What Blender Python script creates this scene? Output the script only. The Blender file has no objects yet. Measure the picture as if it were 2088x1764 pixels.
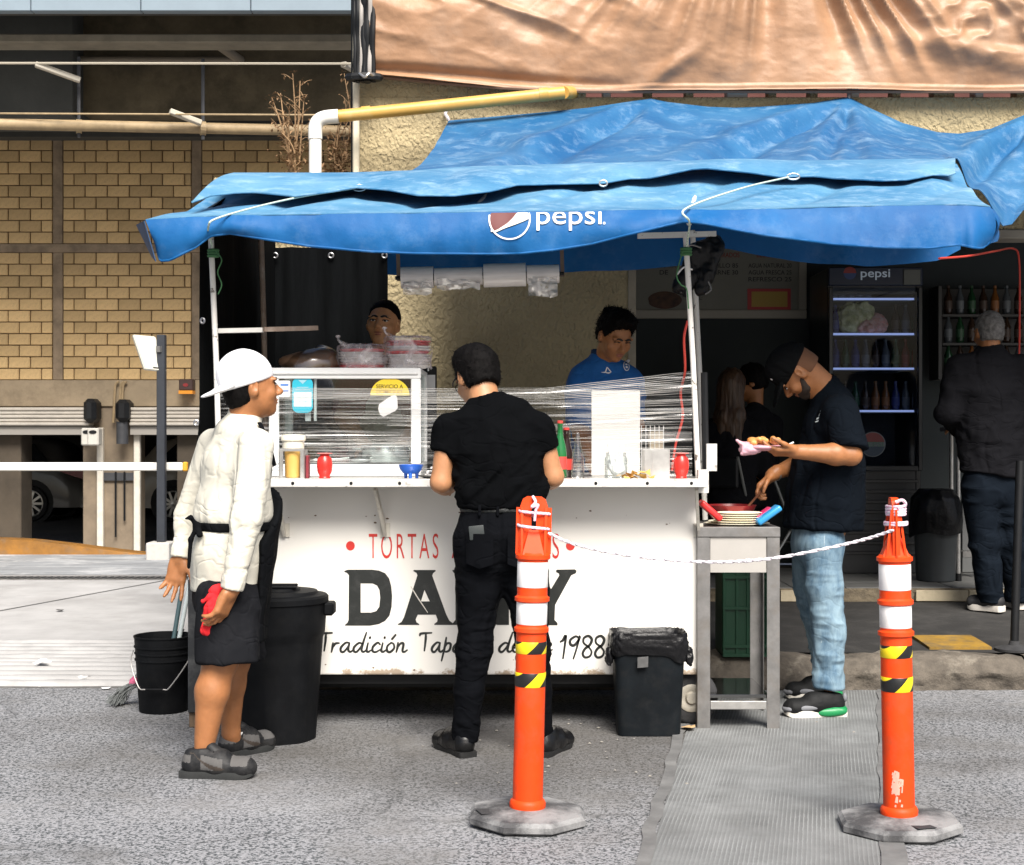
import bpy, bmesh, math, random
import numpy as np
from mathutils import Vector, Matrix
random.seed(7)
rng = np.random.default_rng(7)
SC = bpy.context.scene
COL = SC.collection
PI = math.pi

# -- camera, sky, sun, exposure
F, CX, CY, EYE = 3007.0, 1044.0, 882.0, 1.30
cam_data = bpy.data.cameras.new('camera')
cam_data.sensor_width = 36.0
cam_data.lens = 36.0 * F / 2088.0
cam_data.clip_end = 500.0
cam = bpy.data.objects.new('camera', cam_data)
cam.location = (0, 0, EYE)
cam.rotation_euler = (PI / 2, 0, 0)
COL.objects.link(cam)
SC.camera = cam

SUN_EL, SUN_AZ = math.radians(48), math.radians(165)      # azimuth from +Y, clockwise: behind the camera, to its left
world = bpy.data.worlds.new('World')
SC.world = world
world.use_nodes = True
wn = world.node_tree.nodes
wl_ = world.node_tree.links
bg = wn['Background']
sky = wn.new('ShaderNodeTexSky')
sky.sky_type = 'NISHITA'
sky.sun_disc = False
sky.sun_elevation = SUN_EL
sky.sun_rotation = SUN_AZ
sky.air_density = 1.0
sky.dust_density = 4.0
sky.ozone_density = 1.0
wl_.new(sky.outputs[0], bg.inputs[0])
bg.inputs[1].default_value = 0.06

sun_data = bpy.data.lights.new('sun', 'SUN')
sun_data.energy = 3.4
sun_data.angle = math.radians(32)
sun_data.color = (1.0, 0.955, 0.89)
sun = bpy.data.objects.new('sun', sun_data)
d = Vector((math.sin(SUN_AZ) * math.cos(SUN_EL), math.cos(SUN_AZ) * math.cos(SUN_EL), math.sin(SUN_EL)))
sun.rotation_euler = d.to_track_quat('Z', 'Y').to_euler()
COL.objects.link(sun)

SC.view_settings.view_transform = 'Standard'
SC.view_settings.look = 'None'
SC.view_settings.gamma = 1.0
SC.view_settings.use_curve_mapping = False
SC.view_settings.exposure = 1.15
SC.cycles.max_bounces = 8
SC.cycles.transparent_max_bounces = 16

# -- helpers
def X(x, Y): return (x - CX) / F * Y
def Z(y, Y): return EYE - (y - CY) / F * Y
def P(x, y, Y): return Vector((X(x, Y), Y, Z(y, Y)))

def wpos(o):
 v = Vector((0, 0, 0))
 while o is not None:
  v += Vector(o.location)
  o = o.parent
 return v

def tag(o, label=None, cat=None, group=None, kind=None):
 if label: o['label'] = label
 if cat: o['category'] = cat
 if group: o['group'] = group
 if kind: o['kind'] = kind
 return o

def thing(name, label, cat, loc=(0, 0, 0), group=None):
 o = bpy.data.objects.new(name, None)
 o.empty_display_size = 0.1
 o.location = loc
 COL.objects.link(o)
 return tag(o, label, cat, group)

def link_mesh(name, me, m, parent=None):
 o = bpy.data.objects.new(name, me)
 COL.objects.link(o)
 if m is not None:
  me.materials.clear()
  for mm in (m if isinstance(m, (list, tuple)) else [m]):
   me.materials.append(mm)
 if parent is not None: o.parent = parent
 return o

def copy_tree(o, parent=None):
 c = o.copy()
 COL.objects.link(c)
 if parent is not None: c.parent = parent
 for ch in list(o.children): copy_tree(ch, c)
 return c

def shade_smooth(me, angle=None):
 me.polygons.foreach_set('use_smooth', np.ones(len(me.polygons), dtype=bool))
 if angle is not None:
  me.set_sharp_from_angle(angle=math.radians(angle))

def frame_of(d, hint=Vector((0, 0, 1))):
 d = Vector(d).normalized()
 h = Vector(hint)
 if abs(d.dot(h.normalized())) > 0.98: h = Vector((1, 0, 0))
 s = d.cross(h).normalized()
 return s, s.cross(d).normalized(), d

def catmull(pts, n=8):
 pts = [Vector(p) for p in pts]
 if len(pts) < 3:
  return [pts[0].lerp(pts[-1], i / n) for i in range(n + 1)]
 ext = [pts[0] * 2 - pts[1]] + pts + [pts[-1] * 2 - pts[-2]]
 out = []
 for i in range(1, len(ext) - 2):
  p0, p1, p2, p3 = ext[i - 1:i + 3]
  for k in range(n):
   t = k / n
   out.append(0.5 * (2 * p1 + (p2 - p0) * t + (2 * p0 - 5 * p1 + 4 * p2 - p3) * t * t + (3 * p1 - p0 - 3 * p2 + p3) * t ** 3))
 out.append(pts[-1])
 return out

class MB:
 """collects boxes, tubes, lathes, prisms and sheets (world coordinates) into one mesh"""
 def __init__(self): self.bm = bmesh.new()
 def _xf(self, geom_verts, M):
  for v in geom_verts: v.co = M @ v.co
 def box(self, lo, hi, bev=0.0, R=None, seg=1, piv=None):
  lo, hi = Vector(lo), Vector(hi)
  t = bmesh.new()
  bmesh.ops.create_cube(t, size=1.0)
  s = hi - lo
  for v in t.verts: v.co = Vector((v.co.x * s.x, v.co.y * s.y, v.co.z * s.z))
  if bev > 0:
   bmesh.ops.bevel(t, geom=t.edges[:], offset=min(bev, min(s) * 0.45), segments=seg, affect='EDGES', profile=0.6)
  c = (lo + hi) / 2
  if R is None: M = Matrix.Translation(c)
  elif piv is None: M = Matrix.Translation(c) @ R.to_4x4()
  else: M = Matrix.Translation(piv) @ R.to_4x4() @ Matrix.Translation(c - Vector(piv))
  self._take(t, M)
  return self
 def _take(self, t, M=None):
  mp = {}
  for v in t.verts: mp[v] = self.bm.verts.new(M @ v.co if M is not None else v.co)
  for f in t.faces:
   try:
    nf = self.bm.faces.new([mp[v] for v in f.verts])
    nf.material_index = f.material_index
   except ValueError: pass
  t.free()
 def mesh(self, verts, faces, mi=0):
  vs = [self.bm.verts.new(v) for v in verts]
  for f in faces:
   try: self.bm.faces.new([vs[i] for i in f]).material_index = mi
   except ValueError: pass
  return self
 def tube(self, pts, r, n=8, cap=True, flat=1.0):
  pts = [Vector(p) for p in pts]
  m = len(pts)
  rs = r if isinstance(r, (list, tuple)) else [r] * m
  rings = []
  s = u = None
  for i, p in enumerate(pts):
   d = (pts[min(i + 1, m - 1)] - pts[max(i - 1, 0)])
   if d.length < 1e-9: d = Vector((0, 0, 1))
   d.normalize()
   if s is None: s, u, _ = frame_of(d)
   else:
    s = (s - d * s.dot(d)); s.normalize()
    u = s.cross(d).normalized()
   rings.append([self.bm.verts.new(p + (s * math.cos(2 * PI * k / n) + u * math.sin(2 * PI * k / n) * flat) * rs[i]) for k in range(n)])
  for a, b in zip(rings[:-1], rings[1:]):
   for k in range(n):
    self.bm.faces.new((a[k], a[(k + 1) % n], b[(k + 1) % n], b[k]))
  if cap:
   self.bm.faces.new(list(reversed(rings[0])))
   self.bm.faces.new(rings[-1])
  return self
 def bar(self, a, b, w, h=None, hint=(0, 0, 1)):
  a, b = Vector(a), Vector(b)
  h = h or w
  s, u, dd = frame_of(b - a, Vector(hint))
  vs = []
  for p in (a, b):
   for i, j in ((-1, -1), (1, -1), (1, 1), (-1, 1)):
    vs.append(p + s * i * w / 2 + u * j * h / 2)
  return self.mesh(vs, [(3, 2, 1, 0), (4, 5, 6, 7), (0, 1, 5, 4), (1, 2, 6, 5), (2, 3, 7, 6), (3, 0, 4, 7)])
 def lathe(self, prof, c, n=24, axis=None, sx=1.0, sy=1.0, cap=True):
  """prof: list of (radius, height)"""
  c = Vector(c)
  s, u, dd = (Vector((1, 0, 0)), Vector((0, 1, 0)), Vector((0, 0, 1))) if axis is None else frame_of(axis)
  rings = []
  for r, z in prof:
   rings.append([self.bm.verts.new(c + dd * z + s * (r * sx * math.cos(2 * PI * k / n)) + u * (r * sy * math.sin(2 * PI * k / n))) for k in range(n)])
  for a, b in zip(rings[:-1], rings[1:]):
   for k in range(n): self.bm.faces.new((a[k], a[(k + 1) % n], b[(k + 1) % n], b[k]))
  if cap:
   if prof[0][0] > 1e-5: self.bm.faces.new(list(reversed(rings[0])))
   if prof[-1][0] > 1e-5: self.bm.faces.new(rings[-1])
  return self
 def prism(self, poly, fn, t0, t1):
  """poly: 2-D outline (a,b); fn(a,b,t) -> world point; solid between t0 and t1"""
  n = len(poly)
  a = [self.bm.verts.new(fn(x, y, t0)) for x, y in poly]
  b = [self.bm.verts.new(fn(x, y, t1)) for x, y in poly]
  self.bm.faces.new(a)
  self.bm.faces.new(list(reversed(b)))
  for i in range(n): self.bm.faces.new((a[i], b[i], b[(i + 1) % n], a[(i + 1) % n]))
  return self
 def grid(self, fn, nu, nv, thick=0.0, nrm=None):
  """sheet fn(u,v) in [0,1]^2; with thickness it gets a second side"""
  pts = [[Vector(fn(i / nu, j / nv)) for j in range(nv + 1)] for i in range(nu + 1)]
  A = [[self.bm.verts.new(p) for p in row] for row in pts]
  for i in range(nu):
   for j in range(nv):
    self.bm.faces.new((A[i][j], A[i + 1][j], A[i + 1][j + 1], A[i][j + 1]))
  if thick:
   B = []
   for i in range(nu + 1):
    row = []
    for j in range(nv + 1):
     du = pts[min(i + 1, nu)][j] - pts[max(i - 1, 0)][j]
     dv = pts[i][min(j + 1, nv)] - pts[i][max(j - 1, 0)]
     nn = du.cross(dv)
     if nn.length > 1e-12: nn.normalize()
     row.append(self.bm.verts.new(pts[i][j] - nn * thick))
    B.append(row)
   for i in range(nu):
    for j in range(nv):
     self.bm.faces.new((B[i][j], B[i][j + 1], B[i + 1][j + 1], B[i + 1][j]))
   for i in range(nu):
    self.bm.faces.new((A[i][0], B[i][0], B[i + 1][0], A[i + 1][0]))
    self.bm.faces.new((A[i][nv], A[i + 1][nv], B[i + 1][nv], B[i][nv]))
   for j in range(nv):
    self.bm.faces.new((A[0][j], A[0][j + 1], B[0][j + 1], B[0][j]))
    self.bm.faces.new((A[nu][j], B[nu][j], B[nu][j + 1], A[nu][j + 1]))
  return self
 def build(self, name, m, parent=None, smooth=None, fix=True, origin=None):
  if fix: bmesh.ops.recalc_face_normals(self.bm, faces=self.bm.faces[:])
  off = wpos(parent) if parent is not None else (Vector(origin) if origin is not None else Vector((0, 0, 0)))
  for v in self.bm.verts: v.co -= off
  me = bpy.data.meshes.new(name)
  self.bm.to_mesh(me)
  self.bm.free()
  if smooth is not None: shade_smooth(me, smooth if smooth > 0 else None)
  o = link_mesh(name, me, m, parent)
  if parent is None and origin is not None: o.location = origin
  return o

# -- materials
def mat(name, col, rough=0.6, metal=0.0, spec=0.5, var=0.0, vscale=6.0, col2=None, bump=0.0, bscale=40.0, bdist=0.01,
  rand=0.0, dirt=None, dscale=3.0, damt=0.5, dlo=0.5, dhi=0.7, stretch=None, sss=0.0, sheen=0.0, coat=0.0, detail=5.0, bstretch=None, weave=0.0):
 m = bpy.data.materials.new(name)
 m.use_nodes = True
 nt = m.node_tree
 N, L = nt.nodes, nt.links
 b = N['Principled BSDF']
 b.inputs['Roughness'].default_value = rough
 b.inputs['Metallic'].default_value = metal
 b.inputs['Specular IOR Level'].default_value = spec
 if sss:
  b.inputs['Subsurface Weight'].default_value = sss
  b.inputs['Subsurface Radius'].default_value = (0.01, 0.004, 0.002)
 if sheen:
  b.inputs['Sheen Weight'].default_value = sheen
  b.inputs['Sheen Roughness'].default_value = 0.4
 if coat: b.inputs['Coat Weight'].default_value = coat
 c4 = (*col, 1.0)
 b.inputs['Base Color'].default_value = c4
 tc = N.new('ShaderNodeTexCoord')
 def coords(st):
  if st is None: return tc.outputs['Object']
  mp = N.new('ShaderNodeMapping')
  mp.inputs['Scale'].default_value = st
  L.new(tc.outputs['Object'], mp.inputs['Vector'])
  return mp.outputs[0]
 cur = None
 if var or col2:
  nz = N.new('ShaderNodeTexNoise')
  nz.inputs['Scale'].default_value = vscale
  nz.inputs['Detail'].default_value = detail
  nz.inputs['Roughness'].default_value = 0.65
  L.new(coords(stretch), nz.inputs['Vector'])
  mx = N.new('ShaderNodeMix'); mx.data_type = 'RGBA'
  if col2:
   a, bb = c4, (*col2, 1.0)
  else:
   a = (*[max(0, x * (1 - var)) for x in col], 1.0); bb = (*[min(1, x * (1 + var)) for x in col], 1.0)
  mx.inputs[6].default_value = a
  mx.inputs[7].default_value = bb
  rp = N.new('ShaderNodeMapRange')
  rp.inputs[1].default_value = 0.32; rp.inputs[2].default_value = 0.68
  L.new(nz.outputs['Fac'], rp.inputs[0])
  L.new(rp.outputs[0], mx.inputs[0])
  cur = mx.outputs[2]
 if rand:
  oi = N.new('ShaderNodeObjectInfo')
  mr = N.new('ShaderNodeMapRange')
  mr.inputs[3].default_value = 1 - rand; mr.inputs[4].default_value = 1 + rand
  L.new(oi.outputs['Random'], mr.inputs[0])
  vm = N.new('ShaderNodeVectorMath'); vm.operation = 'SCALE'
  if cur is not None: L.new(cur, vm.inputs[0])
  else: vm.inputs[0].default_value = col
  L.new(mr.outputs[0], vm.inputs['Scale'])
  cur = vm.outputs[0]
 if dirt:
  nz = N.new('ShaderNodeTexNoise')
  nz.inputs['Scale'].default_value = dscale
  nz.inputs['Detail'].default_value = 8
  nz.inputs['Roughness'].default_value = 0.7
  L.new(coords(None), nz.inputs['Vector'])
  rp = N.new('ShaderNodeMapRange')
  rp.inputs[1].default_value = dlo; rp.inputs[2].default_value = dhi
  rp.inputs[4].default_value = damt
  L.new(nz.outputs['Fac'], rp.inputs[0])
  mx = N.new('ShaderNodeMix'); mx.data_type = 'RGBA'
  if cur is not None: L.new(cur, mx.inputs[6])
  else: mx.inputs[6].default_value = c4
  mx.inputs[7].default_value = (*dirt, 1.0)
  L.new(rp.outputs[0], mx.inputs[0])
  cur = mx.outputs[2]
 if cur is not None: L.new(cur, b.inputs['Base Color'])
 h = None
 if bump:
  nz = N.new('ShaderNodeTexNoise')
  nz.inputs['Scale'].default_value = bscale
  nz.inputs['Detail'].default_value = 6
  nz.inputs['Roughness'].default_value = 0.6
  L.new(coords(bstretch), nz.inputs['Vector'])
  bp = N.new('ShaderNodeBump')
  bp.inputs['Strength'].default_value = bump
  bp.inputs['Distance'].default_value = bdist
  L.new(nz.outputs['Fac'], bp.inputs['Height'])
  L.new(bp.outputs[0], b.inputs['Normal'])
 return m

def glassy(name, tint=(0.9, 0.95, 0.95), opac=0.08, rough=0.03):
 """thin sheet of glass or film: mostly lets through, some gloss"""
 m = bpy.data.materials.new(name); m.use_nodes = True
 N, L = m.node_tree.nodes, m.node_tree.links
 out = N['Material Output']
 N.remove(N['Principled BSDF'])
 tr = N.new('ShaderNodeBsdfTransparent'); tr.inputs[0].default_value = (*tint, 1)
 gl = N.new('ShaderNodeBsdfGlossy'); gl.inputs['Roughness'].default_value = rough
 fr = N.new('ShaderNodeLayerWeight'); fr.inputs[0].default_value = 0.25
 ad = N.new('ShaderNodeMath'); ad.operation = 'ADD'; ad.use_clamp = True
 ad.inputs[1].default_value = opac
 sc = N.new('ShaderNodeMath'); sc.operation = 'MULTIPLY'; sc.inputs[1].default_value = 0.5
 L.new(fr.outputs['Fresnel'], sc.inputs[0]); L.new(sc.outputs[0], ad.inputs[0])
 mx = N.new('ShaderNodeMixShader')
 L.new(ad.outputs[0], mx.inputs[0]); L.new(tr.outputs[0], mx.inputs[1]); L.new(gl.outputs[0], mx.inputs[2])
 L.new(mx.outputs[0], out.inputs[0])
 return m

def emitter(name, col, power):
 m = bpy.data.materials.new(name); m.use_nodes = True
 b = m.node_tree.nodes['Principled BSDF']
 b.inputs['Base Color'].default_value = (*col, 1)
 b.inputs['Emission Color'].default_value = (*col, 1)
 b.inputs['Emission Strength'].default_value = power
 return m

def milky(name, col, clear=.45, gloss=.2, scale=14):
 """wrinkled plastic film: part clear, part milky, part glossy"""
 m = bpy.data.materials.new(name); m.use_nodes = True
 N, L = m.node_tree.nodes, m.node_tree.links
 N.remove(N['Principled BSDF'])
 tc = N.new('ShaderNodeTexCoord'); nz = N.new('ShaderNodeTexNoise'); nz.inputs['Scale'].default_value = scale; nz.inputs['Detail'].default_value = 4; nz.inputs['Distortion'].default_value = 1; L.new(tc.outputs['Object'], nz.inputs[0])
 mr = N.new('ShaderNodeMapRange'); mr.inputs[1].default_value = .35; mr.inputs[2].default_value = .65; mr.inputs[3].default_value = min(1, clear + .25); mr.inputs[4].default_value = max(0, clear - .3); L.new(nz.outputs['Fac'], mr.inputs[0])
 bp = N.new('ShaderNodeBump'); bp.inputs['Strength'].default_value = .6; bp.inputs['Distance'].default_value = .01; L.new(nz.outputs['Fac'], bp.inputs['Height'])
 tr = N.new('ShaderNodeBsdfTransparent'); df = N.new('ShaderNodeBsdfDiffuse'); df.inputs[0].default_value = (*col, 1); gl = N.new('ShaderNodeBsdfGlossy'); gl.inputs['Roughness'].default_value = .2
 L.new(bp.outputs[0], df.inputs['Normal']); L.new(bp.outputs[0], gl.inputs['Normal'])
 a = N.new('ShaderNodeMixShader'); a.inputs[0].default_value = gloss; L.new(df.outputs[0], a.inputs[1]); L.new(gl.outputs[0], a.inputs[2])
 b = N.new('ShaderNodeMixShader'); L.new(mr.outputs[0], b.inputs[0]); L.new(a.outputs[0], b.inputs[1]); L.new(tr.outputs[0], b.inputs[2]); L.new(b.outputs[0], N['Material Output'].inputs[0])
 return m

# -- text and strokes (flat print)
def text_mesh(body, xh, wx=1.0, shear=0.0, bold=0.0, space=1.0):
 cu = bpy.data.curves.new('txt', 'FONT')
 cu.body = body
 cu.size = 1.0
 cu.shear = shear
 cu.offset = bold
 cu.space_character = space
 cu.resolution_u = 4
 o = bpy.data.objects.new('txt', cu)
 COL.objects.link(o)
 dg = bpy.context.evaluated_depsgraph_get()
 me = bpy.data.meshes.new_from_object(o.evaluated_get(dg))
 bpy.data.objects.remove(o)
 bpy.data.curves.remove(cu)
 v = np.array([tuple(p.co) for p in me.vertices]) if len(me.vertices) else np.zeros((0, 3))
 if len(v):
  v[:, 0] -= v[:, 0].min(); v[:, 1] -= v[:, 1].min()
  s = xh / v[:, 1].max()
  v[:, 0] *= s * wx; v[:, 1] *= s
 return me, v

def put_text(name, body, x0, y0, x1, y1, Y, m, parent, **kw):
 """letters on an upright plane facing the camera, filling the rectangle given in photo coordinates at depth Y"""
 hgt = abs(Z(y0, Y) - Z(y1, Y))
 me, v = text_mesh(body, hgt, **kw)
 wid = X(x1, Y) - X(x0, Y)
 v[:, 0] *= wid / v[:, 0].max()
 base = P(x0, y1, Y) - (wpos(parent) if parent else Vector((0, 0, 0)))
 co = np.stack([base.x + v[:, 0], np.full(len(v), base.y), base.z + v[:, 1]], 1)
 me.vertices.foreach_set('co', co.astype(np.float32).ravel())
 me.update()
 me.name = name
 return link_mesh(name, me, m, parent)

def stroke(mb, pts, w, Y, n=6, ends=True):
 """flat brush stroke through photo points (x,y) on the plane y=Y; w in photo px (number or list)"""
 c = catmull([Vector((a, b, 0)) for a, b in pts], n)
 m = len(c)
 ws = [w] * m if not isinstance(w, (list, tuple)) else [np.interp(i / (m - 1) * (len(w) - 1), range(len(w)), w) for i in range(m)]
 L, R = [], []
 for i, p in enumerate(c):
  dd = c[min(i + 1, m - 1)] - c[max(i - 1, 0)]
  if dd.length < 1e-9: dd = Vector((1, 0, 0))
  dd.normalize()
  nn = Vector((-dd.y, dd.x, 0)) * ws[i] / 2
  L.append(P(p.x + nn.x, p.y + nn.y, Y)); R.append(P(p.x - nn.x, p.y - nn.y, Y))
 for i in range(m - 1):
  mb.mesh([L[i], L[i + 1], R[i + 1], R[i]], [(0, 1, 2, 3)])
 if ends:
  for i in (0, m - 1):
   p, r = c[i], ws[i] / 2
   mb.mesh([P(p.x + r * math.cos(2 * PI * k / 8), p.y + r * math.sin(2 * PI * k / 8), Y - 0.0004) for k in range(8)], [tuple(range(8))])
 return mb

# -- numpy noise
def _h(i, j, k):
 n = (i * 374761393 + j * 668265263 + k * 1274126177) & 0xffffffff
 n = ((n ^ (n >> 13)) * 1274126177) & 0xffffffff
 return ((n ^ (n >> 16)) & 0xffff) / 65535.0
def vnoise(p):
 p = np.asarray(p, dtype=np.float64) + 1000.0
 i = np.floor(p).astype(np.int64); f = p - i
 f = f * f * (3 - 2 * f)
 r = 0
 for a in (0, 1):
  for b in (0, 1):
   for c in (0, 1):
    w = (f[:, 0] if a else 1 - f[:, 0]) * (f[:, 1] if b else 1 - f[:, 1]) * (f[:, 2] if c else 1 - f[:, 2])
    r = r + w * _h(i[:, 0] + a, i[:, 1] + b, i[:, 2] + c)
 return r * 2 - 1
def fbm(p, oct=3):
 p = np.asarray(p, dtype=np.float64)
 r, a = 0, 1.0
 for o in range(oct):
  r = r + a * vnoise(p + 17.3 * o); p = p * 2.03; a *= 0.5
 return r
def n1(x, y=0.0, z=0.0): return float(vnoise(np.array([[x, y, z]]))[0])
def sm(a, b, x):
 t = min(1.0, max(0.0, (x - a) / (b - a))); return t * t * (3 - 2 * t)
def interp(pts, x): return float(np.interp(x, [p[0] for p in pts], [p[1] for p in pts]))
def smooth_curve(pts, it=2, n=200):
 """photo-space polyline -> smooth function of x"""
 xs = np.linspace(pts[0][0], pts[-1][0], n)
 ys = np.interp(xs, [p[0] for p in pts], [p[1] for p in pts])
 for _ in range(it * 4):
  ys[1:-1] = (ys[:-2] + 2 * ys[1:-1] + ys[2:]) / 4
 return lambda x: float(np.interp(x, xs, ys))

def copy_mesh_obj(o, name=None, loc=None, parent=None):
 c = o.copy(); COL.objects.link(c)
 if loc is not None: c.location = loc
 if parent is not None: c.parent = parent
 return c
# -- implicit bodies (smooth unions on a grid, meshed by surface nets)
class Sdf:
 def __init__(s): s.pr = []
 def _add(s, fn, lo, hi, k, op): s.pr.append((fn, np.array(lo, float), np.array(hi, float), k, op)); return s
 def cap(s, a, b, ra, rb=None, k=0.02, op='u', clip=None):
  rb = ra if rb is None else rb
  if clip is not None: cp, cn = np.array(clip[0], float), nrm(clip[1])
  a, b = np.array(a, float), np.array(b, float)
  ba = b - a; L2 = max(float(ba @ ba), 1e-12)
  def fn(x, y, z):
   px, py, pz = x - a[0], y - a[1], z - a[2]
   t = np.clip((px * ba[0] + py * ba[1] + pz * ba[2]) / L2, 0, 1)
   dd = np.sqrt((px - t * ba[0]) ** 2 + (py - t * ba[1]) ** 2 + (pz - t * ba[2]) ** 2) - (ra + (rb - ra) * t)
   if clip is not None: dd = np.maximum(dd, (x - cp[0]) * cn[0] + (y - cp[1]) * cn[1] + (z - cp[2]) * cn[2])
   return dd
  m = max(ra, rb)
  return s._add(fn, np.minimum(a, b) - m, np.maximum(a, b) + m, k, op)
 def ecap(s, a, b, ra, rb, side, k=0.03, op='u'):
  """round-ended tube with elliptical section; ra=(half width along side, half depth)"""
  a, b = np.array(a, float), np.array(b, float)
  ax = b - a; L = np.linalg.norm(ax); ax = ax / max(L, 1e-9)
  sd = np.array(side, float); sd = sd - ax * (sd @ ax); sd /= np.linalg.norm(sd)
  fd = np.cross(ax, sd)
  def fn(x, y, z):
   px, py, pz = x - a[0], y - a[1], z - a[2]
   w = px * ax[0] + py * ax[1] + pz * ax[2]
   t = np.clip(w / max(L, 1e-9), 0, 1)
   u = px * sd[0] + py * sd[1] + pz * sd[2]
   v = px * fd[0] + py * fd[1] + pz * fd[2]
   ru = ra[0] + (rb[0] - ra[0]) * t; rv = ra[1] + (rb[1] - ra[1]) * t
   e = w - t * L
   mn = np.minimum(ru, rv)
   q = np.sqrt((u / ru) ** 2 + (v / rv) ** 2 + (e / mn) ** 2)
   g = np.sqrt((u / ru ** 2) ** 2 + (v / rv ** 2) ** 2 + (e / mn ** 2) ** 2)
   return np.where(g > 1e-9, q * (q - 1) / np.maximum(g, 1e-9), -mn)
  m = max(ra[0], ra[1], rb[0], rb[1])
  return s._add(fn, np.minimum(a, b) - m, np.maximum(a, b) + m, k, op)
 def ell(s, c, r, R=None, k=0.02, op='u'):
  c = np.array(c, float); r = np.array(r, float)
  R = np.eye(3) if R is None else np.array(R, float)      # rows = local axes
  def fn(x, y, z):
   px, py, pz = x - c[0], y - c[1], z - c[2]
   u = [px * R[i][0] + py * R[i][1] + pz * R[i][2] for i in range(3)]
   q = np.sqrt(sum((u[i] / r[i]) ** 2 for i in range(3)))
   g = np.sqrt(sum((u[i] / r[i] ** 2) ** 2 for i in range(3)))
   return np.where(g > 1e-9, q * (q - 1) / np.maximum(g, 1e-9), -r.min())
  m = r.max()
  return s._add(fn, c - m, c + m, k, op)
 def box(s, c, h, R=None, rnd=0.01, k=0.01, op='u'):
  c = np.array(c, float); h = np.array(h, float)
  R = np.eye(3) if R is None else np.array(R, float)
  def fn(x, y, z):
   px, py, pz = x - c[0], y - c[1], z - c[2]
   q = [np.abs(px * R[i][0] + py * R[i][1] + pz * R[i][2]) - (h[i] - rnd) for i in range(3)]
   return np.sqrt(sum(np.maximum(v, 0) ** 2 for v in q)) + np.minimum(np.maximum(np.maximum(q[0], q[1]), q[2]), 0) - rnd
  m = np.linalg.norm(h)
  return s._add(fn, c - m, c + m, k, op)
 def cut(s, p, n, lo=None, hi=None, k=0.004):
  """remove everything on the side the normal n points to (within the box lo..hi)"""
  p = np.array(p, float); n = np.array(n, float); n /= np.linalg.norm(n)
  fn = lambda x, y, z: -((x - p[0]) * n[0] + (y - p[1]) * n[1] + (z - p[2]) * n[2])
  big = np.array([99.0] * 3)
  return s._add(fn, -big if lo is None else lo, big if hi is None else hi, k, 'c')
 def mesh(s, h=0.006):
  us = [p for p in s.pr if p[4] == 'u']
  lo = np.min([p[1] for p in us], 0) - 4 * h; hi = np.max([p[2] for p in us], 0) + 4 * h
  n = np.ceil((hi - lo) / h).astype(int) + 1
  ax = [lo[i] + h * np.arange(n[i]) for i in range(3)]
  Fd = np.full(n, 0.06, np.float32)
  for fn, a, b, k, op in s.pr:
   pad = (k + 3 * h) if op != 'c' else 0
   i0 = np.clip(np.floor((a - pad - lo) / h).astype(int), 0, n - 1); i1 = np.clip(np.ceil((b + pad - lo) / h).astype(int) + 1, 1, n)
   if (i1 <= i0).any(): continue
   sl = tuple(slice(i0[i], i1[i]) for i in range(3))
   x = ax[0][sl[0]][:, None, None]; y = ax[1][sl[1]][None, :, None]; z = ax[2][sl[2]][None, None, :]
   dd = fn(x, y, z).astype(np.float32)
   cur = Fd[sl]
   if op == 'u':
    hh = np.maximum(k - np.abs(cur - dd), 0) / max(k, 1e-6)
    Fd[sl] = np.minimum(cur, dd) - hh * hh * k * 0.25
   else:                                                # subtract ('s') or half-space cut ('c')
    dd = -dd
    hh = np.maximum(k - np.abs(cur - dd), 0) / max(k, 1e-6)
    Fd[sl] = np.maximum(cur, dd) + hh * hh * k * 0.25
  return surface_nets(Fd, lo, h)

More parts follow.
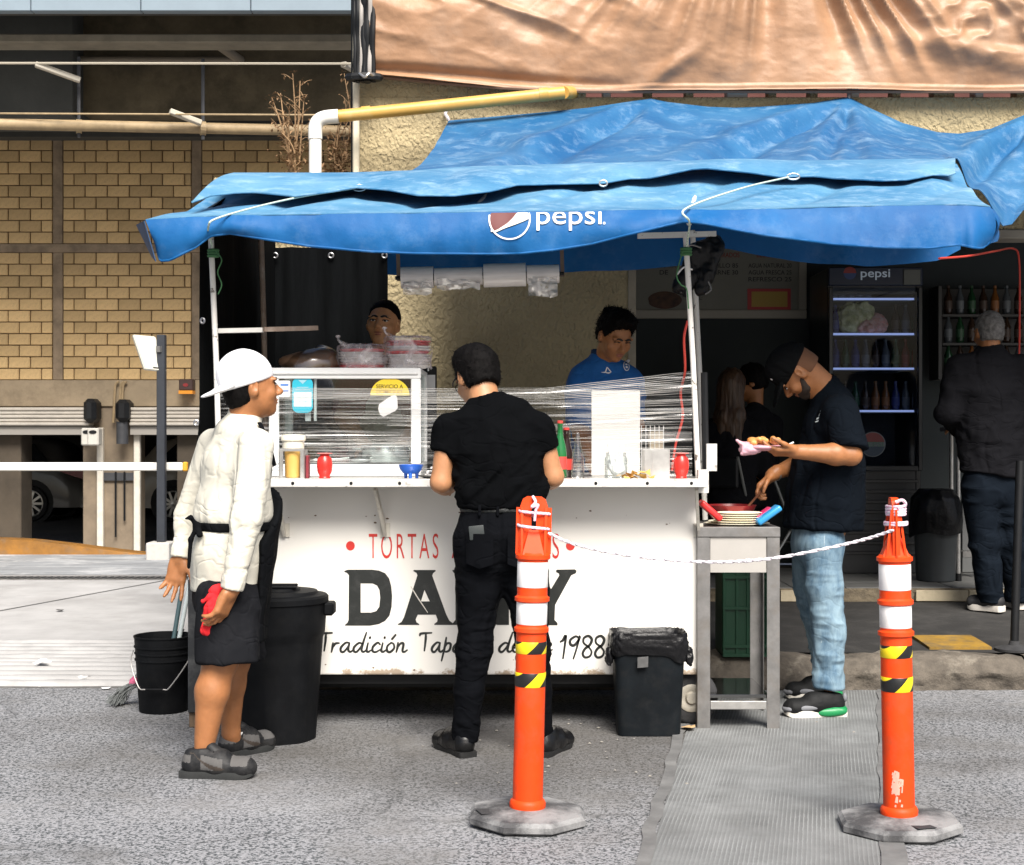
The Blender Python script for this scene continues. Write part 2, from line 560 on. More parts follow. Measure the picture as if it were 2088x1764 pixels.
def surface_nets(Fd, lo, h):
 inside = Fd < 0
 cnt = np.zeros(tuple(np.array(Fd.shape) - 1), np.int8)
 for a in (0, 1):
  for b in (0, 1):
   for c in (0, 1):
    cnt += inside[a:Fd.shape[0] - 1 + a, b:Fd.shape[1] - 1 + b, c:Fd.shape[2] - 1 + c]
 act = (cnt > 0) & (cnt < 8)
 idx = np.argwhere(act)
 vid = np.full(act.shape, -1, np.int64)
 vid[act] = np.arange(len(idx))
 cor = [(a, b, c) for a in (0, 1) for b in (0, 1) for c in (0, 1)]
 val = np.stack([Fd[idx[:, 0] + a, idx[:, 1] + b, idx[:, 2] + c] for a, b, c in cor], 1).astype(np.float64)
 acc = np.zeros((len(idx), 3)); num = np.zeros(len(idx))
 for i in range(8):
  for j in range(i + 1, 8):
   dif = np.array(cor[j]) - np.array(cor[i])
   if np.abs(dif).sum() != 1: continue
   vi, vj = val[:, i], val[:, j]
   cr = (vi < 0) != (vj < 0)
   t = np.where(cr, vi / np.where(cr, vi - vj, 1), 0)
   acc += (np.array(cor[i])[None] + t[:, None] * dif[None]) * cr[:, None]
   num += cr
 V = lo + h * (idx + acc / num[:, None])
 faces = []
 for axd in range(3):
  o1, o2 = [(1, 2), (2, 0), (0, 1)][axd]
  sh = [slice(1, -1)] * 3
  A = [slice(1, s - 1) for s in Fd.shape]
  a_ = [slice(1, s - 1) for s in Fd.shape]; b_ = list(a_)
  a_[axd] = slice(1, Fd.shape[axd] - 2); b_[axd] = slice(2, Fd.shape[axd] - 1)
  fa, fb = inside[tuple(a_)], inside[tuple(b_)]
  for flip, msk in ((False, fa & ~fb), (True, ~fa & fb)):
   e = np.argwhere(msk) + 1
   if not len(e): continue
   q = []
   for da, db in ((-1, -1), (0, -1), (0, 0), (-1, 0)):
    c = e.copy(); c[:, o1] += da; c[:, o2] += db
    q.append(vid[c[:, 0], c[:, 1], c[:, 2]])
   q = np.stack(q, 1)
   q = q[(q >= 0).all(1)]
   faces.append(q[:, ::-1] if flip else q)
 Q = np.concatenate(faces) if faces else np.zeros((0, 4), int)
 return V, Q

def vnormals(V, Q):
 n = np.cross(V[Q[:, 2]] - V[Q[:, 0]], V[Q[:, 3]] - V[Q[:, 1]])
 N = np.zeros_like(V)
 for i in range(4): np.add.at(N, Q[:, i], n)
 return N / np.maximum(np.linalg.norm(N, axis=1, keepdims=True), 1e-12)

def relax(V, Q, it=1, lam=0.5):
 for _ in range(it):
  S = np.zeros_like(V); c = np.zeros(len(V))
  for i in range(4):
   a, b = Q[:, i], Q[:, (i + 1) % 4]
   np.add.at(S, a, V[b]); np.add.at(c, a, 1)
   np.add.at(S, b, V[a]); np.add.at(c, b, 1)
  V = V + lam * (S / np.maximum(c, 1)[:, None] - V)
 return V

def quads_obj(name, V, Q, m, parent=None, mi=None):
 V = V - np.array(wpos(parent)) if parent is not None else V
 me = bpy.data.meshes.new(name)
 me.vertices.add(len(V)); me.vertices.foreach_set('co', V.astype(np.float32).ravel())
 me.loops.add(len(Q) * 4); me.loops.foreach_set('vertex_index', Q.astype(np.int32).ravel())
 me.polygons.add(len(Q))
 me.polygons.foreach_set('loop_start', np.arange(0, len(Q) * 4, 4, dtype=np.int32))
 me.polygons.foreach_set('use_smooth', np.ones(len(Q), dtype=bool))
 me.update(calc_edges=True); me.validate()
 o = link_mesh(name, me, m, parent)
 if mi is not None: me.polygons.foreach_set('material_index', mi.astype(np.int32))
 return o

def sdf_obj(name, sdf, h, m, parent=None, folds=None, it=1, mi_fn=None):
 """mesh the field; folds(V,N) -> displacement along the normal; mi_fn(face centres) -> material index"""
 V, Q = sdf.mesh(h)
 V = relax(V, Q, it)
 if folds is not None:
  N = vnormals(V, Q)
  V = V + N * np.asarray(folds(V, N))[:, None]
 mi = mi_fn(V[Q].mean(1)) if mi_fn is not None else None
 return quads_obj(name, V, Q, m, parent, mi)

# -- people
def nrm(v): v = np.array(v, float); return v / np.linalg.norm(v)

def head_frame(face, up):
 f = nrm(face); u = np.array(up, float); u = nrm(u - f * (u @ f)); s = np.cross(f, u)      # s = the person's right
 return f, u, s

def add_head(S, c, face, up, sc=1.0, k=0.012, ears=True, fat=0.0):
 """c = centre of the skull at eye height; face/up directions"""
 f, u, s = head_frame(face, up)
 R = np.array([s, f, u])
 q = lambda a, b, d: np.array(c) + sc * (s * a + f * b + u * d)
 S.ell(q(0, -0.018, 0.032), np.array([0.075, 0.093, 0.088]) * sc, R, k)
 S.ell(q(0, 0.025, -0.012), np.array([0.063 + fat, 0.066, 0.088]) * sc, R, 0.03)
 S.ell(q(0, 0.040, -0.062), np.array([0.049 + fat, 0.050, 0.050]) * sc, R, 0.03)
 S.ell(q(0, 0.066, -0.096), np.array([0.024 + fat * .5, 0.022, 0.019]) * sc, R, 0.025)        # chin
 for e in (-1, 1):
  S.ell(q(e * 0.034, 0.083, 0.022), np.array([0.027, 0.012, 0.009]) * sc, R, 0.014)         # brow
  S.ell(q(e * 0.042, 0.064, -0.030), np.array([0.024, 0.021, 0.022]) * sc, R, 0.02)         # cheek
  S.ell(q(e * 0.033, 0.097, 0.003), np.array([0.017, 0.012, 0.010]) * sc, R, 0.012, 's')    # eye socket
  S.ell(q(e * 0.032, 0.080, 0.002), np.array([0.013, 0.0125, 0.0115]) * sc, R, 0.004)       # eyeball lid
  S.ell(q(e * 0.013, 0.103, -0.034), np.array([0.009, 0.011, 0.008]) * sc, R, 0.008)        # nostril wing
  if ears:
   Re = np.array([nrm(s * e + f * -0.45), nrm(f + s * e * 0.45), u])
   S.ell(q(e * 0.078, -0.012, -0.004), np.array([0.010, 0.022, 0.035]) * sc, Re, 0.008)
   S.ell(q(e * 0.087, -0.006, 0.000), np.array([0.007, 0.009, 0.017]) * sc, Re, 0.006, 's')
   S.ell(q(e * 0.076, -0.002, -0.026), np.array([0.008, 0.010, 0.012]) * sc, Re, 0.008)
 S.cap(q(0, 0.088, 0.012), q(0, 0.116, -0.026), 0.0085 * sc, 0.0125 * sc, 0.012)               # nose
 S.ell(q(0, 0.089, -0.058), np.array([0.024, 0.012, 0.0065]) * sc, R, 0.007)                   # lips
 S.ell(q(0, 0.087, -0.069), np.array([0.020, 0.012, 0.0065]) * sc, R, 0.007)
 S.ell(q(0, 0.102, -0.0633), np.array([0.022, 0.008, 0.0015]) * sc, R, 0.003, 's')

def add_neck(S, c, base, face, up, r=0.056, k=0.03, sc=1.0):
 f, u, s = head_frame(face, up)
 top = np.array(c) + sc * (f * -0.022 + u * -0.045)
 S.cap(base, top, r * 1.08, r, k)

def add_hand(S, wrist, fdir, palm, thumb_side, curl=(0.3, 0.3, 0.35, 0.4), tcurl=0.3, sc=1.0, spread=0.10, k=0.006, topen=0.75):
 """fdir: wrist to knuckles; palm: the way the palm faces; thumb_side: +1/-1 along cross(fdir,palm)"""
 f = nrm(fdir); p = nrm(np.array(palm, float) - f * (np.array(palm, float) @ f)); w = np.cross(f, p) * thumb_side     # w points to the thumb side
 W = np.array(wrist, float)
 R = np.array([f, w, p])
 S.cap(W - f * 0.03, W + f * 0.01, 0.026 * sc, 0.025 * sc, 0.02)
 S.box(W + f * 0.048 * sc, np.array([0.048, 0.041, 0.0145]) * sc, R, 0.013 * sc, 0.014)
 S.ell(W + (f * 0.030 + w * 0.026 + p * 0.010) * sc, np.array([0.030, 0.017, 0.016]) * sc, R, 0.012)                 # ball of the thumb
 S.ell(W + (f * 0.035 - w * 0.026 + p * 0.008) * sc, np.array([0.032, 0.014, 0.013]) * sc, R, 0.012)
 offs = (0.030, 0.010, -0.010, -0.029); lens = (0.074, 0.083, 0.077, 0.060)
 for i in range(4):
  a = W + (f * (0.092 - abs(i - 1) * 0.004) + w * offs[i]) * sc
  dd = nrm(f + w * spread * (1.2 - i * 0.9))
  L = lens[i] * sc
  ang = 0.0
  for seg, r0, r1 in ((0.45, 0.0092, 0.0086), (0.32, 0.0086, 0.0079), (0.25, 0.0079, 0.0068)):
   ang += curl[i] * (0.9 if seg == 0.45 else 1.1)
   di = dd * math.cos(ang) + p * math.sin(ang)
   b = a + di * L * seg
   S.cap(a, b, r0 * sc, r1 * sc, k if seg != 0.45 else 0.010)
   a = b
 a = W + (f * 0.022 + w * 0.034 + p * 0.006) * sc
 td = nrm(f * topen + w * (1.05 - topen * 0.5) + p * 0.25)
 ang = 0.0
 for seg, r0, r1 in ((0.042, 0.0125, 0.0105), (0.034, 0.0105, 0.0095), (0.027, 0.0095, 0.0078)):
  di = nrm(td * math.cos(ang) + nrm(f * 0.8 + p * 0.6 - w * 0.4) * math.sin(ang))
  b = a + di * seg * sc
  S.cap(a, b, r0 * sc, r1 * sc, 0.006)
  a = b; ang += tcurl

def add_arm(S, sh, el, wr, r=(0.052, 0.043, 0.047, 0.027), k=0.02):
 sh, el, wr = [np.array(v, float) for v in (sh, el, wr)]
 S.cap(sh, el, r[0], r[1], k)
 m = el + (wr - el) * 0.28
 S.cap(el, m, r[1] * 0.98, r[2], k)
 S.cap(m, wr, r[2], r[3], k)

def add_leg(S, hip, kn, an, r=(0.085, 0.056, 0.058, 0.036), back=(0, 1, 0), k=0.025, calf=0.018):
 hip, kn, an = [np.array(v, float) for v in (hip, kn, an)]
 S.cap(hip, kn, r[0], r[1], k)
 m = kn + (an - kn) * 0.32 + np.array(back, float) * calf
 S.cap(kn, m, r[1] * 0.95, r[2], k)
 S.cap(m, an, r[2], r[3], k)

def torso(S, rings, side, k=0.04):
 """rings: (centre, half width, half depth)"""
 for a, b in zip(rings[:-1], rings[1:]):
  S.ecap(a[0], b[0], (a[1], a[2]), (b[1], b[2]), side, k)

def wrinkle(dirs, seed=0.0):
 """sum of stretched noise folds: (scale vector, amplitude)"""
 def fn(V, N):
  dsp = np.zeros(len(V))
  for i, (sc, amp) in enumerate(dirs):
   n = vnoise(V * np.array(sc)[None] + seed + 31.7 * i)
   dsp += amp * (1 - 2 * np.abs(n))       # ridged
  return dsp
 return fn

def shoe(parent, heel, toe, m_up, m_sole, hgt=0.085, wid=0.047, sole=0.026, zg=0.0, name='shoe', mi=None):
 """low shoe on the ground from the heel point to the toe point (x,y)"""
 heel, toe = np.array([*heel, zg], float), np.array([*toe, zg], float)
 f = nrm(toe - heel); s = np.array([f[1], -f[0], 0]); u = np.array([0, 0, 1.0])
 L = np.linalg.norm(toe - heel)
 q = lambda a, b, c: heel + f * a * L + s * b + u * c
 R = np.array([f, s, u])
 S = Sdf()
 S.ecap(q(.17, 0, sole + .025), q(.50, 0, sole + .03), (wid * .84, .050), (wid * .98, .047), s, .02)
 S.ecap(q(.5, 0, sole + .02), q(.84, 0, sole + .012), (wid * 1.0, .043), (wid * 1.0, .034), s, .02)
 S.ell(q(.86, 0, sole + .008), (.165 * L, wid * .97, .041), R, .02)
 S.ecap(q(.15, 0, sole + .02), q(.24, 0, hgt), (wid * .74, .042), (wid * .70, .052), s, .015)
 S.ecap(q(.30, 0, hgt - .006), q(.56, 0, sole + .045), (wid * .55, .022), (wid * .66, .03), s, .02)
 S.cut(q(0, 0, zg * 0 + sole * .6), (0, 0, -1))
 S.cut(q(.2, 0, hgt + .012), f * -0.12 + u, k=.006)
 def mf(C):
  D_ = C - heel
  return mi((D_ @ f) / L, D_ @ s, D_[:, 2])
 up = sdf_obj(name, S, .0042 if mi else .0048, m_up, parent, folds=wrinkle([((60, 60, 60), .0008)]), mi_fn=mf if mi else None)
 prof = [(-.01, .70), (.12, .86), (.3, .80), (.5, .86), (.72, 1.04), (.88, .94), (.985, .55)]
 mb = MB(); pts = []
 for t, w in prof: pts.append((t, w * wid * .97))
 outline = [(t, w) for t, w in pts] + [(t, -w) for t, w in reversed(pts)]
 c = catmull([Vector((a, b, 0)) for a, b in outline] + [Vector((*outline[0], 0))], 5)[:-1]
 lift = lambda t: max(0, t - .8) ** 2 * .35
 lo = [tuple(q(p.x, p.y * .97, lift(p.x))) for p in c]; mid = [tuple(q(p.x, p.y * 1.03, sole * .5 + lift(p.x))) for p in c]; hi = [tuple(q(p.x, p.y * .99, sole + lift(p.x) * .8)) for p in c]
 n = len(c)
 vs = lo + mid + hi
 fs = [tuple(range(n - 1, -1, -1)), tuple(range(2 * n, 3 * n))]
 for b in (0, n):
  for i in range(n): fs.append((b + i, b + (i + 1) % n, b + n + (i + 1) % n, b + n + i))
 mb.mesh(vs, fs)
 mb.build('sole', m_sole, up, smooth=40)
 return up, q

def hair_cap(name, c, face, up, m, parent, fn_keep, grow=0.012, noise_amp=0.006, nsc=70, sc=1.0, h=0.0055, extra=None, streak=(1, 1, 1)):
 """hair as a shell over the skull; fn_keep(S,q,frame) cuts it to the hair line"""
 f, u, s = head_frame(face, up)
 R = np.array([s, f, u])
 q = lambda a, b, d: np.array(c) + sc * (s * a + f * b + u * d)
 S = Sdf()
 S.ell(q(0, -0.018, 0.034), np.array([0.075 + grow, 0.093 + grow, 0.088 + grow]) * sc, R, 0.02)
 S.ell(q(0, -0.045, -0.030), np.array([0.064 + grow * .5, 0.056 + grow * .5, 0.065]) * sc, R, 0.03)
 if extra: extra(S, q, R)
 fn_keep(S, q, (f, u, s))
 def fo(V, N):
  P_ = (V - np.array(c)) @ R.T
  return noise_amp * fbm(P_ * nsc * np.array(streak)[None], 3) * 0.8
 return sdf_obj(name, S, h, m, parent, folds=fo)
# -- shared materials
M_asphalt = None
def asphalt():
 m = bpy.data.materials.new('asphalt'); m.use_nodes = True
 N, L = m.node_tree.nodes, m.node_tree.links
 b = N['Principled BSDF']
 b.inputs['Roughness'].default_value = 0.75
 tc = N.new('ShaderNodeTexCoord')
 def noise(sc, det=4, rough=.6):
  n = N.new('ShaderNodeTexNoise'); n.inputs['Scale'].default_value = sc; n.inputs['Detail'].default_value = det; n.inputs['Roughness'].default_value = rough
  L.new(tc.outputs['Object'], n.inputs['Vector']); return n.outputs['Fac']
 def rng_(v, a, bb, c, d):
  r = N.new('ShaderNodeMapRange'); r.inputs[1].default_value = a; r.inputs[2].default_value = bb; r.inputs[3].default_value = c; r.inputs[4].default_value = d
  L.new(v, r.inputs[0]); return r.outputs[0]
 def mixc(fac, a, c):
  x = N.new('ShaderNodeMix'); x.data_type = 'RGBA'
  L.new(fac, x.inputs[0])
  for sk, v in ((6, a), (7, c)):
   if isinstance(v, tuple): x.inputs[sk].default_value = (*v, 1)
   else: L.new(v, x.inputs[sk])
  return x.outputs[2]
 base = mixc(rng_(noise(150, 3, .7), .40, .62, 0, 1), (.19, .193, .205), (.30, .302, .315))
 light = mixc(rng_(noise(62, 2, .5), .60, .68, 0, .55), base, (.42, .425, .45))
 d1 = noise(88, 3, .55); d2 = noise(36, 3, .6)
 ad = N.new('ShaderNodeMath'); ad.operation = 'MULTIPLY_ADD'; ad.inputs[1].default_value = .55; L.new(d2, ad.inputs[0]); L.new(d1, ad.inputs[2])
 dark = mixc(rng_(ad.outputs[0], .772, .84, 0, .95), light, (.045, .052, .056))
 worn = mixc(rng_(noise(.75, 6, .6), .50, .66, 0, .45), dark, (.40, .40, .41))
 stain_shade = mixc(rng_(noise(1.5, 7, .68), .50, .70, 0, .62), worn, (.105, .10, .092))
 # shading round the stall painted into the colour: a ragged, greasy brown patch
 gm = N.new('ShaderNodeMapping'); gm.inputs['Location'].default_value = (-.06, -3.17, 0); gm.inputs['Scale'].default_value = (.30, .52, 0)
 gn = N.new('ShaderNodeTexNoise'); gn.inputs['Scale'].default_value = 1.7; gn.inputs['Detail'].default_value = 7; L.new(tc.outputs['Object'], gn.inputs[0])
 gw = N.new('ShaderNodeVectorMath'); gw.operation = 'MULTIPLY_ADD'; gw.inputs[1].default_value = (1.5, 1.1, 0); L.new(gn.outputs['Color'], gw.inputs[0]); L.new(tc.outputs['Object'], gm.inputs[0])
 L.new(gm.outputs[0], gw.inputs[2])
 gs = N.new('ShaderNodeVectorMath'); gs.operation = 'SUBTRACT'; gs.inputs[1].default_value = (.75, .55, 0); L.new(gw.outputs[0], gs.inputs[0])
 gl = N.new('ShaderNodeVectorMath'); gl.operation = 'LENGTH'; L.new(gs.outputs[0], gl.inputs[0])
 stain_shade = mixc(rng_(gl.outputs['Value'], .15, .78, .72, 0), stain_shade, (.062, .056, .048))
 cv = N.new('ShaderNodeTexVoronoi'); cv.feature = 'DISTANCE_TO_EDGE'; cv.inputs['Scale'].default_value = .33
 wr = N.new('ShaderNodeTexNoise'); wr.inputs['Scale'].default_value = 3; wr.inputs['Detail'].default_value = 6
 L.new(tc.outputs['Object'], wr.inputs[0])
 ws = N.new('ShaderNodeVectorMath'); ws.operation = 'MULTIPLY_ADD'; ws.inputs[1].default_value = (.5, .5, 0); L.new(wr.outputs['Color'], ws.inputs[0]); L.new(tc.outputs['Object'], ws.inputs[2]); L.new(ws.outputs[0], cv.inputs['Vector'])
 crack = mixc(rng_(cv.outputs['Distance'], .001, .007, .30, 0), stain_shade, (.04, .04, .04))
 L.new(crack, b.inputs['Base Color'])
 bp = N.new('ShaderNodeBump'); bp.inputs['Strength'].default_value = .6; bp.inputs['Distance'].default_value = .004; bp.invert = True
 L.new(ad.outputs[0], bp.inputs['Height']); L.new(bp.outputs[0], b.inputs['Normal'])
 return m
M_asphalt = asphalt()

def stripes(name, ca, cb, vec, freq, soft=0.04, rough=0.5, phase=0.0, duty=0.5, bump=0.0):
 """two-tone bands across object space along vec (printed or woven stripes)"""
 m = bpy.data.materials.new(name); m.use_nodes = True
 N, L = m.node_tree.nodes, m.node_tree.links
 b = N['Principled BSDF']; b.inputs['Roughness'].default_value = rough
 tc = N.new('ShaderNodeTexCoord')
 dt = N.new('ShaderNodeVectorMath'); dt.operation = 'DOT_PRODUCT'; dt.inputs[1].default_value = [v * freq for v in vec]
 L.new(tc.outputs['Object'], dt.inputs[0])
 ad = N.new('ShaderNodeMath'); ad.operation = 'ADD'; ad.inputs[1].default_value = phase + 100
 L.new(dt.outputs['Value'], ad.inputs[0])
 fr = N.new('ShaderNodeMath'); fr.operation = 'FRACT'; L.new(ad.outputs[0], fr.inputs[0])
 mr = N.new('ShaderNodeMapRange'); mr.inputs[1].default_value = duty - soft; mr.inputs[2].default_value = duty + soft
 L.new(fr.outputs[0], mr.inputs[0])
 mx = N.new('ShaderNodeMix'); mx.data_type = 'RGBA'
 mx.inputs[6].default_value = (*ca, 1); mx.inputs[7].default_value = (*cb, 1)
 L.new(mr.outputs[0], mx.inputs[0]); L.new(mx.outputs[2], b.inputs['Base Color'])
 return m

M_conc = mat('driveway_concrete', (.37, .365, .36), .8, var=.14, vscale=2.2, dirt=(.20, .19, .18), dscale=1.0, damt=.55, bump=.2, bscale=60, bdist=.004)
M_rib = mat('ribbed_concrete', (.36, .355, .35), .85, var=.18, vscale=5, dirt=(.12, .115, .11), dscale=2.5, damt=.6, bump=.4, bscale=80, bdist=.004)
M_kerb = mat('kerb_stone', (.10, .085, .068), .9, var=.4, vscale=9, dirt=(.30, .27, .22), dscale=5, damt=.55, dlo=.56, dhi=.68, bump=.8, bscale=22, bdist=.02)
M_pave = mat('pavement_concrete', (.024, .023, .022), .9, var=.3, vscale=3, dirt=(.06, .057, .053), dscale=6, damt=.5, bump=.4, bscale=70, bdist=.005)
M_ramp_strip = mat('scored_concrete', (.145, .15, .15), .85, var=.28, vscale=2.6, dirt=(.24, .25, .25), dscale=1.6, damt=.8, bump=.3, bscale=120, bdist=.003)
M_white = mat('white_paint', (.80, .785, .76), .35, var=.03, vscale=3, dirt=(.55, .48, .38), dscale=9, damt=.35, dlo=.66, dhi=.8)
M_white_alu = mat('white_aluminium', (.80, .80, .79), .35, var=.03, vscale=8)
M_steel = mat('brushed_steel', (.55, .54, .52), .38, metal=.85, var=.15, vscale=14, bump=.1, bscale=60, bstretch=(1, 1, 12))
M_steel_d = mat('worn_steel', (.21, .205, .20), .5, metal=.6, var=.25, vscale=10, dirt=(.18, .15, .12), dscale=8, damt=.5)
M_chip = mat('chipped_white_paint', (.74, .72, .67), .5, var=.06, vscale=10, dirt=(.10, .08, .06), dscale=24, damt=.9, dlo=.60, dhi=.64)
M_rust = mat('rusty_pole', (.30, .22, .17), .6, var=.25, vscale=14, dirt=(.45, .40, .34), dscale=18, damt=.6)
M_black = mat('black_plastic', (.0055, .006, .007), .6, spec=.08, var=.25, vscale=9, dirt=(.014, .014, .014), dscale=12, damt=.35, bump=.08, bscale=50)
M_bag = mat('black_bag', (.006, .006, .007), .3, spec=.25, bump=.5, bscale=30, bdist=.01)
M_red = mat('red_plastic', (.72, .030, .022), .3, spec=.5)
M_blue_p = mat('blue_plastic', (.02, .13, .62), .3)
M_orange = mat('orange_plastic', (.74, .055, .005), .5, spec=.25, var=.10, vscale=5, dirt=(.38, .075, .03), dscale=8, damt=.75, dlo=.48, dhi=.72, bump=.05, bscale=40)
M_reflect = mat('reflective_white', (.80, .79, .78), .4, var=.03, vscale=20, dirt=(.52, .50, .47), dscale=11, damt=.6, dlo=.52, dhi=.72)
M_rubber = mat('grey_rubber', (.06, .06, .063), .8, var=.3, vscale=8, dirt=(.30, .30, .30), dscale=5, damt=.75, dlo=.42, dhi=.6, bump=.4, bscale=120, bdist=.004)
M_rubber_dk = mat('dark_rubber', (.03, .03, .032), .85, var=.3, vscale=14, bump=.3, bscale=80)
M_skin = mat('skin', (.33, .135, .050), .5, var=.12, vscale=22, sss=.08, bump=.08, bscale=180, bdist=.002)
M_skin_l = mat('skin_light', (.42, .20, .095), .5, var=.10, vscale=22, sss=.08, bump=.08, bscale=180, bdist=.002)
M_skin_d = mat('skin_warm', (.52, .25, .115), .5, var=.12, vscale=22, sss=.08)
M_hair = mat('black_hair', (.0035, .003, .003), .7, spec=.08, var=.5, vscale=60, bump=.6, bscale=160, bdist=.004, bstretch=(1, 1, .25))
M_brow = mat('brow_hair', (.012, .010, .009), .7)
M_lip = mat('lips', (.28, .09, .06), .45)
M_eye_w = mat('eye_white', (.62, .58, .54), .25)
M_eye_d = mat('eye_dark', (.012, .009, .008), .15)
M_sock = mat('white_sock', (.72, .72, .70), .9, bump=.3, bscale=200, bdist=.002)
M_ink_black = mat('black_lettering', (.014, .016, .015), .4, dirt=(.05, .05, .05), dscale=20, damt=.5)
M_ink_red = mat('red_lettering', (.60, .035, .025), .45, var=.1, vscale=8)
M_ink_white = mat('white_print', (.78, .77, .76), .6)
M_glass = glassy('clear_glass', (.93, .97, .97), .05)
M_glass_b = glassy('fridge_glass', (.80, .84, .90), .0)
M_wrap = milky('wrap_plastic', (.90, .80, .80), .76, .3)
M_bagclear = milky('roll_bag', (.70, .68, .66), .35, .35, 20)
M_clear = glassy('clear_plastic', (.92, .92, .90), .16, .15)
M_rope_w = stripes('white_rope', (.75, .73, .76), (.42, .38, .42), (1, .4, 1), 90, .25, .8)
M_rope_p = stripes('pink_rope', (.80, .45, .60), (.80, .74, .78), (1, .4, 1), 70, .25, .8)
M_rope_g = stripes('pale_green_rope', (.62, .72, .62), (.35, .45, .36), (1, .4, 1), 80, .3, .85)
M_rope_gd = mat('green_string', (.05, .16, .06), .8)
M_cable_r = mat('red_cable', (.62, .06, .04), .5)
M_dark = mat('dark_metal', (.007, .0075, .0085), .5, spec=.3, var=.2, vscale=12)
M_darkgrey = mat('dark_grey_paint', (.045, .047, .052), .5, var=.15, vscale=10)
# -- THE SETTING
# ground: one sheet, flat on the street side, sloping down into the garage on the left
RX, RY, RZ = -1.02, 15.6, -0.24
def ground():
 mb = MB()
 xs = [-120, RX, 120];
 v = [(-120, -120, 0), (120, -120, 0), (120, RY, 0), (RX, RY, 0), (-120, RY, 0),
         (RX, 18.5, RZ), (-120, 18.5, RZ), (RX, 60, RZ), (-120, 60, RZ), (120, 120, 0), (RX, 120, 0), (-120, 120, RZ), (RX, 120.001, RZ)]
 mb.mesh(v, [(0, 1, 2, 3, 4), (4, 3, 5, 6), (6, 5, 7, 8), (3, 2, 9, 10), (8, 7, 12, 11)])
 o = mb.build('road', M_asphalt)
 tag(o, 'grey asphalt street ground with pale stone chips', kind='structure')
ground()

def driveway():
 mb = MB()
 def fn(u, v):
  x = -30 + u * 28.6; y = 9.14 + v * (RY - .02 - 9.14)
  return (x, y, .012)
 mb.grid(fn, 30, 20)
 o = mb.build('driveway', M_conc)
 tag(o, kind='structure')
 # ramp skin
 mb = MB(); mb.mesh([(-30, RY, .004), (RX - .1, RY, .004), (RX - .1, 18.5, RZ + .004), (-30, 18.5, RZ + .004)], [(0, 1, 2, 3)])
 tag(mb.build('garage_ramp', mat('ramp_concrete', (.22, .215, .21), .85, var=.2, vscale=1.5, bump=.2, bscale=40)), kind='structure')
 # darker asphalt band before the ramp
 mb = MB(); mb.mesh([(-30, 13.3, .017), (-1.5, 13.3, .017), (-1.5, 15.5, .017), (-30, 15.5, .017)], [(0, 1, 2, 3)])
 tag(mb.build('driveway_band', mat('band_concrete', (.24, .25, .26), .75, var=.35, vscale=1.4, stretch=(.5, 3, 1), dirt=(.55, .55, .55), dscale=2, damt=.7, bump=.3, bscale=50)), kind='structure')
 # joints between the slabs, cut as thin dark grooves
 mb = MB()
 for (x0, y0), (x1, y1) in (((-3.9, 10.0), (-3.0, 12.9)), ((-6.6, 9.2), (-5.2, 12.9))):
  mb.mesh([(x0, y0, .0165), (x0 + .02, y0, .0165), (x1 + .02, y1, .0165), (x1, y1, .0165)], [(0, 1, 2, 3)])
 tag(mb.build('driveway_joint', mat('joint_dark', (.10, .10, .095), .9)), kind='structure')
 # ribbed apron: rows of raised ribs, each a piece of its own
 base = MB(); base.box((-14, 7.50, -.05), (-1.36, 9.14, .008), .004)
 ap = base.build('ribbed_apron', mat('rib_groove', (.10, .098, .095), .9, var=.3, vscale=8)); tag(ap, kind='structure')
 N = 11
 for i in range(N):
  y0 = 7.51 + i * 1.62 / N
  mb = MB()
  w = 1.62 / N * .74
  def fn(u, v, y0=y0, w=w, i=i):
   x = -14 + u * 12.62
   e = .008 * n1(x * 5, i * 3.1) + .004 * n1(x * 22, i)
   t = v
   prof = [(0, .006), (.10, .022), (.3, .031), (.7, .031), (.9, .022), (1, .006)]
   return (x, y0 + w * t + e, interp(prof, t) + .003 * n1(x * 9, t * 3, i))
  mb.grid(fn, 160, 6)
  mb.build('rib', M_rib, ap, smooth=60)
driveway()

def drain():
 t = thing('drain_grate', 'long dark drain grate across the pale concrete driveway', 'drain', (0, 13.0, .012))
 MB().box((-14, 12.88, -.06), (-1.5, 13.12, .014)).build('channel', mat('drain_dark', (.02, .02, .02), .9), t)
 mb = MB()
 mb.box((-14, 12.86, .008), (-1.5, 12.885, .022)); mb.box((-14, 13.115, .008), (-1.5, 13.14, .022))
 mb.build('edge_rail', M_steel_d, t)
 mb = MB()
 x = -13.9
 while x < -1.6:
  mb.bar((x, 12.885, .018), (x + .03, 13.115, .018), .022, .008); x += .06
 tag(mb.build('grate_bars', mat('grate_iron', (.06, .06, .06), .7), t), kind='stuff')
drain()

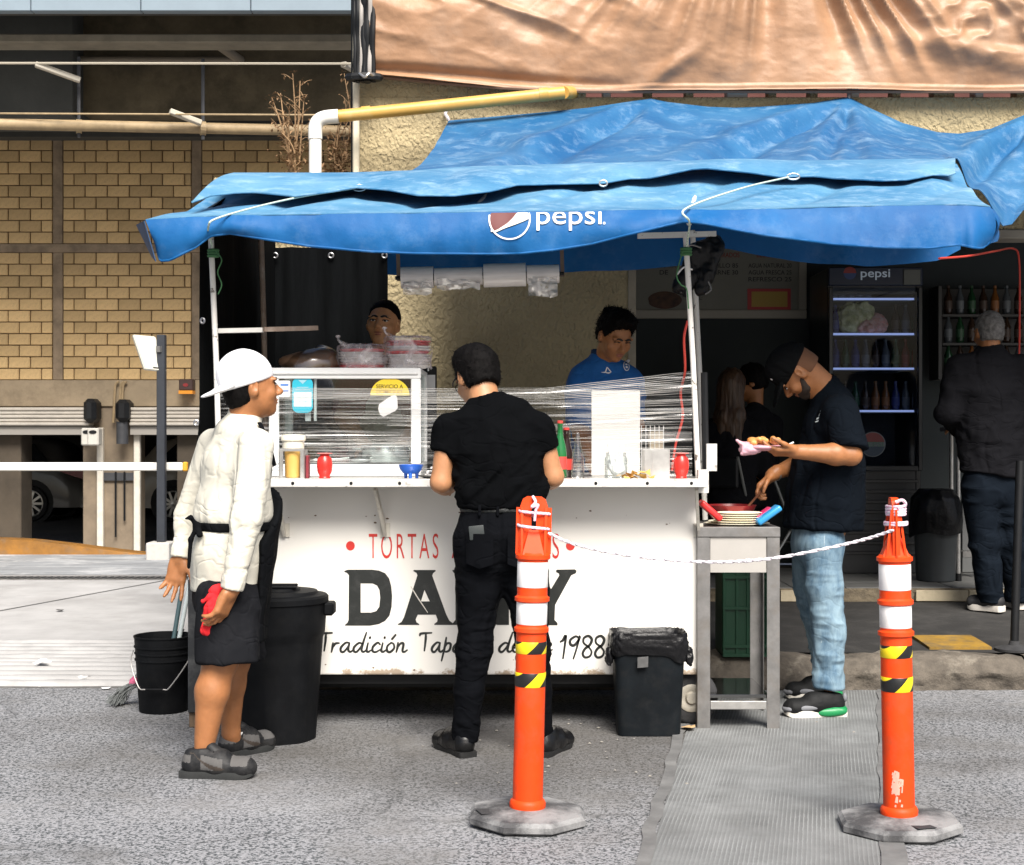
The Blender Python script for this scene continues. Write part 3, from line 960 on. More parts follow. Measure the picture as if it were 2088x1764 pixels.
def kerbs():
 # yellow painted ramp kerb at far left
 mb = MB()
 def hh(x): return .005 + .17 * sm(-3.5, -5.4, x)
 xs = np.linspace(-12, -3.5, 40)
 vs = []
 for x in xs:
  z = hh(x) + .004 * n1(x * 6)
  vs += [(x, 15.50, 0), (x, 15.52, z), (x, 15.75, z + .005), (x, 15.78, -.2)]
 fs = []
 for i in range(len(xs) - 1):
  a = i * 4
  for k in range(3): fs.append((a + k, a + 4 + k, a + 5 + k, a + 1 + k))
 mb.mesh(vs, fs)
 o = mb.build('yellow_kerb', mat('yellow_kerb_paint', (.22, .095, .010), .7, var=.3, vscale=5, dirt=(.12, .09, .06), dscale=4, damt=.7), smooth=40)
 tag(o, kind='structure')
 # street kerb on the right, worn stones
 kb = MB(); kb.box((-1.30, 7.50, -.1), (9.0, 7.66, .10)); ko = kb.build('kerb', M_kerb); tag(ko, kind='structure')
 xs = [-1.32, -.35, .62, 1.55, 2.62, 3.5, 4.6, 5.7, 6.8, 7.9, 9.0]
 for i, (a, b) in enumerate(zip(xs[:-1], xs[1:])):
  mb = MB()
  def fn(u, v, a=a, b=b, i=i):
   x = a + .006 + u * (b - a - .012)
   ang = v * 2.4
   prof = [(0, 7.45, -.02), (.25, 7.425, .035), (.5, 7.44, .10), (.62, 7.475, .142), (.75, 7.53, .158), (1, 7.68, .156)]
   y = np.interp(v, [p[0] for p in prof], [p[1] for p in prof]); z = np.interp(v, [p[0] for p in prof], [p[2] for p in prof])
   e = .028 * n1(x * 5, v * 4, i) + .014 * n1(x * 16, v * 11, i + 5)
   k = min(1, u * 12, (1 - u) * 12)
   return (x, y + e * .9 + .02 * (1 - k), z + e * .5 * (v > .1) - .015 * (1 - k))
  mb.grid(fn, 44, 12)
  mb.build('kerb_stone', M_kerb, ko, smooth=50)
 # pavement behind it, rising to the shop
 mb = MB()
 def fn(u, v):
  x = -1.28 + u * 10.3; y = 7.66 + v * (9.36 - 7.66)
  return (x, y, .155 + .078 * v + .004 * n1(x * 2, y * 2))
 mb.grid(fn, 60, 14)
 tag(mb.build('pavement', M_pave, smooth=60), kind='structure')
 # yellow painted patch on the pavement
 mb = MB()
 x0, x1 = X(1874, 7.95), X(1998, 7.95)
 def fn(u, v):
  x = x0 + u * (x1 - x0); y = 7.75 + v * .36
  return (x, y, .155 + .078 * (y - 7.66) / 1.7 + .012 + .004 * n1(x * 5, y * 5))
 mb.grid(fn, 10, 6, .02)
 tag(mb.build('painted_slab', mat('old_yellow_paint', (.30, .17, .018), .8, var=.3, vscale=7, dirt=(.10, .08, .05), dscale=8, damt=.8, dlo=.45), smooth=40),
  'faded yellow painted slab on the dark pavement edge', 'painted slab')
 # scored concrete strip in the street
 mb = MB()
 def fn(u, v):
  y = 2.0 + v * 5.42
  xl = .70 + .177 * (y - 6.08); xr = 1.57 + .245 * (y - 6.325)
  return (xl + u * (xr - xl), y, .004 + .001 * n1(u * 6, y * 3))
 mb.grid(fn, 8, 40)
 m = M_ramp_strip
 N, L = m.node_tree.nodes, m.node_tree.links
 b = N['Principled BSDF']
 base = b.inputs['Base Color'].links[0].from_socket
 tc = N.new('ShaderNodeTexCoord')
 wv = N.new('ShaderNodeTexWave'); wv.wave_type = 'BANDS'; wv.bands_direction = 'X'; wv.inputs['Scale'].default_value = 22; wv.inputs['Distortion'].default_value = 1.6; wv.inputs['Detail'].default_value = 3; wv.inputs['Detail Scale'].default_value = 4
 mp = N.new('ShaderNodeMapping'); mp.inputs['Rotation'].default_value = (0, 0, .208)
 L.new(tc.outputs['Object'], mp.inputs[0]); L.new(mp.outputs[0], wv.inputs[0])
 nz = N.new('ShaderNodeTexNoise'); nz.inputs['Scale'].default_value = 3.5; nz.inputs['Detail'].default_value = 6
 L.new(tc.outputs['Object'], nz.inputs[0])
 r1 = N.new('ShaderNodeMapRange'); r1.inputs[1].default_value = .75; r1.inputs[2].default_value = .97; L.new(wv.outputs['Fac'], r1.inputs[0])
 r2 = N.new('ShaderNodeMapRange'); r2.inputs[1].default_value = .36; r2.inputs[2].default_value = .62; r2.inputs[4].default_value = .75; L.new(nz.outputs['Fac'], r2.inputs[0])
 mu = N.new('ShaderNodeMath'); mu.operation = 'MULTIPLY'; L.new(r1.outputs[0], mu.inputs[0]); L.new(r2.outputs[0], mu.inputs[1])
 mx = N.new('ShaderNodeMix'); mx.data_type = 'RGBA'; mx.inputs[7].default_value = (.27, .28, .28, 1)
 L.new(base, mx.inputs[6]); L.new(mu.outputs[0], mx.inputs[0]); L.new(mx.outputs[2], b.inputs['Base Color'])
 bp = N.new('ShaderNodeBump'); bp.inputs['Strength'].default_value = .3; bp.inputs['Distance'].default_value = .003; L.new(wv.outputs['Fac'], bp.inputs['Height']); L.new(bp.outputs[0], b.inputs['Normal'])
 tag(mb.build('scored_strip', m), kind='structure')
 # concrete edge bands beside the strip
 for k, (off, wd) in enumerate(((-.045, .045), (0, .08))):
  mb = MB()
  def fn(u, v):
   y = 2.0 + v * 5.42
   x0 = (.70 + .177 * (y - 6.08) - .045) if k == 0 else (1.57 + .245 * (y - 6.325))
   return (x0 + u * wd + .01 * n1(y * 6, k), y, .008)
  mb.grid(fn, 2, 60)
  tag(mb.build('strip_edge', mat('edge_cement', (.14, .14, .138), .9, var=.35, vscale=6, dirt=(.11, .11, .11), dscale=7, damt=.9, dlo=.4)), kind='structure')
kerbs()

# -- parking garage on the left
M_block = mat('block_concrete', (.50, .345, .165), .92, var=.25, vscale=4, rand=.20, dirt=(.14, .10, .06), dscale=9, damt=.5, bump=.5, bscale=90, bdist=.004)
M_mortar = mat('mortar', (.22, .16, .095), .95, var=.25, vscale=10)
M_tie = mat('tie_concrete', (.22, .165, .11), .92, var=.35, vscale=4, bump=.4, bscale=50, bdist=.006)
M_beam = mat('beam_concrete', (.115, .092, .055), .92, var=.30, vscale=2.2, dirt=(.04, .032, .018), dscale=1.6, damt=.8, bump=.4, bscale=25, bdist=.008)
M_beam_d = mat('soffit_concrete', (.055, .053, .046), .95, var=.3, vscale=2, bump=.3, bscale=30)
M_fascia = mat('fascia_paint', (.20, .255, .30), .6, var=.05, vscale=4)
M_pipe_g = mat('painted_pipe', (.34, .25, .14), .6, var=.2, vscale=8)
M_shut = mat('shutter_steel', (.52, .48, .42), .45, metal=.2, var=.1, vscale=9)

def garage():
 g = thing('parking_garage', 'parking garage behind the driveway with a pale grey-blue edge beam and block rear wall', 'garage building', (-6, 15.2, 0))
 WY = 18.7; K = WY / 26.8
 # edge beam panels
 xr = -1.15; zb = Z(22, 15.2)
 for i in range(11):
  a = xr - .41 - (i + 1) * 1.134;
  MB().box((a + .004, 15.2, zb), (a + 1.13, 15.32, zb + 1.2), .006).build('fascia_panel', M_fascia, g)
 MB().box((xr - .41 + .004, 15.2, zb), (xr, 15.32, zb + 1.2), .006).build('fascia_panel', M_fascia, g)
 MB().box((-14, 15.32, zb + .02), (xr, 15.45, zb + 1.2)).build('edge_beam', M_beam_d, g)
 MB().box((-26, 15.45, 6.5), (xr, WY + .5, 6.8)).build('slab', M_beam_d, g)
 # lighter beam lip and deep stained beam
 z0, z1 = Z(86, 16), Z(69, 16)
 MB().box((-20, 16, z0), (xr - .1, 16.35, z1), .01).build('beam', mat('pale_beam', (.24, .215, .165), .9, var=.2, vscale=3, bump=.2, bscale=40), g)
 for i in range(14):                                                        # ribs of the slab
  xx = -14.5 + i * .95
  MB().bar((xx, 15.46, 6.0), (xx + 1.0, 15.99, 6.0), .10, .12).build('slab_rib', M_beam_d, g)
 zb2, zt2 = Z(232, 17.2), 6.498
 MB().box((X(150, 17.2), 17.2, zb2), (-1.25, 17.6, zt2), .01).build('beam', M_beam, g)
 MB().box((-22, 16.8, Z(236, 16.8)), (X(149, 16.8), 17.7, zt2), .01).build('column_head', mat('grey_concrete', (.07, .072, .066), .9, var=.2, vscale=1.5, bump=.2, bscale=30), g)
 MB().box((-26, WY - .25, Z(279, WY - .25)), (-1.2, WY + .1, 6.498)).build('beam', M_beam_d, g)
 MB().box((-26.2, 15.45, -1), (-26, 33, 6.5)).build('side_wall', M_beam_d, g)
 # pipes, conduits and lamps under the slab
 def pipe(a, b, r, m=M_pipe_g): return MB().tube([a, b], r, 10).build('pipe', m, g, smooth=40)
 p = pipe(P(-500, 243, 15.5), P(735, 268, 16.15), .060)
 for xx in (161, 414):
  q = P(xx, 258 if xx < 300 else 262, 15.9)
  MB().tube([q + Vector((0, 0, -.12)), q + Vector((0, 0, .75))], .02, 6).build('hanger', M_darkgrey, p)
  MB().lathe([(.075, -.03), (.075, .03)], q, 14, axis=(1, .3, 0)).build('clamp', M_pipe_g, p)
 pipe(P(137, 123, 17.05), P(485, 124, 17.05), .05, mat('grey_pipe', (.24, .20, .15), .6))
 pipe(P(440, 88, 16.4), P(490, 123, 17.0), .055, mat('grey_pipe_b', (.24, .20, .15), .6))
 MB().tube([P(-500, 128, 15.6), P(722, 130, 15.6)], .013, 6).build('conduit', mat('conduit_paint', (.55, .50, .40), .6), g)
 MB().tube([P(-500, 229, 15.7), P(722, 235, 15.7)], .010, 6).build('conduit', M_pipe_g, g)
 for a, b, Y in (((72, 131), (164, 164), 15.62), ((346, 227), (410, 251), 15.7), ((700, 131), (722, 142), 15.62)):
  o = MB().box((-.5, -.035, -.03), (.5, .035, .03), .01).build('strip_lamp', mat('lamp_body', (.50, .46, .38), .5), g)
  pa, pb = P(*a, Y), P(*b, Y + .15)
  me = o.data
  c = (pa + pb) / 2; dd = (pb - pa); L = dd.length
  M = Matrix.Translation(c - wpos(g)) @ dd.to_track_quat('X', 'Z').to_matrix().to_4x4() @ Matrix.Diagonal((L, 1, 1, 1))
  for v in me.vertices: v.co = M @ (v.co + wpos(g))
 # rear wall of concrete blocks
 w = MB().box((-26, WY + .03, Z(790, WY)), (-1.2, WY + .2, 6.498)).build('block_wall', M_mortar, g)
 sc = F / WY
 wx = lambda px: X(px, WY)
 ties = [(108, 128), (391, 411)]
 ztop, zmid1, zmid0, zbot = Z(283, WY), Z(497, WY), Z(515, WY), Z(775, WY)
 for a, b in ties:
  MB().box((wx(a), WY - .005, zmid1 + .002), (wx(b), WY + .05, ztop), .008).build('tie_column', M_tie, w)
  MB().box((wx(a), WY - .005, zbot), (wx(b), WY + .05, zmid0 - .002), .008).build('tie_column', M_tie, w)
 MB().box((wx(-260), WY - .008, zmid0), (wx(735), WY + .05, zmid1), .008).build('tie_beam', M_tie, w)
 MB().box((wx(-260), WY - .012, Z(829, WY)), (wx(735), WY + .05, zbot - .002), .008).build('lintel', mat('lintel_concrete', (.30, .235, .155), .9, var=.2, vscale=2, dirt=(.12, .09, .06), dscale=3, damt=.5, bump=.2, bscale=50), w)
 cache = {}
 bw, pit = .402 * K, .2125 * K
 bays = [(-85, 108), (128, 391), (411, 720)]
 for zone, (za, zb_) in enumerate(((zmid1, ztop), (zbot, zmid0))):
  nrow = int(round((zb_ - za) / pit)); ph = (zb_ - za) / nrow
  for r in range(nrow):
   for bi, (pa, pb) in enumerate(bays):
    if bi == 2 and zone == 1: continue
    a, b = wx(pa) + .004, wx(pb) - .004
    if bi == 2 and Z(430, WY) > za + r * ph: b = wx(470)
    x = a - (bw / 2 if (r + zone) % 2 else 0) + (0 if bi != 0 else (b - a) % bw - bw)
    while x < b - .02:
     s, e = max(x, a), min(x + bw, b)
     if e - s > .05:
      wd = round(e - s, 2)
      if wd not in cache:
       t = MB(); t.box((-wd / 2 + .006, -.022, -ph / 2 + .006), (wd / 2 - .006, .03, ph / 2 - .006), .007)
       o = t.build('block', M_block, None); me = o.data; cache[wd] = me; bpy.data.objects.remove(o)
      o = bpy.data.objects.new('block', cache[wd]); COL.objects.link(o); o.parent = w
      o.location = Vector(((s + e) / 2, WY + .012 + random.uniform(-.005, .005), za + (r + .5) * ph)) - wpos(w)
      o.rotation_euler = (random.uniform(-.008, .008), 0, random.uniform(-.008, .008))
     x += bw
 # doors level: pillars, jambs, shutters
 zl = Z(829, WY)
 zf = RZ
 for a, b, c in ((-120, 42, .07), (168, 278, .21), (360, 420, .06), (420, 735, .06)):
  MB().box((wx(a), WY + .02, zf), (wx(b), WY + .45, zl), .01).build('pillar', mat('pillar_concrete', (.30 * c / .3, .235 * c / .3, .165 * c / .3), .9, var=.25, vscale=2, dirt=(.10, .08, .06), dscale=3, damt=.5), g)
 for px in (206, 281):
  MB().box((wx(px) - .04, WY - .06, zf), (wx(px) + .04, WY + .015, Z(872, WY)), .01).build('door_rail', mat('rail_paint', (.62, .58, .50), .5, var=.15, vscale=9), g)
 MB().box((wx(206), WY - .02, Z(980, WY)), (wx(281), WY + .018, Z(964, WY))).build('band', M_darkgrey, g)
 for a, b in ((-120, 192), (272, 470)):
  t = MB()
  za, zb_ = Z(868, WY - .2), Z(830, WY - .2)
  n = 5
  for i in range(n):
   z = za + (zb_ - za) * i / n
   t.box((wx(a), WY - .22 + .015 * (i % 2), z), (wx(b), WY + .01, z + (zb_ - za) / n * .9), .012)
  t.build('shutter_box', M_shut, g)
  MB().box((wx(a), WY - .16, Z(872, WY) - .09), (wx(b), WY + .01, Z(868, WY - .2) - .01)).build('shutter_lip', mat('shutter_lip', (.30, .28, .25), .5), g)
 for px, py, ww, hh in ((197, 838, .16, .30), (262, 838, .17, .28)):
  MB().box((wx(px) - ww / 2, WY - .34, Z(py, WY) - hh / 2), (wx(px) + ww / 2, WY - .02, Z(py, WY) + hh / 2), .05).build('motor', M_dark, g)
 for i, px in enumerate((193, 208)):
  b = MB().box((wx(px) - .07, WY - .36 - .05 * i, Z(908, WY)), (wx(px) + .07, WY - .23, Z(873, WY)), .015).build('control_box', mat('box_white', (.55, .53, .48), .5, var=.08), g)
  MB().lathe([(.038, 0), (.035, .012)], (wx(px), WY - .36 - .05 * i, Z(881, WY)), 14, axis=(0, -1, 0), sx=1.3, sy=.6).build('plate', M_dark, b)
 MB().lathe([(.075, 0), (.075, .28)], (wx(258), WY - .2, Z(905, WY)), 14).build('meter', M_darkgrey, g, smooth=40)
 for px in (234, 245, 250):
  MB().tube(catmull([P(px + 8, 778, WY - .06), P(px + 2, 784, WY - .06), P(px, 800, WY - .06), P(px - 3, 862, WY - .06)], 4), .016, 6).build('conduit', M_pipe_g, g)
 for px in (236, 254):
  MB().tube([P(px, 962, WY - .03), P(px, 1095 if px < 250 else 1062, WY - .03)], .013, 5).build('chain', M_dark, g)
 s = MB().box((wx(372), WY - .2, Z(797, WY)), (wx(400), WY - .05, Z(774, WY)), .01).build('sign_box', mat('sign_dark', (.05, .025, .02), .5), g)
 MB().box((wx(372), WY - .22, Z(804, WY)), (wx(400), WY - .05, Z(797, WY) - .002)).build('stripe', mat('sign_orange', (.75, .28, .02), .5), s)
 MB().lathe([(.028, 0), (.028, .006)], (wx(385.5), WY - .2, Z(786, WY)), 14, axis=(0, -1, 0), sx=1.2, sy=.8).build('mark', mat('mark_red', (.25, .02, .02), .5), s)
 # dim hall behind the doors
 MB().box((-26, 31, RZ), (-1.2, 31.2, 4)).build('rear_wall', M_beam_d, g)
 MB().box((-26, WY + .45, zl + .3), (-1.2, 31, zl + .6)).build('ceiling', M_beam_d, g)
 MB().box((-1.2, WY + .45, RZ), (-1.0, 31, 4)).build('side_wall', M_beam_d, g)
garage()

# -- cars parked inside the garage
def car(name, label, loc, flip, col):
 t = thing(name, label, 'car', loc, 'cars in the garage')
 m = mat(name + '_paint', col, .3, var=.03, coat=.4)
 # side outline, rear at x=0, nose at x=4.1
 top = [(0, .62), (.04, .86), (.25, .98), (.55, 1.36), (.9, 1.46), (2.0, 1.46), (2.75, 1.08), (3.7, .92), (4.05, .72), (4.1, .45)]
 L = []
 mb = MB()
 def side(x): return .86 - .10 * sm(3.3, 4.1, x) - .06 * sm(.4, 0, x)
 def fn(u, v):
  x = 4.1 * u
  zt = interp(top, x); zb = .24
  a = v * PI
  yy = math.cos(a); s = math.sin(a)
  wz = side(x)
  e = 1 / 2.6
  yv = wz * math.copysign(abs(yy) ** e, yy); zv = zb + (zt - zb) * s ** .62
  taper = 1 - .26 * sm(.95, 1.45, zv)
  return (loc[0] + flip * x, loc[1] + yv * taper, loc[2] + zv)
 mb.grid(fn, 60, 36)
 body = mb.build('body', m, t, smooth=50)
 for x in (.95, 3.35):
  for s in (-1, 1):
   c = Vector((loc[0] + flip * x, loc[1] + s * .80, loc[2] + .31))
   MB().lathe([(.40, -.10), (.40, .03)], c + Vector((0, s * .03, .02)), 24, axis=(0, s, 0)).build('wheel_arch', M_dark, t)
   w = MB().lathe([(.2, -.09), (.30, -.09), (.315, -.05), (.315, .05), (.30, .09), (.235, .09), (.23, .05)], c + Vector((0, s * .02, 0)), 28, axis=(0, s, 0)).build('wheel', M_rubber_dk, t, smooth=40)
   r = MB(); r.lathe([(.22, .03), (.235, .085), (.215, .09), (.205, .05)], c + Vector((0, s * .02, 0)), 28, axis=(0, s, 0), cap=False)
   for k in range(10):
    a = 2 * PI * k / 10
    r.bar(c + Vector((.03 * math.cos(a), s * .10, .03 * math.sin(a))), c + Vector((.215 * math.cos(a), s * .095, .215 * math.sin(a))), .04, .02, (0, 1, 0))
   r.lathe([(.05, .07), (.045, .10), (.0, .105)], c + Vector((0, s * .02, 0)), 12, axis=(0, s, 0))
   r.build('rim', mat('alloy', (.62, .60, .56), .3, metal=.6), w)
 for s in (-1, 1):
  pts = [(.62, 1.0), (.95, 1.34), (1.95, 1.36), (2.5, 1.06)]
  mb = MB()
  mb.prism(pts, lambda a, b, q: Vector((loc[0] + flip * a, loc[1] + s * (q + .86 * (1 - .26 * sm(.95, 1.45, b)) - .03), loc[2] + b)), 0, .045)
  mb.build('window', mat('car_glass', (.02, .022, .025), .1), t)
  mb = MB(); mb.prism([(-.01, .72), (.0, .90), (.42, .95), (.48, .88), (.2, .78)], lambda a, b, q: Vector((loc[0] + flip * a, loc[1] + s * (q + .76), loc[2] + b)), 0, .10)
  mb.build('tail_light', mat('tail_red', (.30, .012, .02), .2), t)
 MB().box(Vector((min(loc[0] - flip * .05, loc[0] + flip * .12), loc[1] - .78, loc[2] + .28)), Vector((max(loc[0] - flip * .05, loc[0] + flip * .12), loc[1] + .78, loc[2] + .52)), .05).build('bumper', m, t)
 return t
car('parked_car', 'pale car tail in the garage to the right of the door pillar', (X(268, 26.2), 26.2, RZ), 1, (.50, .44, .36))
car('parked_car', 'dark grey car with red tail light left of the door pillar', (X(196, 26.2), 26.4, RZ), -1, (.10, .095, .09))

# -- barrier and reader post
def barrier():
 t = thing('barrier_arm', 'white horizontal barrier arm with a yellow end across the garage drive', 'barrier', (X(-120, 15.25), 15.25, 0))
 Y = 15.25
 MB().box((X(-160, Y), Y - .03, Z(960, Y)), (X(373, Y), Y + .03, Z(943, Y)), .012).build('boom', mat('boom_white', (.80, .78, .72), .4), t)
 MB().box((X(373, Y) + .002, Y - .033, Z(961, Y)), (X(383, Y), Y + .033, Z(942, Y)), .012).build('end_cap', mat('cap_yellow', (.75, .36, .03), .5), t)
 MB().box((X(-200, Y), Y - .18, 0), (X(-160, Y), Y + .18, 1.05), .02).build('cabinet', mat('cabinet', (.6, .45, .1), .5), t)
 Y = 15.0
 t = thing('reader_post', 'tall black square post with a tilted cream reader panel on a concrete base', 'post', (X(328, Y), Y, 0))
 MB().box((X(304, Y), Y - .14, .0), (X(351, Y), Y + .14, Z(1105, Y)), .012).build('base', mat('base_concrete', (.50, .48, .45), .85, var=.15, vscale=6, dirt=(.2, .19, .18), dscale=6, damt=.5), t)
 MB().box((X(321, Y), Y - .042, Z(1105, Y) + .001), (X(338, Y), Y + .042, Z(683, Y)), .006).build('post', mat('post_paint', (.022, .026, .034), .5, var=.2), t)
 c = [P(271, 682, Y - .14), P(317, 686, Y - .02), P(340, 758, Y + .0), P(295, 753, Y - .12)]
 mb = MB(); n = (c[1] - c[0]).cross(c[3] - c[0]).normalized()
 if n.y > 0: n = -n
 back = [p - n * .05 for p in c]
 mb.mesh(c + back, [(0, 1, 2, 3), (7, 6, 5, 4), (0, 4, 5, 1), (1, 5, 6, 2), (2, 6, 7, 3), (3, 7, 4, 0)])
 bmesh.ops.bevel(mb.bm, geom=mb.bm.edges[:], offset=.008, segments=2, affect='EDGES')
 pn = mb.build('panel', mat('panel_cream', (.58, .57, .50), .5, var=.05), t, smooth=40)
 m2 = MB(); q = [c[3].lerp(c[2], .45) .lerp(c[0], .06), c[3].lerp(c[2], .85).lerp(c[1], .06), c[3].lerp(c[2], .86).lerp(c[1], .10), c[3].lerp(c[2], .46).lerp(c[0], .10)]
 m2.mesh([p + n * .002 for p in q], [(0, 1, 2, 3)]); m2.build('badge', M_dark, pn)
 MB().bar(P(322, 712, Y - .06), P(331, 712, Y), .05, .06).build('bracket', M_steel_d, t)
barrier()
# -- SHOP BUILDING
def stucco(name, col, sc=26):
 m = bpy.data.materials.new(name); m.use_nodes = True
 N, L = m.node_tree.nodes, m.node_tree.links
 b = N['Principled BSDF']; b.inputs['Roughness'].default_value = .9
 tc = N.new('ShaderNodeTexCoord')
 n0 = N.new('ShaderNodeTexNoise'); n0.inputs['Scale'].default_value = 14; n0.inputs['Detail'].default_value = 3
 L.new(tc.outputs['Object'], n0.inputs[0])
 ad = N.new('ShaderNodeVectorMath'); ad.operation = 'MULTIPLY_ADD'; ad.inputs[1].default_value = (.06, .06, .06)
 L.new(n0.outputs['Color'], ad.inputs[0]); L.new(tc.outputs['Object'], ad.inputs[2])
 mp = N.new('ShaderNodeMapping'); mp.inputs['Scale'].default_value = (1.25, 1, .85); L.new(ad.outputs[0], mp.inputs[0])
 n1_ = N.new('ShaderNodeTexNoise'); n1_.inputs['Scale'].default_value = sc; n1_.inputs['Detail'].default_value = 4; n1_.inputs['Roughness'].default_value = .55
 L.new(mp.outputs[0], n1_.inputs[0])
 vo = N.new('ShaderNodeTexVoronoi'); vo.feature = 'SMOOTH_F1'; vo.inputs['Scale'].default_value = sc * .9; L.new(mp.outputs[0], vo.inputs[0])
 sb = N.new('ShaderNodeMath'); sb.operation = 'MULTIPLY_ADD'; sb.inputs[1].default_value = -1.0; L.new(vo.outputs['Distance'], sb.inputs[0]); L.new(n1_.outputs['Fac'], sb.inputs[2])
 bp = N.new('ShaderNodeBump'); bp.inputs['Strength'].default_value = 1.0; bp.inputs['Distance'].default_value = .016
 L.new(sb.outputs[0], bp.inputs['Height']); L.new(bp.outputs[0], b.inputs['Normal'])
 n2 = N.new('ShaderNodeTexNoise'); n2.inputs['Scale'].default_value = 1.7; n2.inputs['Detail'].default_value = 6; L.new(tc.outputs['Object'], n2.inputs[0])
 mr = N.new('ShaderNodeMapRange'); mr.inputs[1].default_value = .35; mr.inputs[2].default_value = .68; L.new(n2.outputs['Fac'], mr.inputs[0])
 mx = N.new('ShaderNodeMix'); mx.data_type = 'RGBA'
 mx.inputs[6].default_value = (*col, 1); mx.inputs[7].default_value = (*[c * .72 for c in col], 1)
 L.new(mr.outputs[0], mx.inputs[0]); L.new(mx.outputs[2], b.inputs['Base Color'])
 return m
M_stucco = stucco('cream_stucco', (.47, .385, .225), 46)
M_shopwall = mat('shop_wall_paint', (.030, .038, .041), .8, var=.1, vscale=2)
M_tile = mat('cream_tile', (.50, .43, .30), .45, var=.12, vscale=5, dirt=(.22, .18, .12), dscale=7, damt=.5)
M_tile_g = mat('grey_floor_tile', (.15, .15, .145), .4, var=.12, vscale=5, dirt=(.07, .07, .07), dscale=5, damt=.5)
WY0 = 9.30
def shop():
 t = thing('shop_building', 'shop with rough cream stucco walls and a dark open front behind the food stall', 'shop', (2, WY0, 0))
 ztop = Z(198, WY0); xl = X(727, WY0); xo = X(1290, WY0); zlin = Z(468, WY0)
 # front wall left of the opening, wall over the opening, return of the left corner
 mb = MB(); mb.box((xl, WY0, .0), (xo, WY0 + .2, zlin), .004); mb.box((xl, WY0, zlin), (7, WY0 + .2, ztop), .004)
 mb.box((xl, WY0 + .2, 0), (xl + .2, 13, ztop))
 mb.build('wall', M_stucco, t)
 MB().box((xl, WY0 + .003, ztop), (X(1195, WY0), WY0 + .2, ztop + .14), .004).build('wall', M_stucco, t)
 MB().box((xo, WY0 - .02, zlin - .06), (7, WY0 + .19, zlin - .002), .006).build('lintel', mat('lintel_paint', (.34, .31, .26), .8, var=.2, vscale=3, bump=.3, bscale=30), t)
 MB().box((xo - .03, WY0 - .012, .3), (xo + .02, WY0 - .001, zlin - .07), .004).build('door_jamb', mat('jamb_paint', (.33, .29, .22), .7, var=.15), t)
 # balcony slot over the wall: short posts, dark recess
 for i in range(40):
  x = X(1230, WY0) + i * .262
  MB().box((x, WY0 + .03, ztop + .001), (x + .05 + .08 * (i % 5 == 3), WY0 + .16, ztop + .20), .004).build('baluster', M_stucco if i % 3 else mat('pale_patch', (.62, .60, .54), .8), t)
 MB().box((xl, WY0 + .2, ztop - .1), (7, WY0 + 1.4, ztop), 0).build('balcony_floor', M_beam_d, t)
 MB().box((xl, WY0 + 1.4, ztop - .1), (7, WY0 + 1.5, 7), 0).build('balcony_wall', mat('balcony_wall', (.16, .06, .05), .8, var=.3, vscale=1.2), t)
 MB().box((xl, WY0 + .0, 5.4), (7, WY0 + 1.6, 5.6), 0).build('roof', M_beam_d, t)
 # room
 zf, yb = .32, 11.05
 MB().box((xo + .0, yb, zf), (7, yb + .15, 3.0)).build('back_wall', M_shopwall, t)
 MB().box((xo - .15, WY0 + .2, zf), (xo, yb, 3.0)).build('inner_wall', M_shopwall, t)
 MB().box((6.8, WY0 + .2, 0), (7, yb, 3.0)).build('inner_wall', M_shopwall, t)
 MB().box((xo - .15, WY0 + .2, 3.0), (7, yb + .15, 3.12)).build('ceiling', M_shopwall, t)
 fl = MB().box((xo, WY0 + .04, .0), (6.8, yb, zf - .012)).build('floor', M_kerb, t)
 n = 0
 x = xo + .004
 while x < 5.6:
  for r in range(4):
   y0 = WY0 + .03 + r * .335
   MB().box((x + .002, y0, zf - .012), (x + .333, y0 + .331, zf + random.uniform(-.001, .001)), .003).build('floor_tile', M_tile_g, fl)
  x += .337
 # step front: cream riser tiles, most of the middle ones broken away to rough stone
 st = MB()
 def fn(u, v):
  x = xo + u * (6.6 - xo); z = .20 + v * .115
  return (x, WY0 + .02 + .012 * n1(x * 7, z * 9) + .008 * n1(x * 21, z * 21), z)
 st.grid(fn, 150, 6)
 so = st.build('step', mat('broken_step', (.19, .155, .105), .95, var=.4, vscale=8, dirt=(.06, .05, .04), dscale=9, damt=.7, bump=.8, bscale=30, bdist=.02), t, smooth=50)
 z0, z1 = .236, .305
 x = X(1975, WY0) - .335 * 1
 while x < 5.8:
  MB().box((x + .003, WY0 - .006, z0), (x + .332, WY0 + .012, z1), .003).build('riser_tile', M_tile, so)
  x += .335
 MB().prism([(X(1592, WY0), z0), (X(1626, WY0), z0), (X(1629, WY0), z0 + .045), (X(1616, WY0), z1), (X(1592, WY0), z1)],
               lambda a, b, q: Vector((a, WY0 + q, b)), -.006, .012).build('riser_tile', M_tile, so)
shop()

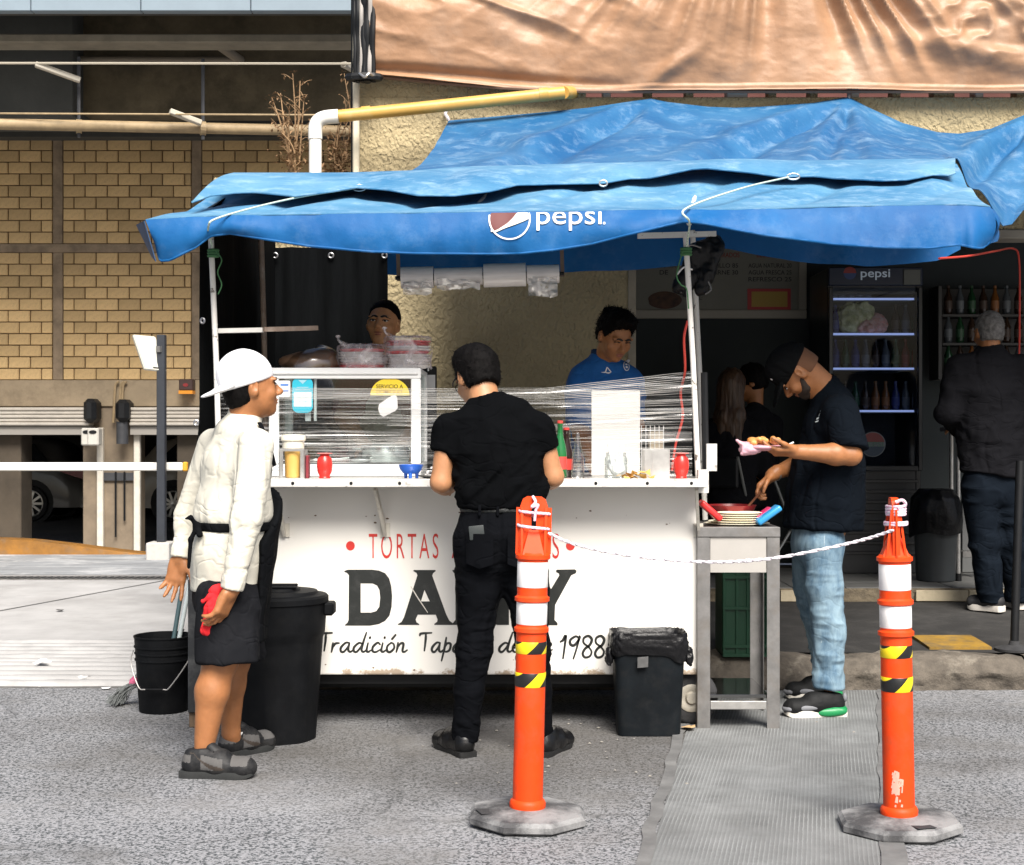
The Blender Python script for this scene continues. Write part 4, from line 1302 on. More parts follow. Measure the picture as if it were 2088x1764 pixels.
# -- pipes, cables, corner post
def pipes():
 Y = 9.0
 t = thing('drain_pipe', 'white downpipe with elbow and a long yellow painted run along the cream wall', 'pipe', (X(643, Y), Y, 0))
 m_w = mat('white_pvc', (.80, .78, .72), .4, var=.04, dirt=(.5, .42, .30), dscale=6, damt=.3)
 m_y = mat('yellow_pvc', (.54, .32, .075), .42, var=.10, vscale=4, dirt=(.66, .50, .24), dscale=5, damt=.5)
 r = 13 * Y / F
 MB().tube([P(643, 1000, Y), P(643, 285, Y)], r, 18).build('downpipe', m_w, t, smooth=40)
 MB().tube(catmull([P(643, 284, Y), P(643, 262, Y), P(648, 248, Y), P(662, 240, Y), P(690, 237, Y)], 5), r * 1.10, 18).build('elbow', m_w, t, smooth=40)
 MB().tube([P(690, 237, Y), P(850, 221, Y + .03), P(1100, 194.5, Y + .08), P(1150, 189, Y + .10)], r * .98, 18).build('pipe_run', m_y, t, smooth=40)
 for a in (742, 1104): MB().tube([P(a - 4, 237 - (a - 690) * .1044, Y + .02 + (a > 900) * .06), P(a + 14, 237 - (a + 18 - 690) * .1044, Y + .02 + (a > 900) * .06)], r * 1.08, 18).build('coupling', m_y, t, smooth=40)
 MB().tube([P(1149, 189, Y + .1), P(1164, 189, Y + .2), P(1168, 190, Y + .32)], r, 18).build('pipe_end', m_y, t, smooth=40)
 Y = 9.22
 t = thing('corner_post', 'slim cream post at the left corner of the stucco wall', 'post', (X(727, Y), Y, 0))
 MB().box((X(720, Y), Y - .03, 0), (X(733, Y), Y + .03, Z(-60, Y)), .008).build('post', mat('post_cream', (.66, .60, .46), .6, var=.1, dirt=(.35, .28, .18), dscale=8, damt=.5), t)
 MB().tube([P(718, 420, Y), P(718, -60, Y)], .008, 6).build('wire', M_dark, t)
 t = thing('cable_bundle', 'bundle of black vertical service cables beside the tan banner', 'cables', (X(740, 9.1), 9.1, Z(165, 9.1)))
 for i, (px, r_, w) in enumerate(((723, .012, 0), (729, .016, 0), (737, .013, 1), (742, .02, 0), (748, .024, 0), (754, .014, 1), (760, .018, 0))):
  pts = [P(px + 1.5 * n1(i * 3.3, k * .9), 168 - k * 34, 9.1 + .02 * n1(k, i)) for k in range(7)]
  MB().tube(catmull(pts, 3), r_, 8).build('cable', M_dark if not w else mat('grey_cable', (.36, .33, .30), .6), t, smooth=40)
 MB().lathe([(.10, -.02), (.11, 0), (.10, .02)], P(742, 158, 9.1), 14, sx=1.1, sy=.5).build('clip', M_dark, t)
 MB().tube(catmull([P(733, 150, 9.05), P(744, 157, 9.0), P(752, 150, 9.0), P(760, 154, 9.03)], 4), .008, 6).build('tie_wire', M_steel, t)
 # red cable hanging at the right
 t = tag(MB().tube(catmull([P(1915, 527, 7.2), P(1975, 522, 7.5), P(2030, 512, 8.2), P(2066, 507, 9.0), P(2078, 530, 9.2), P(2079, 640, 9.25), P(2078, 740, 9.3)], 6), .006, 6).build('red_cable', M_cable_r, smooth=40),
   'thin red cable strung under the right end of the blue tarp', 'cable')
pipes()

# -- dry weeds growing on a low wall
def weeds():
 m_st = mat('dry_stem', (.30, .19, .10), .9, var=.25, vscale=20)
 m_lf = mat('dry_leaf', (.22, .13, .065), .9, var=.4, vscale=30)
 w = tag(MB().box((-1.95, 9.62, 0), (-1.06, 9.92, Z(366, 9.7)), .01).build('planter_wall', M_stucco), 'stub of stucco wall under the dry weeds left of the shop', 'wall')
 def weed(label, bx, by, tips, nleaf, seed):
  rr = random.Random(seed)
  Y = 9.75
  t = thing('dry_weed', label, 'dry plant', P(bx, by, Y), 'dry weeds by the white pipe')
  st = MB(); lf = MB()
  def leaf(p, s):
   a = Vector((rr.uniform(-1, 1), rr.uniform(-1, 1), rr.uniform(-1, .4))).normalized(); s_, u_, _ = frame_of(a)
   q = p + a * s
   lf.mesh([p, p + a * s * .5 + s_ * s * .28 + u_ * s * .12, q, p + a * s * .5 - s_ * s * .28 + u_ * s * .1], [(0, 1, 2), (0, 2, 3)])
  for tx, ty in tips:
   b = P(bx + rr.uniform(-12, 12), by, Y + rr.uniform(-.08, .08)); e = P(tx, ty, Y + rr.uniform(-.15, .15))
   mid = b.lerp(e, .5) + Vector((rr.uniform(-.06, .06), rr.uniform(-.05, .05), .02))
   pts = catmull([b, mid, e], 8)
   st.tube(pts, [.0065 * (1 - .7 * i / len(pts)) + .001 for i in range(len(pts))], 5)
   for k in range(7):
    p = pts[rr.randint(3, len(pts) - 1)]
    d_ = Vector((rr.uniform(-1, 1), rr.uniform(-.6, .6), rr.uniform(.1, 1))).normalized() * rr.uniform(.04, .13)
    st.tube([p, p + d_ * .6 + Vector((0, 0, .01)), p + d_], [.003, .002, .0012], 4)
    for _ in range(3): leaf(p + d_ * rr.uniform(.6, 1), rr.uniform(.012, .03))
   for _ in range(10): leaf(e + Vector((rr.uniform(-.03, .03), rr.uniform(-.03, .03), rr.uniform(-.03, .02))), rr.uniform(.012, .03))
  for _ in range(nleaf):
   h = rr.random() ** 1.3
   tx, ty = rr.choice(tips)
   p = P(bx + (tx - bx) * h * .7 + rr.gauss(0, 15), by + (ty - by) * h * .55 + rr.gauss(0, 10), Y + rr.uniform(-.2, .2))
   leaf(p, rr.uniform(.02, .055))
  st.build('stems', m_st, t, smooth=60)
  tag(lf.build('leaves', m_lf, t), kind='stuff')
 weed('tall dry brown weed with bare seed heads left of the white downpipe', 605, 364, [(597, 150), (554, 198), (572, 190), (612, 165), (560, 255), (585, 240), (590, 215), (620, 200)], 240, 3)
 weed('drooping dry leafy weed between the white downpipe and the wall corner', 690, 364, [(702, 150), (712, 200), (690, 255), (672, 268), (708, 250), (700, 290)], 330, 5)
weeds()

# -- tan banner hanging in front of the upper storey
def banner():
 m = mat('tan_tarp', (.345, .195, .110), .46, spec=.4, var=.12, vscale=3, dirt=(.45, .31, .22), dscale=2, damt=.5, bump=.16, bscale=11, bdist=.03)
 bot = smooth_curve([(748, 152), (800, 158), (900, 168), (1000, 176), (1100, 182), (1200, 185), (2400, 185)], 1)
 Yb = 9.19
 rr = np.random.default_rng(4)
 nu, nv = 330, 110
 us = np.linspace(748, 2420, nu + 1); vs = np.linspace(-150, 1, nv + 1)
 XX, VV = np.meshgrid(us, vs, indexing='ij')
 t = (VV + 150) / 151
 yb = np.array([bot(x) for x in us])[:, None]
 left = 12 * (1 - t)                                                     # left edge leans in towards the top
 PX = XX + left * np.clip((900 - XX) / 150, 0, 1)
 PY = -150 + (yb + 150) * t
 # folds: fan folds from above in the middle, crinkle at left and far right, long sagging swags
 def ridg(a): return 1 - 2 * np.abs(a)
 q = np.stack([PX.ravel() / 100, PY.ravel() / 100, np.zeros(PX.size)], 1)
 fan = (PX - 1560) / (1.0 + .004 * (PY + 150))
 w_mid = np.exp(-((PX - 1660) / 400) ** 2) * np.clip((175 - PY) / 150, 0, 1)
 D = .060 * w_mid * ridg(vnoise(np.stack([fan.ravel() / 27, PY.ravel() / 900, 0 * fan.ravel()], 1)).reshape(PX.shape))
 w_l = np.exp(-((PX - 1000) / 260) ** 2)
 rot = np.stack([(PX * .75 + PY * 1.0).ravel() / 150, (-PX * .45 + PY * 1.1).ravel() / 42, np.ones(PX.size)], 1)
 D += .036 * w_l * np.clip((140 - PY) / 110, 0, 1) * ridg(vnoise(rot)).reshape(PX.shape)
 w_r = np.exp(-((PX - 2050) / 130) ** 2) * np.exp(-((PY - 40) / 70) ** 2)
 D += .032 * w_r * ridg(vnoise(q * np.array([[3.2, 3.2, 1]]) + 9)).reshape(PX.shape)
 swag = np.exp(-(((PY - 60 - .0011 * (PX - 1560) ** 2 * .25) / 22) ** 2)) * np.clip((PX - 1700) / 200, 0, 1)
 D += .045 * swag
 roll = np.exp(-((PY - (142 + (PX - 760) * .06)) / 9) ** 2) * np.clip((1330 - PX) / 300, 0, 1)
 D -= .05 * roll
 curl = np.exp(-(((PX - 1370) + (PY - 140) * 1.2) / 26) ** 2) * np.exp(-((PY - 140) / 40) ** 2)
 D += .05 * curl
 D += .009 * fbm(q * np.array([[1.3, 2.2, 1]]), 4).reshape(PX.shape) + .05 * vnoise(q * np.array([[.35, .5, 1]])).reshape(PX.shape)
 YY = np.minimum(Yb - D - .06 * np.sin(np.pi * np.clip(t, 0, 1)), 9.285)
 YY[:, -4:] = YY[:, -4:] - .012                                          # thick bottom hem
 Wx = (PX - CX) / F * Yb; Wz = EYE - (PY - CY) / F * Yb
 V = np.stack([Wx.ravel(), YY.ravel(), Wz.ravel()], 1)
 ij = np.arange(V.shape[0]).reshape(PX.shape)
 Q = np.stack([ij[:-1, :-1].ravel(), ij[:-1, 1:].ravel(), ij[1:, 1:].ravel(), ij[1:, :-1].ravel()], 1)
 Vb = V + np.array([[0, .006, 0]])
 n = len(V)
 Q2 = np.concatenate([Q, Q[:, ::-1] + n])
 edge = []
 for a, b in ((ij[:, -1], False), (ij[0, :], True), (ij[:, 0], True), (ij[-1, :], False)):
  s = np.stack([a[:-1], a[1:], a[1:] + n, a[:-1] + n], 1); edge.append(s)
 Q2 = np.concatenate([Q2] + edge)
 t = thing('tan_banner', 'large wrinkled tan tarpaulin hung along the top of the cream wall', 'tarpaulin', (X(1500, Yb), Yb, Z(150, Yb)))
 quads_obj('sheet', np.concatenate([V, Vb]), Q2, m, t)
 # dark hem rod under it
 pts = [P(x, bot(x) + 1.5, Yb + .01) for x in np.linspace(752, 2420, 60)]
 MB().tube(pts, .012, 6).build('hem', mat('tan_hem', (.20, .12, .08), .7), t, smooth=40)
 MB().bar(P(762, -60, Yb + .03), P(758, 150, Yb + .03), .03).build('edge_pole', M_steel_d, t)
banner()
# -- THE FOOD STALL
from mathutils.geometry import tessellate_polygon
def flat_poly(mb, outer, holes, fn):
 loops = [[Vector((a, b, 0)) for a, b in outer]] + [[Vector((a, b, 0)) for a, b in h] for h in holes]
 tris = tessellate_polygon(loops)
 allp = [p for l in loops for p in l]
 return mb.mesh([fn(p.x, p.y) for p in allp], [tuple(t) for t in tris])

# -- blue tarpaulins
def tarp_mat(name, c0, c1, fade):
 m = bpy.data.materials.new(name); m.use_nodes = True
 N, L = m.node_tree.nodes, m.node_tree.links
 b = N['Principled BSDF']; b.inputs['Roughness'].default_value = .55; b.inputs['Specular IOR Level'].default_value = .18
 tc = N.new('ShaderNodeTexCoord')
 nz = N.new('ShaderNodeTexNoise'); nz.inputs['Scale'].default_value = 1.6; nz.inputs['Detail'].default_value = 8; nz.inputs['Roughness'].default_value = .7
 L.new(tc.outputs['Object'], nz.inputs[0])
 mr = N.new('ShaderNodeMapRange'); mr.inputs[1].default_value = .35; mr.inputs[2].default_value = .68; L.new(nz.outputs['Fac'], mr.inputs[0])
 mx = N.new('ShaderNodeMix'); mx.data_type = 'RGBA'; mx.inputs[6].default_value = (*c0, 1); mx.inputs[7].default_value = (*c1, 1); L.new(mr.outputs[0], mx.inputs[0])
 n2 = N.new('ShaderNodeTexNoise'); n2.inputs['Scale'].default_value = 7; n2.inputs['Detail'].default_value = 9; n2.inputs['Roughness'].default_value = .75; L.new(tc.outputs['Object'], n2.inputs[0])
 m2 = N.new('ShaderNodeMapRange'); m2.inputs[1].default_value = .5; m2.inputs[2].default_value = .8; m2.inputs[4].default_value = fade; L.new(n2.outputs['Fac'], m2.inputs[0])
 mx2 = N.new('ShaderNodeMix'); mx2.data_type = 'RGBA'; mx2.inputs[7].default_value = (.45, .60, .70, 1); L.new(mx.outputs[2], mx2.inputs[6]); L.new(m2.outputs[0], mx2.inputs[0])
 L.new(mx2.outputs[2], b.inputs['Base Color'])
 n3 = N.new('ShaderNodeTexNoise'); n3.inputs['Scale'].default_value = 16; n3.inputs['Detail'].default_value = 4; L.new(tc.outputs['Object'], n3.inputs[0])
 bp = N.new('ShaderNodeBump'); bp.inputs['Strength'].default_value = .25; bp.inputs['Distance'].default_value = .012; L.new(n3.outputs['Fac'], bp.inputs['Height']); L.new(bp.outputs[0], b.inputs['Normal'])
 tr = N.new('ShaderNodeBsdfTranslucent'); tr.inputs[0].default_value = (*c0, 1)
 mxs = N.new('ShaderNodeMixShader'); mxs.inputs[0].default_value = .02
 L.new(b.outputs[0], mxs.inputs[1]); L.new(tr.outputs[0], mxs.inputs[2]); L.new(mxs.outputs[0], N['Material Output'].inputs[0])
 return m
M_tarp_v = tarp_mat('blue_tarp', (.005, .075, .235), (.010, .11, .30), .10)
M_tarp_t = tarp_mat('pale_sheen_blue_tarp', (.04, .165, .32), (.13, .29, .43), .6)  # paler than the valance: bright sky sheen put into the faded blue
M_tarp_u = tarp_mat('faded_blue_tarp', (.009, .085, .22), (.045, .16, .31), .4)

YF, YBK = 6.2, 7.45
f_top = smooth_curve([(270, 452), (297, 449), (430, 441), (700, 437), (1000, 433), (1200, 431), (1395, 428), (1500, 429), (1700, 422), (1850, 420), (1960, 418), (2019, 421), (2035, 425)], 1)
f_bot = smooth_curve([(297, 500), (319, 533), (345, 533), (400, 505), (430, 482), (470, 477), (540, 489), (630, 503), (752, 514), (850, 518), (1000, 519), (1061, 518), (1130, 511), (1205, 499), (1280, 480), (1350, 463), (1393, 453), (1440, 458), (1500, 470), (1560, 481), (1700, 499), (1800, 506), (1900, 507), (1955, 500), (1999, 509), (2019, 495)], 0)
f_back = smooth_curve([(475, 362), (700, 362), (850, 357), (940, 350), (1200, 343), (1400, 338), (1600, 338), (1850, 334), (1950, 335)], 1)
def low_pt(u, v):
 """lower tarp top sheet: u across, v=0 ridge .. 1 front edge"""
 xb = 475 + u * (1950 - 475); xf = 297 + u * (2019 - 297)
 b = P(xb, f_back(xb), YBK); f = P(xf, f_top(xf), YF)
 p = b.lerp(f, v)
 sag = math.sin(PI * v) * (.018 + .022 * abs(math.sin(PI * u * 4.0 + .6)))
 p.z -= sag + (.020 * n1(u * 8, v * 2.2, 2) + .008 * n1(u * 22, v * 6, 5) + .018 * math.exp(-((u * 6.2 + v * .9) % 1.0 - .5) ** 2 / .01)) * math.sin(PI * v)
 return p
def low_z(x, Y):
 u = (x - (X(297, YF) + (X(475, YBK) - X(297, YF)) * (Y - YF) / (YBK - YF)))
 return None
def tarps():
 t = thing('stall_awning', 'bright blue tarp awning with a printed valance over the food cart', 'awning', (X(1150, YF), YF, Z(430, YF)))
 mb = MB()
 mb.grid(lambda u, v: low_pt(u, v), 150, 26, .004)
 mb.build('top_sheet', M_tarp_t, t, smooth=60)
 # valance
 def val(u, v):
  x = 297 + u * (2019 - 297)
  y0, y1 = f_top(x), f_bot(x)
  xx = x + (22 * v if x < 330 else 0) * max(0, 1 - (x - 297) / 33)
  xx += 12 * math.sin(PI * v) * sm(1975, 2019, x)
  y = y0 + (y1 - y0) * v
  bul = -.022 * math.sin(PI * min(v * .9, 1)) - .05 * v * v * sm(1050, 1500, x) * (1 - sm(1950, 2019, x))
  w = (.020 * n1(u * 26, v * .6, 1) + .009 * n1(u * 70, v * 1.5, 4)) * (.15 + v)
  w += .030 * math.exp(-((x - 1395) / 26) ** 2) * v - .02 * math.exp(-((x - 1440) / 20) ** 2) * v
  w += .05 * sm(400, 300, x) * v
  w += .03 * math.sin((x - 1940) / 9) * sm(1940, 1990, x) * v
  return P(xx, y, YF + bul + w + .004)
 mb = MB(); mb.grid(val, 220, 14, .004)
 va = mb.build('valance', M_tarp_v, t, smooth=60)
 MB().tube([val(i / 220, 1.0) + Vector((0, -.004, .002)) for i in range(221)], .0055, 6).build('hem', M_tarp_v, va, smooth=60)
 # left end flap turned round the corner, right corner pouch
 mb = MB()
 def fl(u, v):
  a = P(279 + 16 * u, 458 - 8 * u, YF + .30 * (1 - u)); b = P(311 + 8 * u, 524 + 9 * u, YF + .02 + .22 * (1 - u))
  return a.lerp(b, v)
 mb.grid(fl, 6, 10, .004); mb.build('end_flap', mat('dark_blue_tarp', (.008, .045, .12), .5), t, smooth=60)
 mb = MB()
 def fr(u, v):
  a = P(2019 + 3 * u, 421 + 10 * u, YF + .5 * u); b = P(2016 + 14 * math.sin(PI * u), 497 - 10 * u, YF + .02 + .45 * u)
  p = a.lerp(b, v); q = 14 * math.sin(PI * v) * (1 - .3 * u)
  p.x += q / F * YF; p.y += .02 * math.sin(9 * v + 5 * u)
  return p
 mb.grid(fr, 8, 14, .004); mb.build('end_flap', M_tarp_v, t, smooth=60)
 # inner back valance
 bb = smooth_curve([(790, 560), (830, 562), (1000, 558), (1147, 555), (1280, 551), (1401, 540), (1473, 504), (1540, 518), (1624, 533), (1768, 544), (1912, 533), (1965, 505)], 1)
 mb = MB()
 def bv(u, v):
  x = 790 + u * 1170
  y = 375 + (bb(x) - 375) * v
  p = P(x, y, 7.42); p.y += .03 * n1(u * 20, v) * v
  return p
 mb.grid(bv, 90, 8, .004); mb.build('back_valance', M_tarp_v, t, smooth=60)
 # frame bars under the sheet
 fb = MB()
 fb.tube([P(310, 462, YF + .05), P(2010, 440, YF + .05)], .014, 8)
 fb.tube([P(500, 380, YBK - .04), P(1925, 358, YBK - .04)], .014, 8)
 for u in (.09, .37, .645, .97):
  fb.tube([low_pt(u, .0) - Vector((0, 0, .05)), low_pt(u, 1.0) - Vector((0, -.04, .05))], .012, 8)
 fb.bar(P(1300, 481, 6.75), P(1460, 477, 6.75), .024)
 fb.build('frame', M_chip, t, smooth=40)
 # printed mark: red, white and blue roundel cut by the fold, and lower-case word
 def onv(x, y, off=-.012):
  u = (x - 297) / (2019 - 297); v = (y - f_top(x)) / (f_bot(x) - f_top(x))
  p = val(u, max(-.05, min(1, v)))
  # keep to the ray of (x, y), a hair in front of the cloth
  return P(x, y, p.y - .010)
 cx, cy, r = 1039, 446, 43
 def clip_poly(pts): return [(a, max(b, f_top(a) + 1.2)) for a, b in pts]
 def patch(fy0, fy1, x0, x1, m, name, n=28, rows=6):
  mb = MB()
  for i in range(n):
   xa, xb = x0 + (x1 - x0) * i / n, x0 + (x1 - x0) * (i + 1) / n
   for j in range(rows):
    q = []
    for xx, jj in ((xa, j), (xb, j), (xb, j + 1), (xa, j + 1)):
     a, b = max(fy0(xx), f_top(xx) + 1), max(fy1(xx), f_top(xx) + 1)
     q.append(onv(xx, a + (b - a) * jj / rows))
    mb.mesh(q, [(0, 1, 2, 3)])
  mb.bm.verts.ensure_lookup_table()
  bmesh.ops.remove_doubles(mb.bm, verts=mb.bm.verts[:], dist=1e-5)
  return mb.build(name, m, va)
 circ = lambda x, s, rr: cy + s * math.sqrt(max(0, rr * rr - (x - cx) ** 2))
 low_w = lambda x: interp([(996, 482), (1010, 474), (1030, 465), (1050, 458), (1070, 450), (1090, 440)], x)
 up_w = lambda x: interp([(996, 475), (1015, 468), (1035, 455), (1046, 444), (1054, 434), (1060, 425), (1090, 425)], x)
 m_r, m_w = mat('print_dark_red', (.10, .010, .010), .6), mat('print_cream', (.74, .68, .58), .55)
 patch(lambda x: circ(x, -1, r - 3), lambda x: min(up_w(x), circ(x, 1, r - 3)), cx - r + 4, 1060, m_r, 'print')
 patch(lambda x: max(up_w(x), circ(x, -1, r - 3)), lambda x: min(low_w(x), circ(x, 1, r - 3)), cx - r + 5, cx + r - 4, m_w, 'print')
 ring = MB()
 n = 64
 for i in range(n):
  a0, a1 = 2 * PI * i / n, 2 * PI * (i + 1) / n
  q = [(cx + rr * math.cos(a), cy + rr * math.sin(a)) for a, rr in ((a0, r), (a1, r), (a1, r - 3.2), (a0, r - 3.2))]
  if all(b > f_top(a) + 1 for a, b in q): ring.mesh([onv(a, b) for a, b in q], [(0, 1, 2, 3)])
 ring.build('print', M_ink_white, va)
 me, v = text_mesh('pepsi', 1.0, bold=.0)
 v[:, 0] /= v[:, 0].max()
 asc = v[:, 1].max()
 co = []
 for a, b, c in v:
  x = 1094 + a * 133; y = 470 - b * 50
  co.append(onv(x, max(y, f_top(x) + 1)) - wpos(va))
 me.vertices.foreach_set('co', np.array([tuple(c) for c in co], np.float32).ravel()); me.update(); me.name = 'lettering'
 link_mesh('lettering', me, M_ink_white, va)
 ring = MB()
 for i in range(12):
  a0, a1 = 2 * PI * i / 12, 2 * PI * (i + 1) / 12
  ring.mesh([onv(1232 + rr * math.cos(a), 455 + rr * math.sin(a)) for a, rr in ((a0, 2.6), (a1, 2.6), (a1, 1.6), (a0, 1.6))], [(0, 1, 2, 3)])
 ring.build('print', M_ink_white, va)
 # -- upper tarp, from the wall over the ridge to a loose wavy front edge
 t = thing('upper_tarp', 'faded blue tarpaulin tied to the wall and lapped over the awning top', 'tarpaulin', (X(1500, 9.2), 9.2, Z(220, 9.2)))
 wall = smooth_curve([(915, 247), (985, 241), (1100, 231), (1200, 221), (1300, 206), (1327, 202), (1360, 209), (1444, 219), (1500, 221), (1552, 219), (1660, 211), (1710, 202), (1731, 199), (1768, 219), (1840, 252), (1912, 271), (1956, 274), (2020, 264), (2088, 236), (2150, 214)], 0, 400)
 ridge_x = [(0, 820), (.80, 1950), (.88, 2012), (.94, 2050), (1, 2090)]
 ridge_y = [(0, 362), (.10, 351), (.5, 340), (.80, 334), (.86, 380), (.90, 430), (.93, 462), (.96, 458), (1, 425)]
 ridge_Y = [(0, 7.44), (.80, 7.44), (.88, 7.30), (.94, 7.45), (1, 7.9)]
 segs = [((1327, 202), (985, 350), 1), ((1731, 200), (1340, 342), 1.0), ((1731, 200), (1640, 335), .5), ((1731, 200), (1790, 335), .35), ((2100, 238), (1955, 335), 1.2), ((1327, 204), (1560, 300), .25), ((920, 248), (1180, 330), .3)]
 def up(u, v):
  u *= 1.25
  e = max(0, u - 1); u = min(u, 1)  # width past the visible right end, added out of view to shade the shop
  xw = 915 + u * (2150 - 915) + e * 1300
  a = P(xw, wall(min(xw, 2150)) + 10 * math.sin(e * 12), 9.22)
  b = P(interp(ridge_x, u) + e * 1300, interp(ridge_y, u), interp(ridge_Y, u))
  p = a.lerp(b, v)
  sag = math.sin(PI * v) * (.05 + .05 * sm(.75, .95, u))
  p.z -= sag
  x = CX + p.x / p.y * F; y = CY - (p.z - EYE) / p.y * F
  d_ = 0
  for (ax, ay), (bx, by), k in segs:
   L = math.hypot(bx - ax, by - ay); tx, ty = (bx - ax) / L, (by - ay) / L
   al = ((x - ax) * tx + (y - ay) * ty) / L
   if al < -.05 or al > 1.1: continue
   s = (x - ax) * ty - (y - ay) * tx
   if ty * 1 < 0: s = -s
   s = -s if tx < 0 else s
   fade = sm(0, .22, al) * (1 - .5 * sm(.7, 1.1, al))
   w = 7 + 16 * al
   sgn = 1 if tx < 0 else -1
   below = (y - ay) - ty / tx * (x - ax) if abs(tx) > .2 else (x - ax)
   below *= abs(tx)
   d_ += k * fade * (.045 * math.exp(-(below / w) ** 2) - .060 * math.exp(-((below - 1.5 * w) / (1.2 * w)) ** 2))
  d_ += .014 * n1(u * 13, v * 5, 3) * math.sin(PI * v) + .006 * n1(u * 34, v * 14, 6) * math.sin(PI * v)
  d_ *= sm(0, .10, v)
  p.z += d_; p.y -= d_ * .5
  return p
 mb = MB(); mb.grid(up, 275, 60, .004)
 mb.build('slope_sheet', M_tarp_u, t, smooth=70)
 edge = smooth_curve([(392, 412), (430, 399), (480, 393), (520, 392), (600, 400), (680, 390), (725, 382), (790, 387), (850, 398), (925, 399), (1000, 390), (1055, 377), (1120, 376), (1230, 376), (1330, 362), (1410, 345), (1440, 343), (1530, 352), (1605, 363), (1700, 373), (1800, 379), (1850, 378), (1900, 369), (1948, 352)], 0, 400)
 def flap(u, v):
  xr_ = 477 + u * (1948 - 477); xe = 392 + u * (1948 - 392)
  a = P(xr_, f_back(xr_) - 2.0, YBK - .012)
  a.z += .016
  ye = edge(xe)
  den = .309 - (CY - ye) / F
  Ye = min(.965 / max(den, .05), 6.98)
  b = P(xe, ye, Ye)
  p = a.lerp(b, v)
  lo = low_pt(min(1, max(0, u)), 0).lerp(low_pt(u, 1), (YBK - p.y) / (YBK - YF))
  p.z = max(p.z, lo.z + .014)
  p.z += math.sin(PI * v) * (.012 + .02 * abs(n1(u * 11, 2)))
  return p
 mb = MB(); mb.grid(flap, 200, 14, .004)
 fo_ = mb.build('loose_flap', M_tarp_t, t, smooth=70)
 MB().tube([flap(i / 200, 1.0) for i in range(201)], .005, 6).build('hem', M_tarp_t, fo_, smooth=60)
 MB().tube([P(1230 + 8 * math.cos(a), 374 + 6 * math.sin(a), 6.80) for a in np.linspace(0, 2 * PI, 16)], .004, 6).build('d_ring', M_steel, t)
 MB().tube(catmull([P(915, 246, 9.2), P(913, 240, 9.2), P(908, 232, 9.25), P(911, 226, 9.28)], 4), .010, 6).build('tie', M_rope_w, t)
 MB().tube([P(1731, 203, 9.2), P(1731, 190, 9.27)], .008, 6).build('tie', M_rope_w, t)
 # -- ropes that hold the upper tarp down to the posts
 def rope(label, hook, edge_, post, tail):
  r = thing('tie_rope', label, 'rope', P(*edge_), 'ropes over the awning')
  h, e, q = P(*hook), P(*edge_), P(*post)
  e = e + Vector((0, -.03, .004)); MB().tube(catmull([h, h.lerp(e, .5) + Vector((0, 0, .014)), e, e.lerp(q, .5) + Vector((-.004, -.16, 0)), q], 8), .0045, 6).build('rope', M_rope_g, r, smooth=40)
  MB().tube([h + Vector((.03 * math.cos(a) + .02, -.01, .014 * math.sin(a))) for a in np.linspace(0, 2 * PI, 12)], .004, 6).build('hook', M_steel, r)
  for k in range(3): MB().lathe([(.024, -.006), (.028, 0), (.024, .006)], q + Vector((0, .02, -.01 - .012 * k)), 12).build('knot', M_rope_gd, r)
  MB().tube(catmull([P(*p) for p in tail], 6), .003, 5).build('loose_end', M_rope_gd, r)
  return r
 rope('pale green rope from the tarp edge down to the left awning post', (724, 384, 6.82), (455, 446, 6.19), (433, 505, 6.46), [(440, 512, 6.44), (452, 530, 6.43), (444, 555, 6.43), (452, 580, 6.43), (445, 600, 6.44)])
 rope('pale green rope from the tarp edge down to the right awning post', (1608, 361, 6.90), (1396, 430, 6.185), (1400, 502, 6.46), [(1392, 512, 6.44), (1380, 560, 6.42), (1388, 580, 6.42), (1400, 590, 6.43), (1404, 630, 6.44)])
tarps()

# -- black side and back curtain
def curtain():
 t = thing('black_curtain', 'black shade cloth curtain closing the left end of the stall', 'curtain', (-1.36, 7.5, 0))
 m = mat('black_cloth', (.0035, .004, .0045), .95, spec=.05, var=.4, vscale=3, stretch=(4, 4, .3), bump=.3, bscale=8, bstretch=(3, 3, .4), bdist=.02)
 def side(u, v):
  y = 6.52 + u * 2.0; zt_ = 2.16 + .309 * (min(y, 7.4) - 6.2); z = zt_ - v * (zt_ - .18)
  x = -1.385 + .02 * n1(u * 9, z * .6) - .02 * math.exp(-((z - 1.18) / .12) ** 2) * (1 - u)
  return (x, y, z)
 mb = MB(); mb.grid(side, 40, 60, .004); sd = mb.build('side_cloth', m, t, smooth=60)
 Yb = 8.5
 def back(u, v):
  xr_ = interp([(0, 792), (.35, 790), (.6, 755), (1, 740)], v)
  x = 545 + u * (xr_ - 545); z = Z(505, Yb) - v * (Z(505, Yb) - .3)
  return (X(x, Yb), Yb + .03 * n1(u * 10, v * 1.5, 5), z)
 mb = MB(); mb.grid(back, 50, 40, .004); bk = mb.build('back_cloth', m, t, smooth=60)
 mr = mat('grommet_ring', (.35, .35, .36), .35, metal=.8)
 for px in (561, 675, 784):
  MB().tube([P(px + 5 * math.cos(a), 521 + 5 * math.sin(a), Yb - .03) for a in np.linspace(0, 2 * PI, 14)], .005, 6).build('grommet', mr, bk)
 for y in (654, 862):
  MB().tube([P(413 - (y > 800) * 13 + 4 * math.cos(a), y + 5 * math.sin(a), 6.50) for a in np.linspace(0, 2 * PI, 12)], .005, 6).build('grommet', mr, sd)
 MB().tube([(-1.385, 6.5, 2.25), (-1.385, 7.4, 2.50), (-1.385, 8.5, 2.50), (X(800, 8.5), 8.5, 2.44)], .012, 6).build('rail', M_dark, t)
curtain()

